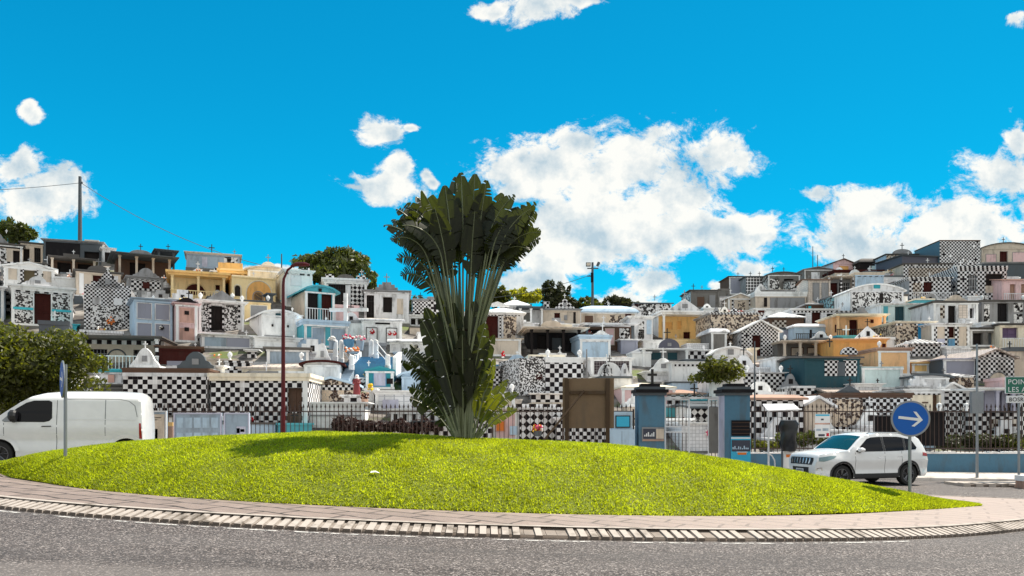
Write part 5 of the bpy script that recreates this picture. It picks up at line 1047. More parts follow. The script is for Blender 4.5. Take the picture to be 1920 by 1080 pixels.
# gate pillars
YG = 29.8
def pillar(label, px, side):
    c = at(px, 855, YG); x = c.x; z0 = float(zb(x)) + .1; zt = CZ - (742 - HZ) * YG / F
    r_ = thing('gate_pillar', label, 'gate pillar', (x, YG, z0)); H = zt - z0
    q = MB(); q.box(-.47, .47, -.45, .5, -.1, H, 'wallblue', side='lav' if side > 0 else 'wallblue'); q.build('shaft', r_)  # right pillar's sides coloured lighter, standing in for light on that face
    q = MB(); q.box(-.54, .54, -.52, .57, H + .002, H + .1, 'slate').box(-.60, .60, -.58, .63, H + .102, H + .22, 'ironb').box(-.5, .5, -.48, .53, H + .222, H + .32, 'slate').box(-.34, .34, -.3, .35, H + .322, H + .44, 'ironb'); q.build('cap', r_)
    return r_, H
pl, H = pillar('left blue gate pillar with small framed notice and iron cross on its black cap', 1218, -1)
q = MB(); cross_mb(q, .1, 0, H + .44, .55, 'blackmetal', .09); q.build('cross', pl)
q = MB(); q.box(-.36, .46, -.48, -.452, H * .36, H * .36 + .52, 'grey').box(-.32, .14, -.50, -.483, H * .36 + .1, H * .36 + .46, 'posterdark').box(.16, .44, -.495, -.483, H * .36 + .1, H * .36 + .46, 'beige').box(-.34, .44, -.495, -.483, H * .36 + .02, H * .36 + .07, 'terra')
for i in range(6): q.box(-.28 + i * .065, -.24 + i * .065, -.508, -.502, H * .36 + .18, H * .36 + .24 + .1 * (i % 3) / 2, 'signwhite')
q.build('notice', pl)
zp = lambda py, ob: CZ - (py - HZ) * (YG - .5) / F - ob.location.z
pr, H = pillar('right blue gate pillar with a dark board and a blue poster on it', 1376, 1)
q = MB(); za, zc_ = zp(817, pr), zp(788, pr); q.box(-.22, .455, -.49, -.453, za, zc_, 'ironb')
for i in range(4): q.box(-.20, .44, -.497, -.492, za + .08 + i * .13, za + .095 + i * .13, 'brown')
q.build('dark_board', pr)
za, zc_ = zp(868, pr), zp(819, pr); q = MB(); q.box(-.24, .475, -.50, -.456, za, zc_, 'postercyan').box(-.22, .46, -.508, -.502, za + .42, zc_ - .12, 'posterdark').box(-.24, .475, -.508, -.502, zc_ - .07, zc_ - .02, 'signwhite').box(0, .32, -.509, -.503, za + .30, za + .38, 'orange').box(-.04, .36, -.509, -.503, za + .385, za + .41, 'signwhite')
for i in range(9): q.box(-.19 + i * .068, -.15 + i * .068, -.514, -.510, za + .50, za + .58 + .05 * math.sin(i * 2.3), 'lblue')
q.build('poster', pr)
# white gate between the pillars
x0, x1 = (1247 - 960) / F * YG, (1349 - 960) / F * YG; gz = float(zb((x0 + x1) / 2)) + .16; gh = CZ - (748 - HZ) * YG / F - gz
gt = thing('metal_gate', 'white painted metal double gate standing between the two blue pillars', 'gate', ((x0 + x1) / 2, YG + .1, gz)); gw = (x1 - x0) / 2
for s_, (a, b_) in ((0, (-gw, -gw + .94)), (1, (gw - .40, gw))):
    q = MB(); q.box(a, a + .05, -.025, .025, 0, gh, 'white2').box(b_ - .05, b_, -.025, .025, 0, gh, 'white2')
    for z in (0.02, gh * .5, gh * .58, gh - .05): q.box(a + .05, b_ - .05, -.02, .02, z, z + .045, 'white2')
    n = int((b_ - a) / .13)
    for i in range(1, n): x = a + (b_ - a) * i / n; q.box(x - .012, x + .012, -.012, .012, .07, gh * .5, 'rail' if s_ == 0 else 'rail').box(x - .012, x + .012, -.012, .012, gh * .58 + .05, gh - .05, 'rail')
    for i in range(5): x = a + .1 + i * .17; 
    q.build('gate_leaf', gt)
q = MB(); q.box(-gw, gw, -.04, .04, gh + .003, gh + .08, 'white2'); q.build('lintel', gt)
q = MB(); cross_mb(q, .1, 0, gh + .08, .5, 'blackmetal', .05); q.tube([(-.25, 0, gh + .09), (-.1, 0, gh + .2), (.1, 0, gh + .1), (.3, 0, gh + .2), (.45, 0, gh + .09)], .022, 'blackmetal', 5); q.build('cross', gt)
q = MB(); q.box(gw - .38, gw - .03, -.03, -.026, .5, gh - .3, 'concrete'); q.build('mesh_panel', gt)

# wooden hoarding seen from behind
YW = 24.3; c = at(1103, 840, YW); wz = float(zb(c.x)) - .1; S = YW / F
wb = thing('wooden_board', 'large plywood board seen from behind with a diagonal brace on two posts', 'board', (c.x, YW, wz), R(-3))
def lz(py): return CZ - (py - HZ) * S - wz
def lx(px): return (px - 1103) * S
q = MB(); q.box(lx(1055), lx(1151), 0, .03, lz(803), lz(709), 'wood'); q.build('panel', wb)
for px in (1063, 1139): q = MB(); q.box(lx(px) - .06, lx(px) + .06, -.09, -.003, -.1, lz(710), 'darkwood'); q.build('post', wb)
q = MB(); q.box(lx(1068) + .02, lx(1134) - .0, -.075, -.003, lz(739), lz(733), 'darkwood'); q.build('crossbar', wb)
q = MB(); q.tube([(lx(1095), -.12, lz(733)), (lx(1016), -1.0, lz(830))], .035, 'darkwood', 4); q.build('brace', wb)
# pale blue electricity cabinet
YE = 29.4; c = at(1166, 842, YE); ez = float(zb(c.x)) + .1; S = YE / F
eb = thing('electric_cabinet', 'pale blue utility cabinet with a small blue screen panel beside the left pillar', 'cabinet', (c.x, YE, ez))
q = MB(); q.box(-24 * S, 24 * S, 0, .5, 0, CZ - (805 - HZ) * S - ez, 'lblue').box(-18 * S, 20 * S, .05, .45, CZ - (805 - HZ) * S - ez + .002, CZ - (772 - HZ) * S - ez, 'lblue'); q.build('housing', eb)
q = MB(); q.box(-.01, .012, -.008, -.002, .05, CZ - (808 - HZ) * S - ez, 'bluegrey'); q.build('door_seam', eb)
q = MB(); zz = CZ - (802 - HZ) * S - ez; q.box(-12 * S, 16 * S, .0, .047, zz, zz + 23 * S, 'blackmetal').box(-10 * S, 14 * S, -.008, -.003, zz + .04, zz + 21 * S, 'postercyan'); q.build('screen', eb)

# notice boards left
def notice(label, px0, px1, py0, py1, Y, papers, frame='grey'):
    S = Y / F; c = at((px0 + px1) / 2, py1, Y); z0 = float(zb(c.x)) + .1; zb0 = c.z - z0; hw = (px1 - px0) / 2 * S; zt = zb0 + (py1 - py0) * S
    r_ = thing('notice_board', label, 'notice board', (c.x, Y, z0)); f_ = .05
    q = MB(); q.box(-hw, hw, 0, .06, zb0, zt, 'bluegrey'); q.build('back_panel', r_)
    q = MB(); q.box(-hw, hw, -.04, -.002, zb0, zb0 + f_, frame).box(-hw, hw, -.04, -.002, zt - f_, zt, frame).box(-hw, -hw + f_, -.04, -.002, zb0 + f_, zt - f_, frame).box(hw - f_, hw, -.04, -.002, zb0 + f_, zt - f_, frame); q.build('frame', r_)
    q = MB(); 
    for (a, b_, d_, e_, k_) in papers: q.box(-hw + a * 2 * hw, -hw + b_ * 2 * hw, -.012, -.003, zb0 + d_ * (zt - zb0), zb0 + e_ * (zt - zb0), k_)
    q.build('papers', r_)
    for s_ in (-1, 1): q = MB(); q.box(s_ * (hw - .06) - .03, s_ * (hw - .06) + .03, .062, .12, -.1, zt - .1, 'metal'); q.build('leg', r_)
pp = [(.06 + .18 * i, .20 + .18 * i, a, a + .30, 'lblue') for i in range(5) for a in (.12, .56)]
notice('wide framed notice board with two rows of faded sheets', 326, 416, 774, 838, 29.2, pp, 'lav')
notice('narrow framed notice board with a dark drawing next to the wide one', 420, 468, 774, 838, 29.2, [(.5, .85, .15, .6, 'lav'), (.5, .62, .4, .55, 'posterdark'), (.64, .8, .44, .52, 'posterdark'), (.52, .84, .3, .34, 'posterdark')], 'lav')
notice('beige map board just behind the white van', 270, 313, 770, 838, 29.3, [(.1, .9, .08, .9, 'beige'), (.2, .75, .8, .82, 'grey'), (.3, .6, .74, .76, 'grey'), (.15, .6, .1, .5, 'grey')], 'white2')
q = MB(); c = at(320, 838, 29.6); z0 = float(zb(c.x)); q.box(-.1, .1, -.05, .05, 0, 1.0, 'terra'); q.box(-.1, .1, -.05, .05, 1.003, 1.15, 'bush' if 0 else 'yellow')
o = q.build('brick_post'); o.location = (c.x, 29.6, z0); tag(o, 'slim terracotta post between two notice boards', 'post')

# red street lamp
c = at(531, 815, 29.0); lz0 = float(zb(c.x)) + .1; S = 29 / F
lp = thing('street_lamp', 'dark red street lamp with a bent arm rising before the cemetery', 'street lamp', (c.x, 29, lz0)); top = CZ - (497 - HZ) * S - lz0
q = MB(); q.tube([(0, 0, 0), (0, 0, top * .55), (0, 0, top - .75)], [.085, .07, .055], 'redpaint', 10); q.build('pole', lp)
q = MB(); q.tube([(0, 0, top - .76), (.02, 0, top - .5), (.16, 0, top - .18), (.34, 0, top - .04)], [.055, .05, .045, .04], 'redpaint', 8); q.build('arm', lp)
q = MB(); q.tube([(.28, 0, top - .05), (.45, 0, top + .02), (.75, 0, top + .03), (.95, 0, top - .0)], [.045, .08, .085, .04], 'redpaint', 8); q.build('lamp_head', lp)
# arrow sign right
def roundsign(label, px, pyc, rpx, pybase, Y, rz, arrow=True):
    for k_ in range(200):
        yb = HZ - F * (float(mound((px - 960) / F * Y, Y)) - CZ) / Y
        if yb <= pybase or Y > 17.2: break
        Y += .02
    S = Y / F; c = at(px, pyc, Y); z0 = float(mound(c.x, Y)) - .02; r_ = thing('arrow_sign', label, 'road sign', (c.x, Y, z0), rz); zc = c.z - z0; rr = rpx * S
    q = MB(); q.lathe(0, .055, [(.034, -.1), (.034, zc + rr * .8)], 'metal', 10); q.build('post', r_)
    q = MB(); n = 40
    disc = [(rr * math.cos(2 * math.pi * i / n), zc + rr * math.sin(2 * math.pi * i / n)) for i in range(n)]; q.prism(disc, -.012, .012, 'metal'); q.build('rim', r_)
    q = MB(); q.prism([(x * .90, zc + (z - zc) * .90) for x, z in disc], -.017, -.0125, 'bluesign'); q.build('sign_face', r_)
    L_ = rr * .62; t_ = rr * .075; ar = [(-L_, t_), (-L_, -t_)]
    arrow_ = [(-L_, -t_), (L_ * .62, -t_), (L_ * .14, -L_ * .66), (L_ * .40, -L_ * .66), (L_ * 1.0, 0), (L_ * .40, L_ * .66), (L_ * .14, L_ * .66), (L_ * .62, t_), (-L_, t_)]
    q = MB(); th = R(-7); rt_ = lambda p: (p[0] * math.cos(th) - p[1] * math.sin(th), zc + p[0] * math.sin(th) + p[1] * math.cos(th))
    q.prism([rt_(p_) for p_ in arrow_], -.022, -.0175, 'signwhite'); q.build('arrow', r_)
    return r_
roundsign('round blue arrow sign on a grey post at the right end of the mound', 1707, 785, 34, 925, 15.2, R(-14))
roundsign('round blue sign seen edge on beside the white van', 117, 711, 35, 860, 15.0, R(-55))
# power poles and wires
def pole(label, px, pyt, pyb, Y, r0=.11, name='utility_pole', cat='pole', key='slate'):
    c = at(px, pyb, Y); z0 = min(c.z, float(terr(c.x, Y))) - .2; zt = CZ - (pyt - HZ) * Y / F
    r_ = thing(name, label, cat, (c.x, Y, z0)); q = MB(); q.tube([(0, 0, 0), (0, 0, (zt - z0))], [r0 * 1.15, r0 * .75], key, 8); q.build('shaft', r_); return r_, zt - z0
p1, h1 = pole('tall dark utility pole behind the left ridge mausoleums', 150, 331, 470, 68, .17)
q = MB(); q.box(-.12, .22, -.05, .05, h1 - .6, h1 - .45, 'slate'); q.build('bracket', p1)
p2, h2 = pole('floodlight mast with two lamp heads on the middle skyline', 1111, 492, 600, 76, .14, 'floodlight_mast', 'floodlight')
q = MB(); q.box(-.5, .55, -.05, .05, h2 - .62, h2 - .52, 'slate'); q.build('crossarm', p2)
q = MB(); q.box(-.62, -.18, -.15, .12, h2 - .38, h2 - .02, 'slate').box(-.58, -.22, -.17, -.152, h2 - .34, h2 - .06, 'beige'); q.build('flood_lamp', p2)
q = MB(); q.tube([(.45, 0, h2 - .35), (.62, 0, h2 + .02)], .13, 'slate', 6); q.build('flood_lamp', p2)
q = MB(); q.box(-.16, .08, -.15, .1, h2 - 1.9, h2 - 1.0, 'ironb').box(-.5, -.162, -.05, .05, h2 - 1.35, h2 - 1.25, 'slate'); q.build('junction_box', p2)
for i in range(3): pole(['thin antenna mast left of the mango tree', 'thin dark antenna mast on the right hill skyline', 'short antenna mast with a dish on the right hill skyline'][i], [528, 1524, 1533][i], [476, 462, 478][i], [520, 512, 512][i], [64, 104, 104][i], .06, 'antenna_mast', 'antenna')
p3, h3 = pole('slim grey road post with two sign backs near the right edge', 1832, 645, 890, 27.9, .045, 'sign_post', 'sign post', 'metal')
q = MB(); q.box(-.19, -.01, -.03, .12, h3 - 2.42, h3 - 1.66, 'metal').box(.012, .22, -.02, .12, h3 - 2.42, h3 - 1.66, 'metal'); q.build('sign_back', p3)
p4, h4 = pole('thin post rising through the low tombs left of the blue flared tomb', 1100, 655, 712, 44, .05, 'thin_post', 'post', 'grey')
p5, h5 = pole('thin cable post in front of the tall checker tomb', 1415, 640, 830, 31.8, .035, 'thin_post', 'post', 'slate')
def wire(label, a, b_, sag, r=.022):
    n = 20; pts = []
    for i in range(n + 1): f = i / n; p_ = a.lerp(b_, f); p_.z -= sag * 4 * f * (1 - f); pts.append(p_)
    q = MB(); q.tube(pts, r, 'slate', 4); o = q.build('overhead_wire'); tag(o, label, 'wire')
wire('overhead wire running left from the tall utility pole', at(150, 343, 68), at(-240, 360, 68), .3)
wire('overhead wire falling right from the tall utility pole to the mango tree', at(152, 343, 68), at(560, 512, 64), 1.1)
wire('overhead wire between the mango tree and the palm side', at(690, 535, 64), at(860, 560, 72), .3)
wire('overhead wire from the floodlight mast toward the palm', at(1106, 516, 76), at(900, 560, 80), .4)
# green direction sign at the right edge
Yd = 27.0; c = at(1885, 740, Yd); S = Yd / F; z0 = float(zb(c.x))
ds = thing('direction_sign', 'green direction sign with white lettering at the right edge', 'road sign', (c.x, Yd, z0))
zt = CZ - (706 - HZ) * S - z0; zbt = CZ - (738 - HZ) * S - z0; wS = 2.35
q = MB(); q.box(0, wS, 0, .03, zbt, zt, 'signwhite').box(.02, wS - .02, -.005, -.002, zbt + .02, zt - .02, 'greensign'); q.build('sign_panel', ds)
text_mesh('POINTE-À-PITRE', .24, 'signwhite', ds, (.08, -.008, zt - .26), 'lettering'); text_mesh('LES ABYMES', .24, 'signwhite', ds, (.08, -.008, zt - .52), 'lettering')
zt2 = CZ - (742 - HZ) * S - z0; q = MB(); q.box(.04, wS - .3, 0, .03, zt2 - .24, zt2, 'signwhite'); q.build('sign_panel', ds)
text_mesh('BOSREDON', .19, 'blackmetal', ds, (.12, -.006, zt2 - .19), 'lettering')
for x in (.5, 1.8): q = MB(); q.tube([(x, .07, -.1), (x, .07, zt - .05)], .04, 'metal', 8); q.build('post', ds)
# bagged sign, white board, bus shelter frame, rail, barrier
c = at(1478, 880, 28.6); z0 = float(zb(c.x)) + .1; S = 28.6 / F
bs = thing('covered_sign', 'road sign wrapped in a black plastic bag with a small white board below', 'sign', (c.x, 28.6, z0))
q = MB(); g = random.Random(9); n = 12; zlo, zhi = CZ - (846 - HZ) * S - z0, CZ - (788 - HZ) * S - z0; prev = None
for k in range(9):
    f = k / 8; z = zlo + (zhi - zlo) * f; r_ = (.33 + .03 * math.sin(f * 9)) * (1 - .25 * (1 - f) ** 3) * (1 if k < 8 else .82)
    ring = [(math.cos(6.283 * i / n) * r_ * g.uniform(.84, 1.1), math.sin(6.283 * i / n) * .2 * g.uniform(.7, 1.2), z + g.uniform(-.02, .02)) for i in range(n)]
    if prev:
        for i in range(n): q.face([prev[i], prev[(i + 1) % n], ring[(i + 1) % n], ring[i]], 'bag')
    else: q.face(ring[::-1], 'bag')
    prev = ring
q.face(prev, 'bag'); q.build('plastic_bag', bs, smooth=50)
q = MB(); q.tube([(-.22, 0, -.1), (-.22, 0, zlo + .1)], .035, 'slate', 6); q.build('post', bs)
q = MB(); q.box(-.15, .27, .05, .08, .15, zlo - .0, 'signwhite').box(-.06, .22, .04, .047, zlo - .22, zlo - .12, 'orange'); q.build('small_board', bs)
c = at(1441, 880, 28.9); S = 28.9 / F; z0 = float(zb(c.x)) + .1
sh = thing('shelter_frame', 'white tube shelter frame with a flat canopy over the pavement', 'shelter', (c.x, 28.9, z0)); zt = CZ - (770 - HZ) * S - z0
for x, y in ((0, 0), (1.25, 1.2)): q = MB(); q.tube([(x, y, -.1), (x, y, zt)], .035, 'white2', 6); q.build('post', sh)
q = MB(); q.face([(-.05, -.1, zt), (.25, 1.4, zt + .25), (1.45, 1.5, zt + .27), (1.15, 0, zt + .05)], 'white2'); q.tube([(-.05, -.1, zt), (1.2, 0, zt + .05)], .03, 'white2', 5); q.tube([(-.05, -.1, zt), (.25, 1.4, zt + .25)], .03, 'white2', 5); q.tube([(.25, 1.4, zt + .25), (1.45, 1.5, zt + .27)], .03, 'white2', 5); q.build('canopy', sh)
q = MB(); c = at(1447, 880, 28.2); q.tube([(-.3, 0, .75), (0, 0, .62), (.1, 0, .45), (.12, 0, 0)], .025, 'white2', 6); o = q.build('cycle_rail'); o.location = (c.x, 28.2, float(zb(c.x)) + .1); tag(o, 'bent white tube rail in front of the blue wall left of the bagged sign', 'rail')
q = MB(); c = at(1915, 914, 25.0); q.box(-.12, .5, -.2, .2, 0, .25, 'terra').box(-.14, .52, -.22, .22, .252, .42, 'signwhite'); o = q.build('kerb_barrier'); o.location = (c.x, 24.9, float(zb(c.x)) - .02); tag(o, 'small red and white plastic barrier block at the right edge', 'barrier')
# notices hanging on the fence
c = at(1541, 800, YF); S = YF / F
fb = thing('fence_notice', 'white notice panel with blue and pink bands hung on the fence', 'notice', (c.x, YF - .06, c.z))
zt = (800 - 776) * S; q = MB(); q.box(-14 * S, 14 * S, -.012, 0, zt - 17 * S, zt, 'signwhite').box(-14 * S, 14 * S, -.012, 0, zt - 44 * S, zt - 20 * S, 'signwhite').box(-14 * S, 14 * S, -.010, 0, zt - 19.8 * S, zt - 17.2 * S, 'rose'); q.build('panel', fb)
q = MB(); q.box(-13 * S, 13 * S, -.017, -.0125, zt - 4 * S, zt - 1 * S, 'postercyan').box(-3 * S, 2 * S, -.017, -.0125, zt - 12 * S, zt - 9 * S, 'posterdark').box(-12 * S, -3 * S, -.017, -.0125, zt - 32 * S, zt - 28 * S, 'bluegrey').box(0, 11 * S, -.017, -.0125, zt - 32 * S, zt - 27 * S, 'bluegrey').box(-8 * S, 4 * S, -.017, -.0125, zt - 42 * S, zt - 38 * S, 'posterdark').box(7 * S, 12 * S, -.017, -.0125, zt - 42 * S, zt - 36 * S, 'redflower'); q.build('print', fb)
# dark shade screens on the fence
for lab, p0, p1_, t0 in (('dark shade cloth screen tied on the fence behind the arrow sign', 1694, 1772, 772), ('narrow dark shade cloth screen with pale frame left of the arrow sign', 1640, 1692, 780)):
    c = at((p0 + p1_) / 2, 836, YF + .12); S = YF / F; r_ = thing('shade_screen', lab, 'screen', c); q = MB(); w_ = (p1_ - p0) / 2 * S; hh = (836 - t0) * S; n = 14
    for i in range(n): a, b_ = -w_ + 2 * w_ * i / n, -w_ + 2 * w_ * (i + 1) / n; o_ = .03 * (i % 2); o2 = .03 * ((i + 1) % 2); q.face([(a, o_, 0), (b_, o2, 0), (b_, o2, hh), (a, o_, hh)], 'ironb')
    q.build('cloth', r_); q = MB(); q.box(-w_, w_, .035, .06, hh, hh + .04, 'grey').box(-w_ - .03, -w_, .0, .06, -.02, hh + .04, 'grey'); q.build('frame', r_)
# litter on the lawn
lx_, ly = onroad(702, 886, .9) if 0 else (None, None)
Yl = 13.6
for _ in range(40):
    xl = (702 - 960) / F * Yl; yy_ = HZ - F * (float(mound(xl, Yl)) + .06 - CZ) / Yl
    Yl += (yy_ - 886) * .01
q = MB(); q.face([(-.09, -.03, .05), (.03, -.04, .07), (.10, .02, .05), (.02, .05, .10)], 'white').face([(-.09, -.03, .05), (.02, .05, .10), (-.08, .05, .09)], 'white').face([(.03, -.04, .07), (.10, .02, .05), (.12, -.05, .04)], 'white')
o = q.build('paper_scrap'); o.scale = (.8, .8, .6); o.location = (xl, Yl, float(mound(xl, Yl)) + .03); tag(o, 'crumpled white paper scrap lying on the grass', 'litter')
# big white cross, blue stairs with white posts, pots
Yc = hit(648, 650) ; c = at(648, 640, Yc); S = Yc / F; r_ = thing('memorial_cross', 'large white cross standing in front of the teal tomb house', 'cross', c)
q = MB(); q.box(-3.2 * S, 3.2 * S, -.12, .12, -.6, 90 * S, 'white'); q.build('upright', r_)
q = MB(); q.box(-30 * S, -3.25 * S, -.1, .1, 56 * S, 62 * S, 'white').box(3.25 * S, 42 * S, -.1, .1, 56 * S, 62 * S, 'white'); q.build('crossbeam', r_)
def stairs(label, px0, px1, py0, py1, Y, key, n=7, dep=.28, wallk=None):
    S = Y / F; c = at((px0 + px1) / 2, py1, Y); r_ = thing('stairway', label, 'stairs', c); w_ = (px1 - px0) / 2 * S; H = (py1 - py0) * S; q = MB()
    for i in range(n): q.box(-w_, w_, i * dep, n * dep + .3, H * i / n + (.002 if i else -.8), H * (i + 1) / n, key)
    q.build('steps', r_)
    if wallk:
        for s_ in (-1, 1):
            q = MB(); x = s_ * (w_ + .1); q.face([(x - .09, 0, -.5), (x + .09, 0, -.5), (x + .09, 0, .45), (x - .09, 0, .45)], wallk).face([(x - .09, 0, .45), (x + .09, 0, .45), (x + .09, n * dep, H + .3), (x - .09, n * dep, H + .3)], wallk)
            q.face([(x + s_ * .09, 0, -.5), (x + s_ * .09, n * dep, -.5), (x + s_ * .09, n * dep, H + .3), (x + s_ * .09, 0, .45)], wallk).face([(x - s_ * .09, 0, -.5), (x - s_ * .09, n * dep, -.5), (x - s_ * .09, n * dep, H + .3), (x - s_ * .09, 0, .45)], wallk); q.build('side_wall', r_)
    return r_
stairs('grey concrete steps beside the teal tomb house', 557, 584, 602, 652, 45.5, 'bluegrey', 9, .3)
stairs('blue painted steps with white side walls in the middle of the left cemetery', 664, 736, 664, 686, 41.5, 'blue', 6, .35, 'white')
stairs('small grey blue steps above the mosaic tomb', 636, 654, 686, 712, 40, 'bluegrey', 7, .25)
pset = [(629, 636, 668, 43), (640, 636, 672, 42.6), (696, 636, 664, 43.4), (705, 636, 664, 43.2), (659, 665, 684, 41), (727, 664, 685, 41)]
proto = None
for (px, py0, py1, Y) in pset:
    S = Y / F; c = at(px, py1, Y)
    if proto is None:
        proto = thing('stair_post', 'x', 'post', c, 0, 'white round topped posts around the blue stairs'); q = MB(); q.lathe(0, 0, [(.13, -.5), (.13, .85), (.10, .93), (.04, .97), (0, .98)], 'white', 10); q.build('shaft', proto); r_ = proto
        q = MB(); q.lathe(0, 0, [(.16, -.5), (.16, -.02), (.135, 0)], 'white2', 8); q.build('base', proto)
    else: r_ = copy_tree(proto); r_.location = c
    r_.scale = (1, 1, (py1 - py0) * S)
for r_, l_ in zip([o for o in COL.objects if o.name.startswith('stair_post')], ['outer left white post above the blue stairs by the flower pot', 'tall white post at the top left of the blue stairs rail', 'white post at the upper right of the blue stairs, left one of a pair', 'white post at the upper right of the blue stairs, right one of a pair', 'short white post at the lower left foot of the blue stairs rail', 'short white post at the lower right foot of the blue stairs rail']): r_['label'] = l_
for lab, a, b_ in (('white handrail sloping down the left side of the blue stairs', (642, 642, 42.6), (659, 668, 41)), ('white handrail sloping down the right side of the blue stairs', (706, 642, 43.2), (727, 668, 41))):
    q = MB(); A_, B_ = at(*a), at(*b_); q.tube([A_, B_], .03, 'white', 5); q.tube([A_ - Vector((0, 0, .4)), B_ - Vector((0, 0, .3))], .025, 'white', 5); o = q.build('handrail'); tag(o, lab, 'handrail')
def pot(label, px, py, w, h, Y, key, fk, fn=26):
    S = Y / F; c = at(px, py, Y); r_ = thing('flower_pot', label, 'flower pot', c); H = h * S; W_ = w * S / 2; q = MB(); q.lathe(0, 0, [(W_ * .7, 0), (W_, H), (W_ * .9, H), (W_ * .85, H * .9), (0, H * .88)], key, 10); q.build('pot', r_)
    q = MB(); g = random.Random(px)
    for i in range(fn):
        x, y, z = g.uniform(-1, 1) * W_, g.uniform(-1, 1) * W_ * .6, H + g.uniform(0, .25); k = fk[i % len(fk)]; s_ = g.uniform(.04, .08); q.lathe(x, y, [(0, z - s_), (s_, z), (0, z + s_)], k, 5)
    q.build('flowers', r_)
pot('wide dark blue planter with red and white flowers below the white cross', 654, 657, 22, 20, 42.4, 'blue', ['redflower', 'whiteflower', 'hedge' if 0 else 'pinkflower'])
pot('dark blue round pot with pale plants right of the wide planter', 675, 657, 17, 18, 42.3, 'bluegrey', ['whiteflower', 'pinkflower'])
pot('white vase of white lilies at the left end of the planters', 622, 655, 12, 16, 42.6, 'bluegrey', ['whiteflower'])
pot('orange flowers scattered in front of the blue planters', 661, 664, 26, 4, 41.6, 'bluegrey', ['orange', 'whiteflower', 'orange'], 40)
pot('yellow flower bouquet standing on the white pillar tomb', 694, 735, 8, 4, 35.4, 'white', ['yelflower', 'yelflower', 'whiteflower'], 40)
pot('mixed yellow and red flower bunch behind the fence beside the wooden board', 1008, 818, 18, 10, 33.0, 'slate', ['yelflower', 'pinkflower', 'redflower', 'whiteflower'], 110)
pot('single red rose head on the blue arch grave right of the palm', 943, 671, 6, 3, 42.0, 'white', ['redflower'], 12)
pot('dark red potted plant behind the checker box on the bench tomb', 684, 762, 14, 14, 35.2, 'terra', ['dred', 'terra'], 40)
pot('red and orange wreath flowers at the corner of the big checker walled tomb', 388, 722, 12, 8, 36.5, 'slate', ['orange', 'redflower', 'whiteflower'], 50)
# robed statue
Ys = 36.0; S = Ys / F; c = at(669, 742, Ys); st = thing('robed_statue', 'painted statue in a dark red robe and white veil standing among low tombs', 'statue', c)
H = 40 * S; q = MB(); pr = [(.15, 0), (.17, .08), (.15, .35), (.125, .60), (.14, .72), (.10, .80), (.045, .83)]
q.lathe(0, 0, [(r_ * 1.0, z * H) for r_, z in pr], 'dred' if 0 else 'robe' if 0 else 'terra', 12)
MATS['robe'] = plain('red_robe_paint', (.22, .03, .035), .6); q = MB(); q.lathe(0, 0, [(r_, z * H) for r_, z in pr], 'robe', 14)
q.tube([(-.12, -.02, H * .74), (-.14, -.10, H * .58), (-.02, -.17, H * .60)], [.05, .045, .03], 'robe', 7); q.tube([(.12, -.02, H * .74), (.15, -.10, H * .58), (.03, -.17, H * .62)], [.05, .045, .03], 'robe', 7); q.build('robe', st, smooth=60)
q = MB(); q.lathe(0, -.01, [(0, H * .82), (.05, H * .84), (.07, H * .89), (.06, H * .94), (0, H * .97)], 'pink', 12); q.build('head', st, smooth=60)
q = MB(); q.lathe(0, .02, [(.13, H * .72), (.10, H * .82), (.09, H * .90), (.075, H * .97), (0, H * 1.0)], 'white', 12); q.build('veil', st, smooth=60)
q = MB(); q.box(-.2, .2, -.2, .2, -.6, -.003, 'concrete'); q.build('pedestal', st)
# rocky mound, far left
q = MB(); g = np.random.default_rng(3); c = at(56, 616, 50.5); prev = None; n = 16
for k, (r_, z) in enumerate([(1.15, -.8), (1.1, 0), (.95, .25), (.7, .55), (.42, .8), (.2, .95)]):
    ring = [(math.cos(6.283 * i / n) * r_ * g.uniform(.8, 1.15), math.sin(6.283 * i / n) * r_ * .7 * g.uniform(.8, 1.15), z + g.uniform(-.06, .06)) for i in range(n)]
    if prev:
        for i in range(n): q.face([prev[i], prev[(i + 1) % n], ring[(i + 1) % n], ring[i]], 'grey')
    prev = ring
q.face(prev, 'grey'); o = q.build('grotto_rock', smooth=35); o.location = c; tag(o, 'rough grey rock grotto in front of the tomb with the dark red door', 'rock')
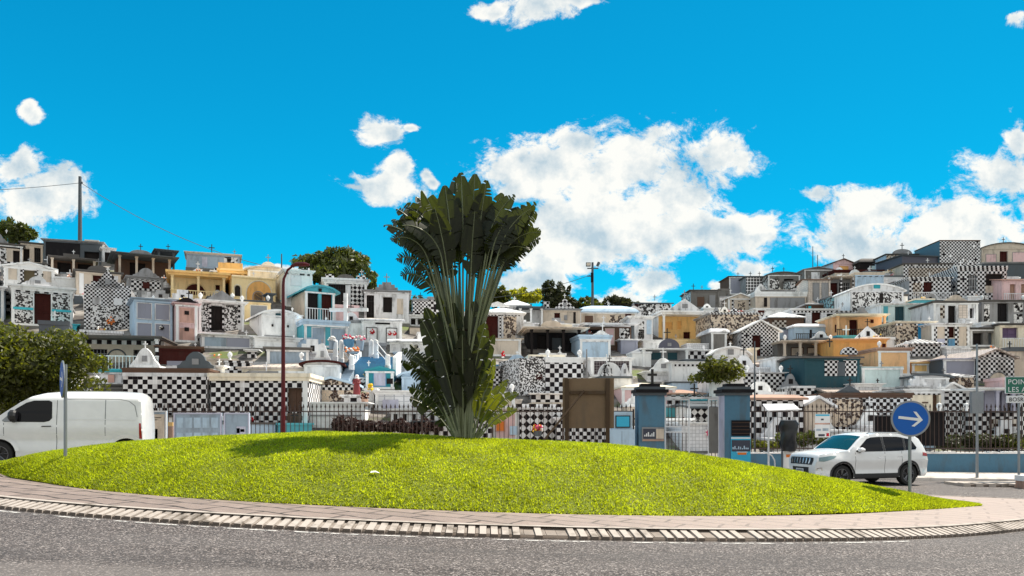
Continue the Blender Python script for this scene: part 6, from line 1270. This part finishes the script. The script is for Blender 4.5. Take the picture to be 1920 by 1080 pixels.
# ================================================================ cars
class Car:
    def __init__(s, label, name, sil, wheels, rad, arch, halfw, loc, rz, cat='car'):
        s.root = thing(name, label, cat, loc, rz); s.sil = sil; s.wheels = wheels; s.rad = rad; s.arch = arch; s.hw = halfw
        # silhouette polygon with wheel arches cut in (x forward negative -> x=0 is the nose, grows to the tail)
    def side_poly(s, bottom):
        pts = []
        for x, z in bottom: pts.append((x, z))
        return pts
    def grid_patch(s, poly, step=.10, off=0.0, mode='side', sgn=1):
        bm = bmesh.new(); vs = [bm.verts.new((x, 0, z)) for x, z in poly]; bm.faces.new(vs)
        xs = [p[0] for p in poly]; zs = [p[1] for p in poly]
        for ax, lo, hi in ((0, min(xs), max(xs)), (2, min(zs), max(zs))):
            k = math.floor(lo / step) * step + step
            while k < hi:
                no = [0, 0, 0]; no[ax] = 1; co = [0, 0, 0]; co[ax] = k
                bmesh.ops.bisect_plane(bm, geom=bm.verts[:] + bm.edges[:] + bm.faces[:], plane_co=co, plane_no=no, dist=1e-5); k += step
        bmesh.ops.triangulate(bm, faces=bm.faces)
        return bm
    def side_part(s, name, poly, key, off=.006, step=.10, both=True, parent=None):
        o_ = None
        for sgn in ((-1, 1) if both else (-1,)):
            bm = s.grid_patch(poly, step); bm.verts.ensure_lookup_table(); v = []; 
            for vt in bm.verts: x, _, z = vt.co; v.append((x, sgn * (s.hw(x, z) + off), z))
            f = [tuple(q.index for q in (fc.verts if sgn < 0 else reversed(fc.verts[:]))) for fc in bm.faces]; bm.free()
            me = bpy.data.meshes.new(name); me.from_pydata(v, [], f); me.materials.append(M(key)); me.polygons.foreach_set('use_smooth', [True] * len(me.polygons)); me.update()
            bm2 = bmesh.new(); bm2.from_mesh(me); bmesh.ops.recalc_face_normals(bm2, faces=bm2.faces); bm2.to_mesh(me); bm2.free()
            o_ = bpy.data.objects.new(name, me); COL.objects.link(o_); o_.parent = parent or s.root
        return o_
    def cap_pt(s, x, z, nx, nz, f, off, crown):
        w_ = s.hw(x, z); b_ = crown * (1 - f * f); return (x + nx * (b_ + off), f * w_, z + nz * (b_ + off))
    def cap(s, name, line, key, off=0.0, f0=-1, f1=1, crown=.05, n=12, sub=3, parent=None, mb=None):
        L = []
        for a, b_ in zip(line, line[1:]):
            for k in range(sub): L.append((a[0] + (b_[0] - a[0]) * k / sub, a[1] + (b_[1] - a[1]) * k / sub))
        L.append(line[-1]); q = mb or MB(); rows = []
        for i, (x, z) in enumerate(L):
            a, b_ = L[max(0, i - 1)], L[min(len(L) - 1, i + 1)]; dx, dz = b_[0] - a[0], b_[1] - a[1]; l_ = math.hypot(dx, dz); nx, nz = -dz / l_, dx / l_
            rows.append([s.cap_pt(x, z, nx, nz, f0 + (f1 - f0) * k / n, off, crown) for k in range(n + 1)])
        for A_, B_ in zip(rows, rows[1:]):
            for k in range(n): q.face([A_[k], B_[k], B_[k + 1], A_[k + 1]], key)
        if mb: return q
        return q.build(name, parent or s.root, smooth=40)
    def body(s, poly, top, key='carwhite', crown=.05):
        q = MB()
        for sgn in (-1, 1):
            bm = s.grid_patch(poly, .07); 
            for fc in bm.faces:
                p_ = [(vt.co.x, sgn * s.hw(vt.co.x, vt.co.z), vt.co.z) for vt in fc.verts]; q.face(p_ if sgn < 0 else p_[::-1], key, [(0, 0)] * len(p_))
            bm.free()
        s.cap('body', top, key, crown=crown, mb=q, sub=3)
        o = q.build('body', s.root, smooth=38); return o
    def wheel(s, x, side, width=.21):
        w_ = s.hw(x, .45) - .02; y0 = side * w_
        e = MB(); r_ = s.rad
        def ring(rr, y): return [(x + rr * math.cos(6.283 * i / 28), y, r_ + rr * math.sin(6.283 * i / 28)) for i in range(28)]
        prof = [(r_ * .66, y0 - side * .02), (r_ * .70, y0), (r_ * .94, y0), (r_, y0 - side * .03), (r_, y0 - side * (width - .03)), (r_ * .9, y0 - side * width), (r_ * .3, y0 - side * width)]
        for (ra, ya), (rb, yb) in zip(prof, prof[1:]):
            A_, B_ = ring(ra, ya), ring(rb, yb)
            for i in range(28): e.face([A_[i], A_[(i + 1) % 28], B_[(i + 1) % 28], B_[i]], 'tyre')
        o = e.build('tyre', None, smooth=40); o.parent = s.root; o.name = 'wheel'
        q = MB(); A_ = ring(r_ * .67, y0 - side * .012); B_ = ring(r_ * .62, y0 - side * .012); C_ = ring(r_ * .60, y0 - side * .07)
        for i in range(28): q.face([A_[i], A_[(i + 1) % 28], B_[(i + 1) % 28], B_[i]], 'rim').face([B_[i], B_[(i + 1) % 28], C_[(i + 1) % 28], C_[i]], 'rim')
        q.face(C_, 'blackplastic')
        for k in range(5):
            a = 6.283 * k / 5 + .3
            for da in (-.17, .17):
                q.tube([(x + .04 * math.cos(a), y0 - side * .04, r_ + .04 * math.sin(a)), (x + r_ * .63 * math.cos(a + da), y0 - side * .018, r_ + r_ * .63 * math.sin(a + da))], .020, 'rim', 4)
        q.build('rim', o)
def archpts(x, r, z0, n=9, wr=None):
    zc = wr; a0 = math.asin(max(-1, min(1, (z0 - zc) / r))); return [(x - r * math.cos(a0 + (math.pi - 2 * a0) * i / n), zc + r * math.sin(a0 + (math.pi - 2 * a0) * i / n)) for i in range(n + 1)]
def sstep(a, b_, x): f = max(0, min(1, (x - a) / (b_ - a))); return f * f * (3 - 2 * f)

# ---- white compact SUV
def hw_suv(x, z):
    w_ = .885; w_ -= .25 * (max(0, .75 - x) / .75) ** 2.4 + .13 * (max(0, x - 3.55) / .62) ** 2.2
    w_ -= .34 * max(0, z - .98) * (.8 + .25 * sstep(1.0, 1.5, z)); w_ += .018 * math.exp(-((z - .80) / .05) ** 2) - .03 * math.exp(-((z - .52) / .12) ** 2)
    if z < .4: w_ -= .12 * (.4 - z)
    if x < 1.2: w_ -= .10 * sstep(.80, 1.08, z) * (1 - sstep(.6, 1.25, x))
    return w_
top = [(.10, .26), (.02, .34), (0, .50), (0, .66), (.03, .78), (.06, .90), (.12, .97), (.30, 1.02), (.70, 1.065), (1.08, 1.10), (1.30, 1.26), (1.52, 1.42), (1.72, 1.535), (1.90, 1.585), (2.3, 1.61), (2.8, 1.61), (3.3, 1.585), (3.72, 1.53), (3.86, 1.44), (3.98, 1.24), (4.07, 1.04), (4.12, .92), (4.17, .78), (4.17, .5), (4.12, .36), (4.0, .28)]
bot = archpts(.83, .39, .27, 10, .335)[::-1]; bot2 = archpts(3.33, .39, .27, 10, .335)[::-1]
poly = top + bot2 + bot
Yw = 24.35; sw = at(1580, 900, Yw); th = R(17.5)
# local -> world: car x axis points to the tail
cx0 = Vector((math.cos(th), math.sin(th), 0)); off = cx0 * .83 + Vector((math.sin(th), -math.cos(th), 0)) * .85
X0 = Vector((sw.x, Yw, 0)) - off; gz = float(zb(12.0))
suv = Car('small white SUV with black arches parked in front of the blue wall', 'parked_car', top, (.83, 3.33), .335, .39, hw_suv, (X0.x, X0.y, gz + .0), th)
suv.body(poly, top)
for nm, pl_ in (('side_window', [(1.30, 1.07), (1.55, 1.26), (1.83, 1.46), (2.00, 1.505), (2.36, 1.525), (2.34, 1.075)]), ('side_window', [(2.43, 1.075), (2.45, 1.525), (3.0, 1.52), (3.20, 1.495), (3.14, 1.09)]), ('quarter_window', [(3.22, 1.10), (3.27, 1.48), (3.52, 1.43), (3.66, 1.18), (3.60, 1.12)])): suv.side_part(nm, pl_, 'glass', .005)
suv.side_part('door_pillar', [(2.345, 1.075), (2.365, 1.52), (2.445, 1.52), (2.425, 1.075)], 'blackplastic', .004)
suv.side_part('door_pillar', [(3.145, 1.095), (3.205, 1.49), (3.265, 1.48), (3.215, 1.10)], 'blackplastic', .004)
for xx_, z0, z1 in ((1.27, .34, 1.05), (2.38, .32, 1.06), (3.03, .62, 1.07)): suv.side_part('door_seam', [(xx_, z0), (xx_ + .012, z0), (xx_ + .012, z1), (xx_, z1)], 'blackplastic', .0015)
suv.side_part('sill_cladding', [(1.24, .27), (1.25, .40), (2.90, .40), (2.92, .27)], 'blackplastic', .012)
for xw in (.83, 3.33):
    o1, o2 = archpts(xw, .455, .30, 14, .335), archpts(xw, .392, .30, 14, .335); suv.side_part('arch_trim', o1 + o2[::-1], 'blackplastic', .010, .2)
for z in ((2.12, .86), (2.86, .88)): suv.side_part('door_handle', [(z[0], z[1]), (z[0] + .17, z[1] + .01), (z[0] + .17, z[1] + .035), (z[0], z[1] + .03)], 'chrome', .02)
suv.side_part('headlamp', [(.07, .79), (.10, .90), (.42, .955), (.62, .945), (.50, .87), (.20, .78)], 'lampglass', .006)
suv.side_part('tail_lamp', [(3.86, .92), (3.88, 1.03), (4.09, 1.0), (4.13, .90)], 'taillight', .006)
suv.side_part('fog_lamp_surround', [(.02, .40), (.05, .58), (.16, .60), (.20, .50), (.16, .40)], 'chrome', .004)
suv.side_part('fog_lamp', [(.04, .42), (.07, .56), (.14, .57), (.17, .50), (.13, .42)], 'carwhite', .007)
suv.cap('windscreen', [(1.10, 1.115), (1.30, 1.265), (1.52, 1.425), (1.69, 1.522)], 'glassteal', .008, -.90, .90)
suv.cap('rear_window', [(3.87, 1.42), (3.98, 1.24), (4.05, 1.08)], 'glass', .008, -.84, .84)
suv.cap('grille', [(.001, .67), (.03, .78), (.055, .885)], 'blackplastic', .008, -.80, .80)
gr_ = [o for o in suv.root.children if o.name.startswith('grille')][0]
for k in range(7):
    f_ = -.62 + k * .207; suv.cap('grille_bar', [(.012, .70), (.030, .78), (.050, .865)], 'chrome', .014, f_, f_ + .07, n=2, parent=gr_)
suv.cap('lower_bumper', [(.06, .28), (.0, .40), (-.0, .60)], 'blackplastic', .008, -.62, .62)
suv.cap('number_plate', [(.001, .44), (.001, .55)], 'signwhite', .028, -.30, .30)
suv.cap('plate_band', [(.001, .44), (.001, .55)], 'bluesign', .031, .27, .30, n=2)
for k in range(7): suv.cap('plate_character', [(.001, .47), (.001, .525)], 'blackplastic', .034, -.24 + k * .068, -.205 + k * .068, n=1)
for s_ in (-1, 1):
    q = MB(); y = s_ * (hw_suv(1.45, 1.1) + .10); 
    for k, (a, h_, w_) in enumerate([(0, 1, 1)]):
        rr = []
        for xx_, sc in ((1.34, .55), (1.38, .95), (1.46, 1.0), (1.52, .75)): rr.append([(xx_, y + .11 * sc * math.cos(6.283 * i / 10), 1.13 + .075 * sc * math.sin(6.283 * i / 10)) for i in range(10)])
        for A_, B_ in zip(rr, rr[1:]):
            for i in range(10): q.face([A_[i], A_[(i + 1) % 10], B_[(i + 1) % 10], B_[i]], 'carwhite')
        q.face(rr[0], 'carwhite'); q.face(rr[-1], 'glass'); q.tube([(1.45, y - s_ * .14, 1.05), (1.45, y - s_ * .02, 1.08)], .03, 'blackplastic', 5)
    q.build('wing_mirror', suv.root)
    q = MB(); yy_ = s_ * .56; q.tube([(1.95, yy_, 1.60), (2.05, yy_, 1.655), (3.3, yy_, 1.635), (3.42, yy_, 1.575)], .018, 'metal', 5); q.build('roof_rail', suv.root)
for xw in (.83, 3.33):
    for s_ in (-1, 1): suv.wheel(xw, s_)
q = MB(); q.box(.5, 3.9, -.62, .62, .22, .62, 'blackplastic'); q.build('underbody', suv.root)

# ---- white panel van
def hw_van(x, z):
    w_ = .955; w_ -= .30 * (max(0, .85 - x) / .85) ** 2.2 + .07 * (max(0, x - 4.0) / .3) ** 2.4
    w_ -= .13 * max(0, z - 1.05) + .9 * max(0, z - 1.74) ** 1.25 * 2; w_ += .012 * math.exp(-((z - 1.30) / .02) ** 2); w_ -= .035 * math.exp(-((z - .68) / .14) ** 2)
    if z < .42: w_ -= .05 * (.42 - z)
    if x < 1.0: w_ -= .12 * sstep(.85, 1.2, z) * (1 - sstep(.5, 1.1, x))
    return w_
vt = [(.12, .26), (.02, .36), (0, .55), (.02, .75), (.08, .92), (.22, 1.03), (.50, 1.13), (.85, 1.24), (1.10, 1.42), (1.40, 1.64), (1.66, 1.80), (1.90, 1.875), (2.3, 1.915), (2.9, 1.92), (3.7, 1.915), (4.25, 1.885), (4.40, 1.84), (4.48, 1.70), (4.55, 1.35), (4.58, .95), (4.58, .5), (4.53, .30)]
vt = [(x if x < 3.9 else 3.9 + (x - 3.9) * .50, z) for x, z in vt]
vb = archpts(.93, .40, .28, 10, .335)[::-1]; vb2 = archpts(3.86, .40, .28, 10, .335)[::-1]
th = R(14.5); Yr = 20.7; rw = at(237, 850, Yr); cx0 = Vector((math.cos(th), math.sin(th), 0)); off = cx0 * 3.86 + Vector((math.sin(th), -math.cos(th), 0)) * .9
X0 = Vector((rw.x, Yr, 0)) - off
van = Car('white panel van driving past at the left edge of the view', 'panel_van', vt, (.93, 3.86), .335, .40, hw_van, (X0.x, X0.y, .43), th, 'van')
van.body(vt + vb2 + vb, vt)
van.side_part('door_window', [(1.06, 1.16), (1.02, 1.20), (1.34, 1.50), (1.55, 1.64), (1.72, 1.695), (2.06, 1.70), (2.13, 1.66), (2.14, 1.25), (2.08, 1.18), (1.96, 1.15)], 'glass', .006)
van.side_part('quarter_light', [(1.03, 1.17), (1.02, 1.20), (1.26, 1.43), (1.28, 1.16)], 'metal', .009)
for xx_, z0, z1 in ((2.24, .42, 1.80), (1.05, .70, 1.13), (3.36, .80, 1.72)): van.side_part('door_seam', [(xx_, z0), (xx_ + .014, z0), (xx_ + .014, z1), (xx_, z1)], 'slate', .0015)
pr_ = [(2.40, 1.215), (2.40, 1.235), (4.08, 1.225), (4.08, 1.205)]; van.side_part('panel_crease', pr_, 'carwhite', .014)
van.side_part('panel_seam', [(2.40, 1.735), (2.40, 1.75), (3.70, 1.745), (3.92, 1.70), (4.07, 1.58), (4.13, 1.28), (4.115, 1.28), (4.05, 1.57), (3.91, 1.685), (3.70, 1.73)], 'grey', .0015)
van.side_part('door_handle', [(1.90, 1.03), (1.92, 1.055), (2.13, 1.06), (2.13, 1.035)], 'blackplastic', .03)
van.side_part('tail_lamp', [(4.17, .72), (4.165, 1.12), (4.21, 1.12), (4.235, .72)], 'taillight', .008)
van.side_part('headlamp', [(.04, .80), (.10, .92), (.55, 1.05), (.60, 1.0), (.30, .84)], 'lampglass', .006)
van.cap('windscreen', [(.90, 1.275), (1.10, 1.425), (1.40, 1.645), (1.63, 1.785)], 'glassteal', .010, -.92, .92)
van.cap('grille', [(.001, .56), (.02, .75), (.04, .80)], 'blackplastic', .01, -.7, .7)
for xw in (.93, 3.86):
    van.side_part('arch_flare', archpts(xw, .50, .42, 14, .335) + archpts(xw, .40, .42, 14, .335)[::-1], 'carwhite', .018, .2)
    for s_ in (-1, 1): van.wheel(xw, s_, .23)
for s_ in (-1, 1):
    q = MB(); y = s_ * (hw_van(1.2, 1.2) + .13); rr = []
    for xx_, sc in ((1.20, .6), (1.25, 1), (1.33, 1.0), (1.38, .8)): rr.append([(xx_, y + .12 * sc * math.cos(6.283 * i / 10), 1.31 + .15 * sc * math.sin(6.283 * i / 10)) for i in range(10)])
    for A_, B_ in zip(rr, rr[1:]):
        for i in range(10): q.face([A_[i], A_[(i + 1) % 10], B_[(i + 1) % 10], B_[i]], 'blackplastic')
    q.face(rr[0], 'blackplastic'); q.face(rr[-1], 'glass'); q.tube([(1.28, y - s_ * .16, 1.17), (1.28, y - s_ * .03, 1.2)], .045, 'blackplastic', 6); q.build('wing_mirror', van.root)
q = MB(); q.box(.6, 4.0, -.7, .7, .24, .7, 'blackplastic'); q.build('underbody', van.root)

# ================================================================ low graves between the tombs
g = random.Random(42)
KEYS = [('white', 'white', 26), ('white2', 'weathered white', 14), ('wt', 'white tiled', 16), ('ck.2', 'black and white checker', 22), ('ck.14', 'fine checker', 10), ('grey', 'grey', 8), ('beige', 'beige', 6), ('lblue', 'pale blue', 7), ('mos.12', 'mosaic', 6), ('pink', 'faded pink', 4), ('concrete', 'bare concrete', 6), ('slate', 'dark grey', 4), ('teal', 'teal', 2)]
SHORT = lambda s: s.split(' with ')[0].split(' behind ')[0].split(' beside ')[0].split(' left of ')[0].split(' right of ')[0].split(' under ')[0].split(' on ')[0].split(' in ')[0].split(' below ')[0].split(' beneath ')[0].split(' between ')[0]
NAMED = [f for f in FOOT]
used = set(); cnt = 0
shortcount = {}
for f in NAMED: shortcount[SHORT(f[3])] = shortcount.get(SHORT(f[3]), 0) + 1
def blocked(px, py, w, h, x, y, r_):
    for f in FOOT:
        if math.hypot(f[0] - x, f[1] - y) < (f[2] + r_) * .60: return True
    for f in NAMED:       # do not hide the faces of the larger tombs
        if f[7] > 14 and abs(px - f[4]) < (w + f[6]) / 2 - 4 and py - h < f[5] - f[7] * .22 and py > f[5] - 3 and f[1] > y: return True
    return False
rowY = 33.6
cand = []
while rowY < 104:
    lim = float(max(r_[1] for r_ in RP)); x = -rowY * .70
    while x < rowY * .70: cand.append((x + g.uniform(-.6, .6), rowY + g.uniform(-.5, .5))); x += 1.15 + (rowY - 33) * .02
    rowY += 1.4 + (rowY - 33) * .012
for (x, y) in cand:
    px = 960 + F * x / y
    if px < -30 or px > 1950 or y > np.interp(px, *zip(*RP)) - .5 or cnt >= 290: continue
    py = HZ - F * (float(terr(x, y)) - CZ) / y; wm = g.uniform(1.1, 2.2); hm = g.uniform(.45, 1.35) if g.random() < .7 else g.uniform(1.3, 1.9); w, h = wm * F / y, hm * F / y
    if 1243 < px < 1352 and y < 38: continue
    if blocked(px, py, w, h, x, y, wm / 2): continue
    tot = sum(k[2] for k in KEYS); q_ = g.uniform(0, tot); 
    for k in KEYS:
        q_ -= k[2]
        if q_ <= 0: break
    hs = None; cr = None; nm = 'box grave'
    r1 = g.random()
    if hm < 1.3 and r1 < .30: kk = g.choice(['dome', 'bar', 'arc', 'step', 'tri']); hs = (kk, g.uniform(.5, 1.0) * F / y, g.choice(['white', 'white', 'white2', 'grey', k[0]])); nm = {'dome': 'grave with bell shaped headboard', 'bar': 'grave with scrolled headboard', 'arc': 'grave with round headstone', 'step': 'grave with stepped headstone', 'tri': 'grave with pointed headstone'}[kk]
    elif hm >= 1.3: nm = 'block tomb'
    if g.random() < .42: ck = g.choice([('white', 'white'), ('blackmetal', 'black'), ('white2', 'grey')]); cr = (g.uniform(.4, .8) * F / y, ck[0]); nm += (' and ' if hs else ' with ') + ck[1] + ' cross'
    best = sorted(NAMED, key=lambda f: ((f[4] - px) ** 2 + (f[5] - f[7] / 2 - py) ** 2))[:5]; lab = None
    for f in best:
        if shortcount[SHORT(f[3])] > 1 or len(SHORT(f[3]).split()) > 9: continue
        dx, dy = px - f[4], py - f[5]
        rel = 'just left of' if dx < -f[6] * .5 else 'just right of' if dx > f[6] * .5 else ('in front of' if dy > -2 else 'rising behind')
        l_ = f'{k[1]} {nm} {rel} {SHORT(f[3])}'
        if len(l_.split()) > 16: l_ = f'{k[1]} {nm.split(" with ")[0]} {rel} {SHORT(f[3])}'
        key = l_
        if key not in used and len(l_.split()) <= 16: lab = l_; used.add(key); break
    if not lab: continue
    top = k[0] if g.random() < .4 else g.choice(['white', 'white', 'cream', 'white2', 'grey', 'mold', 'slate'])
    grave(lab, px, py, w, h, k[0], cr=cr, hs=hs, Y=y, top=top, d=g.uniform(1.6, 2.4)); cnt += 1
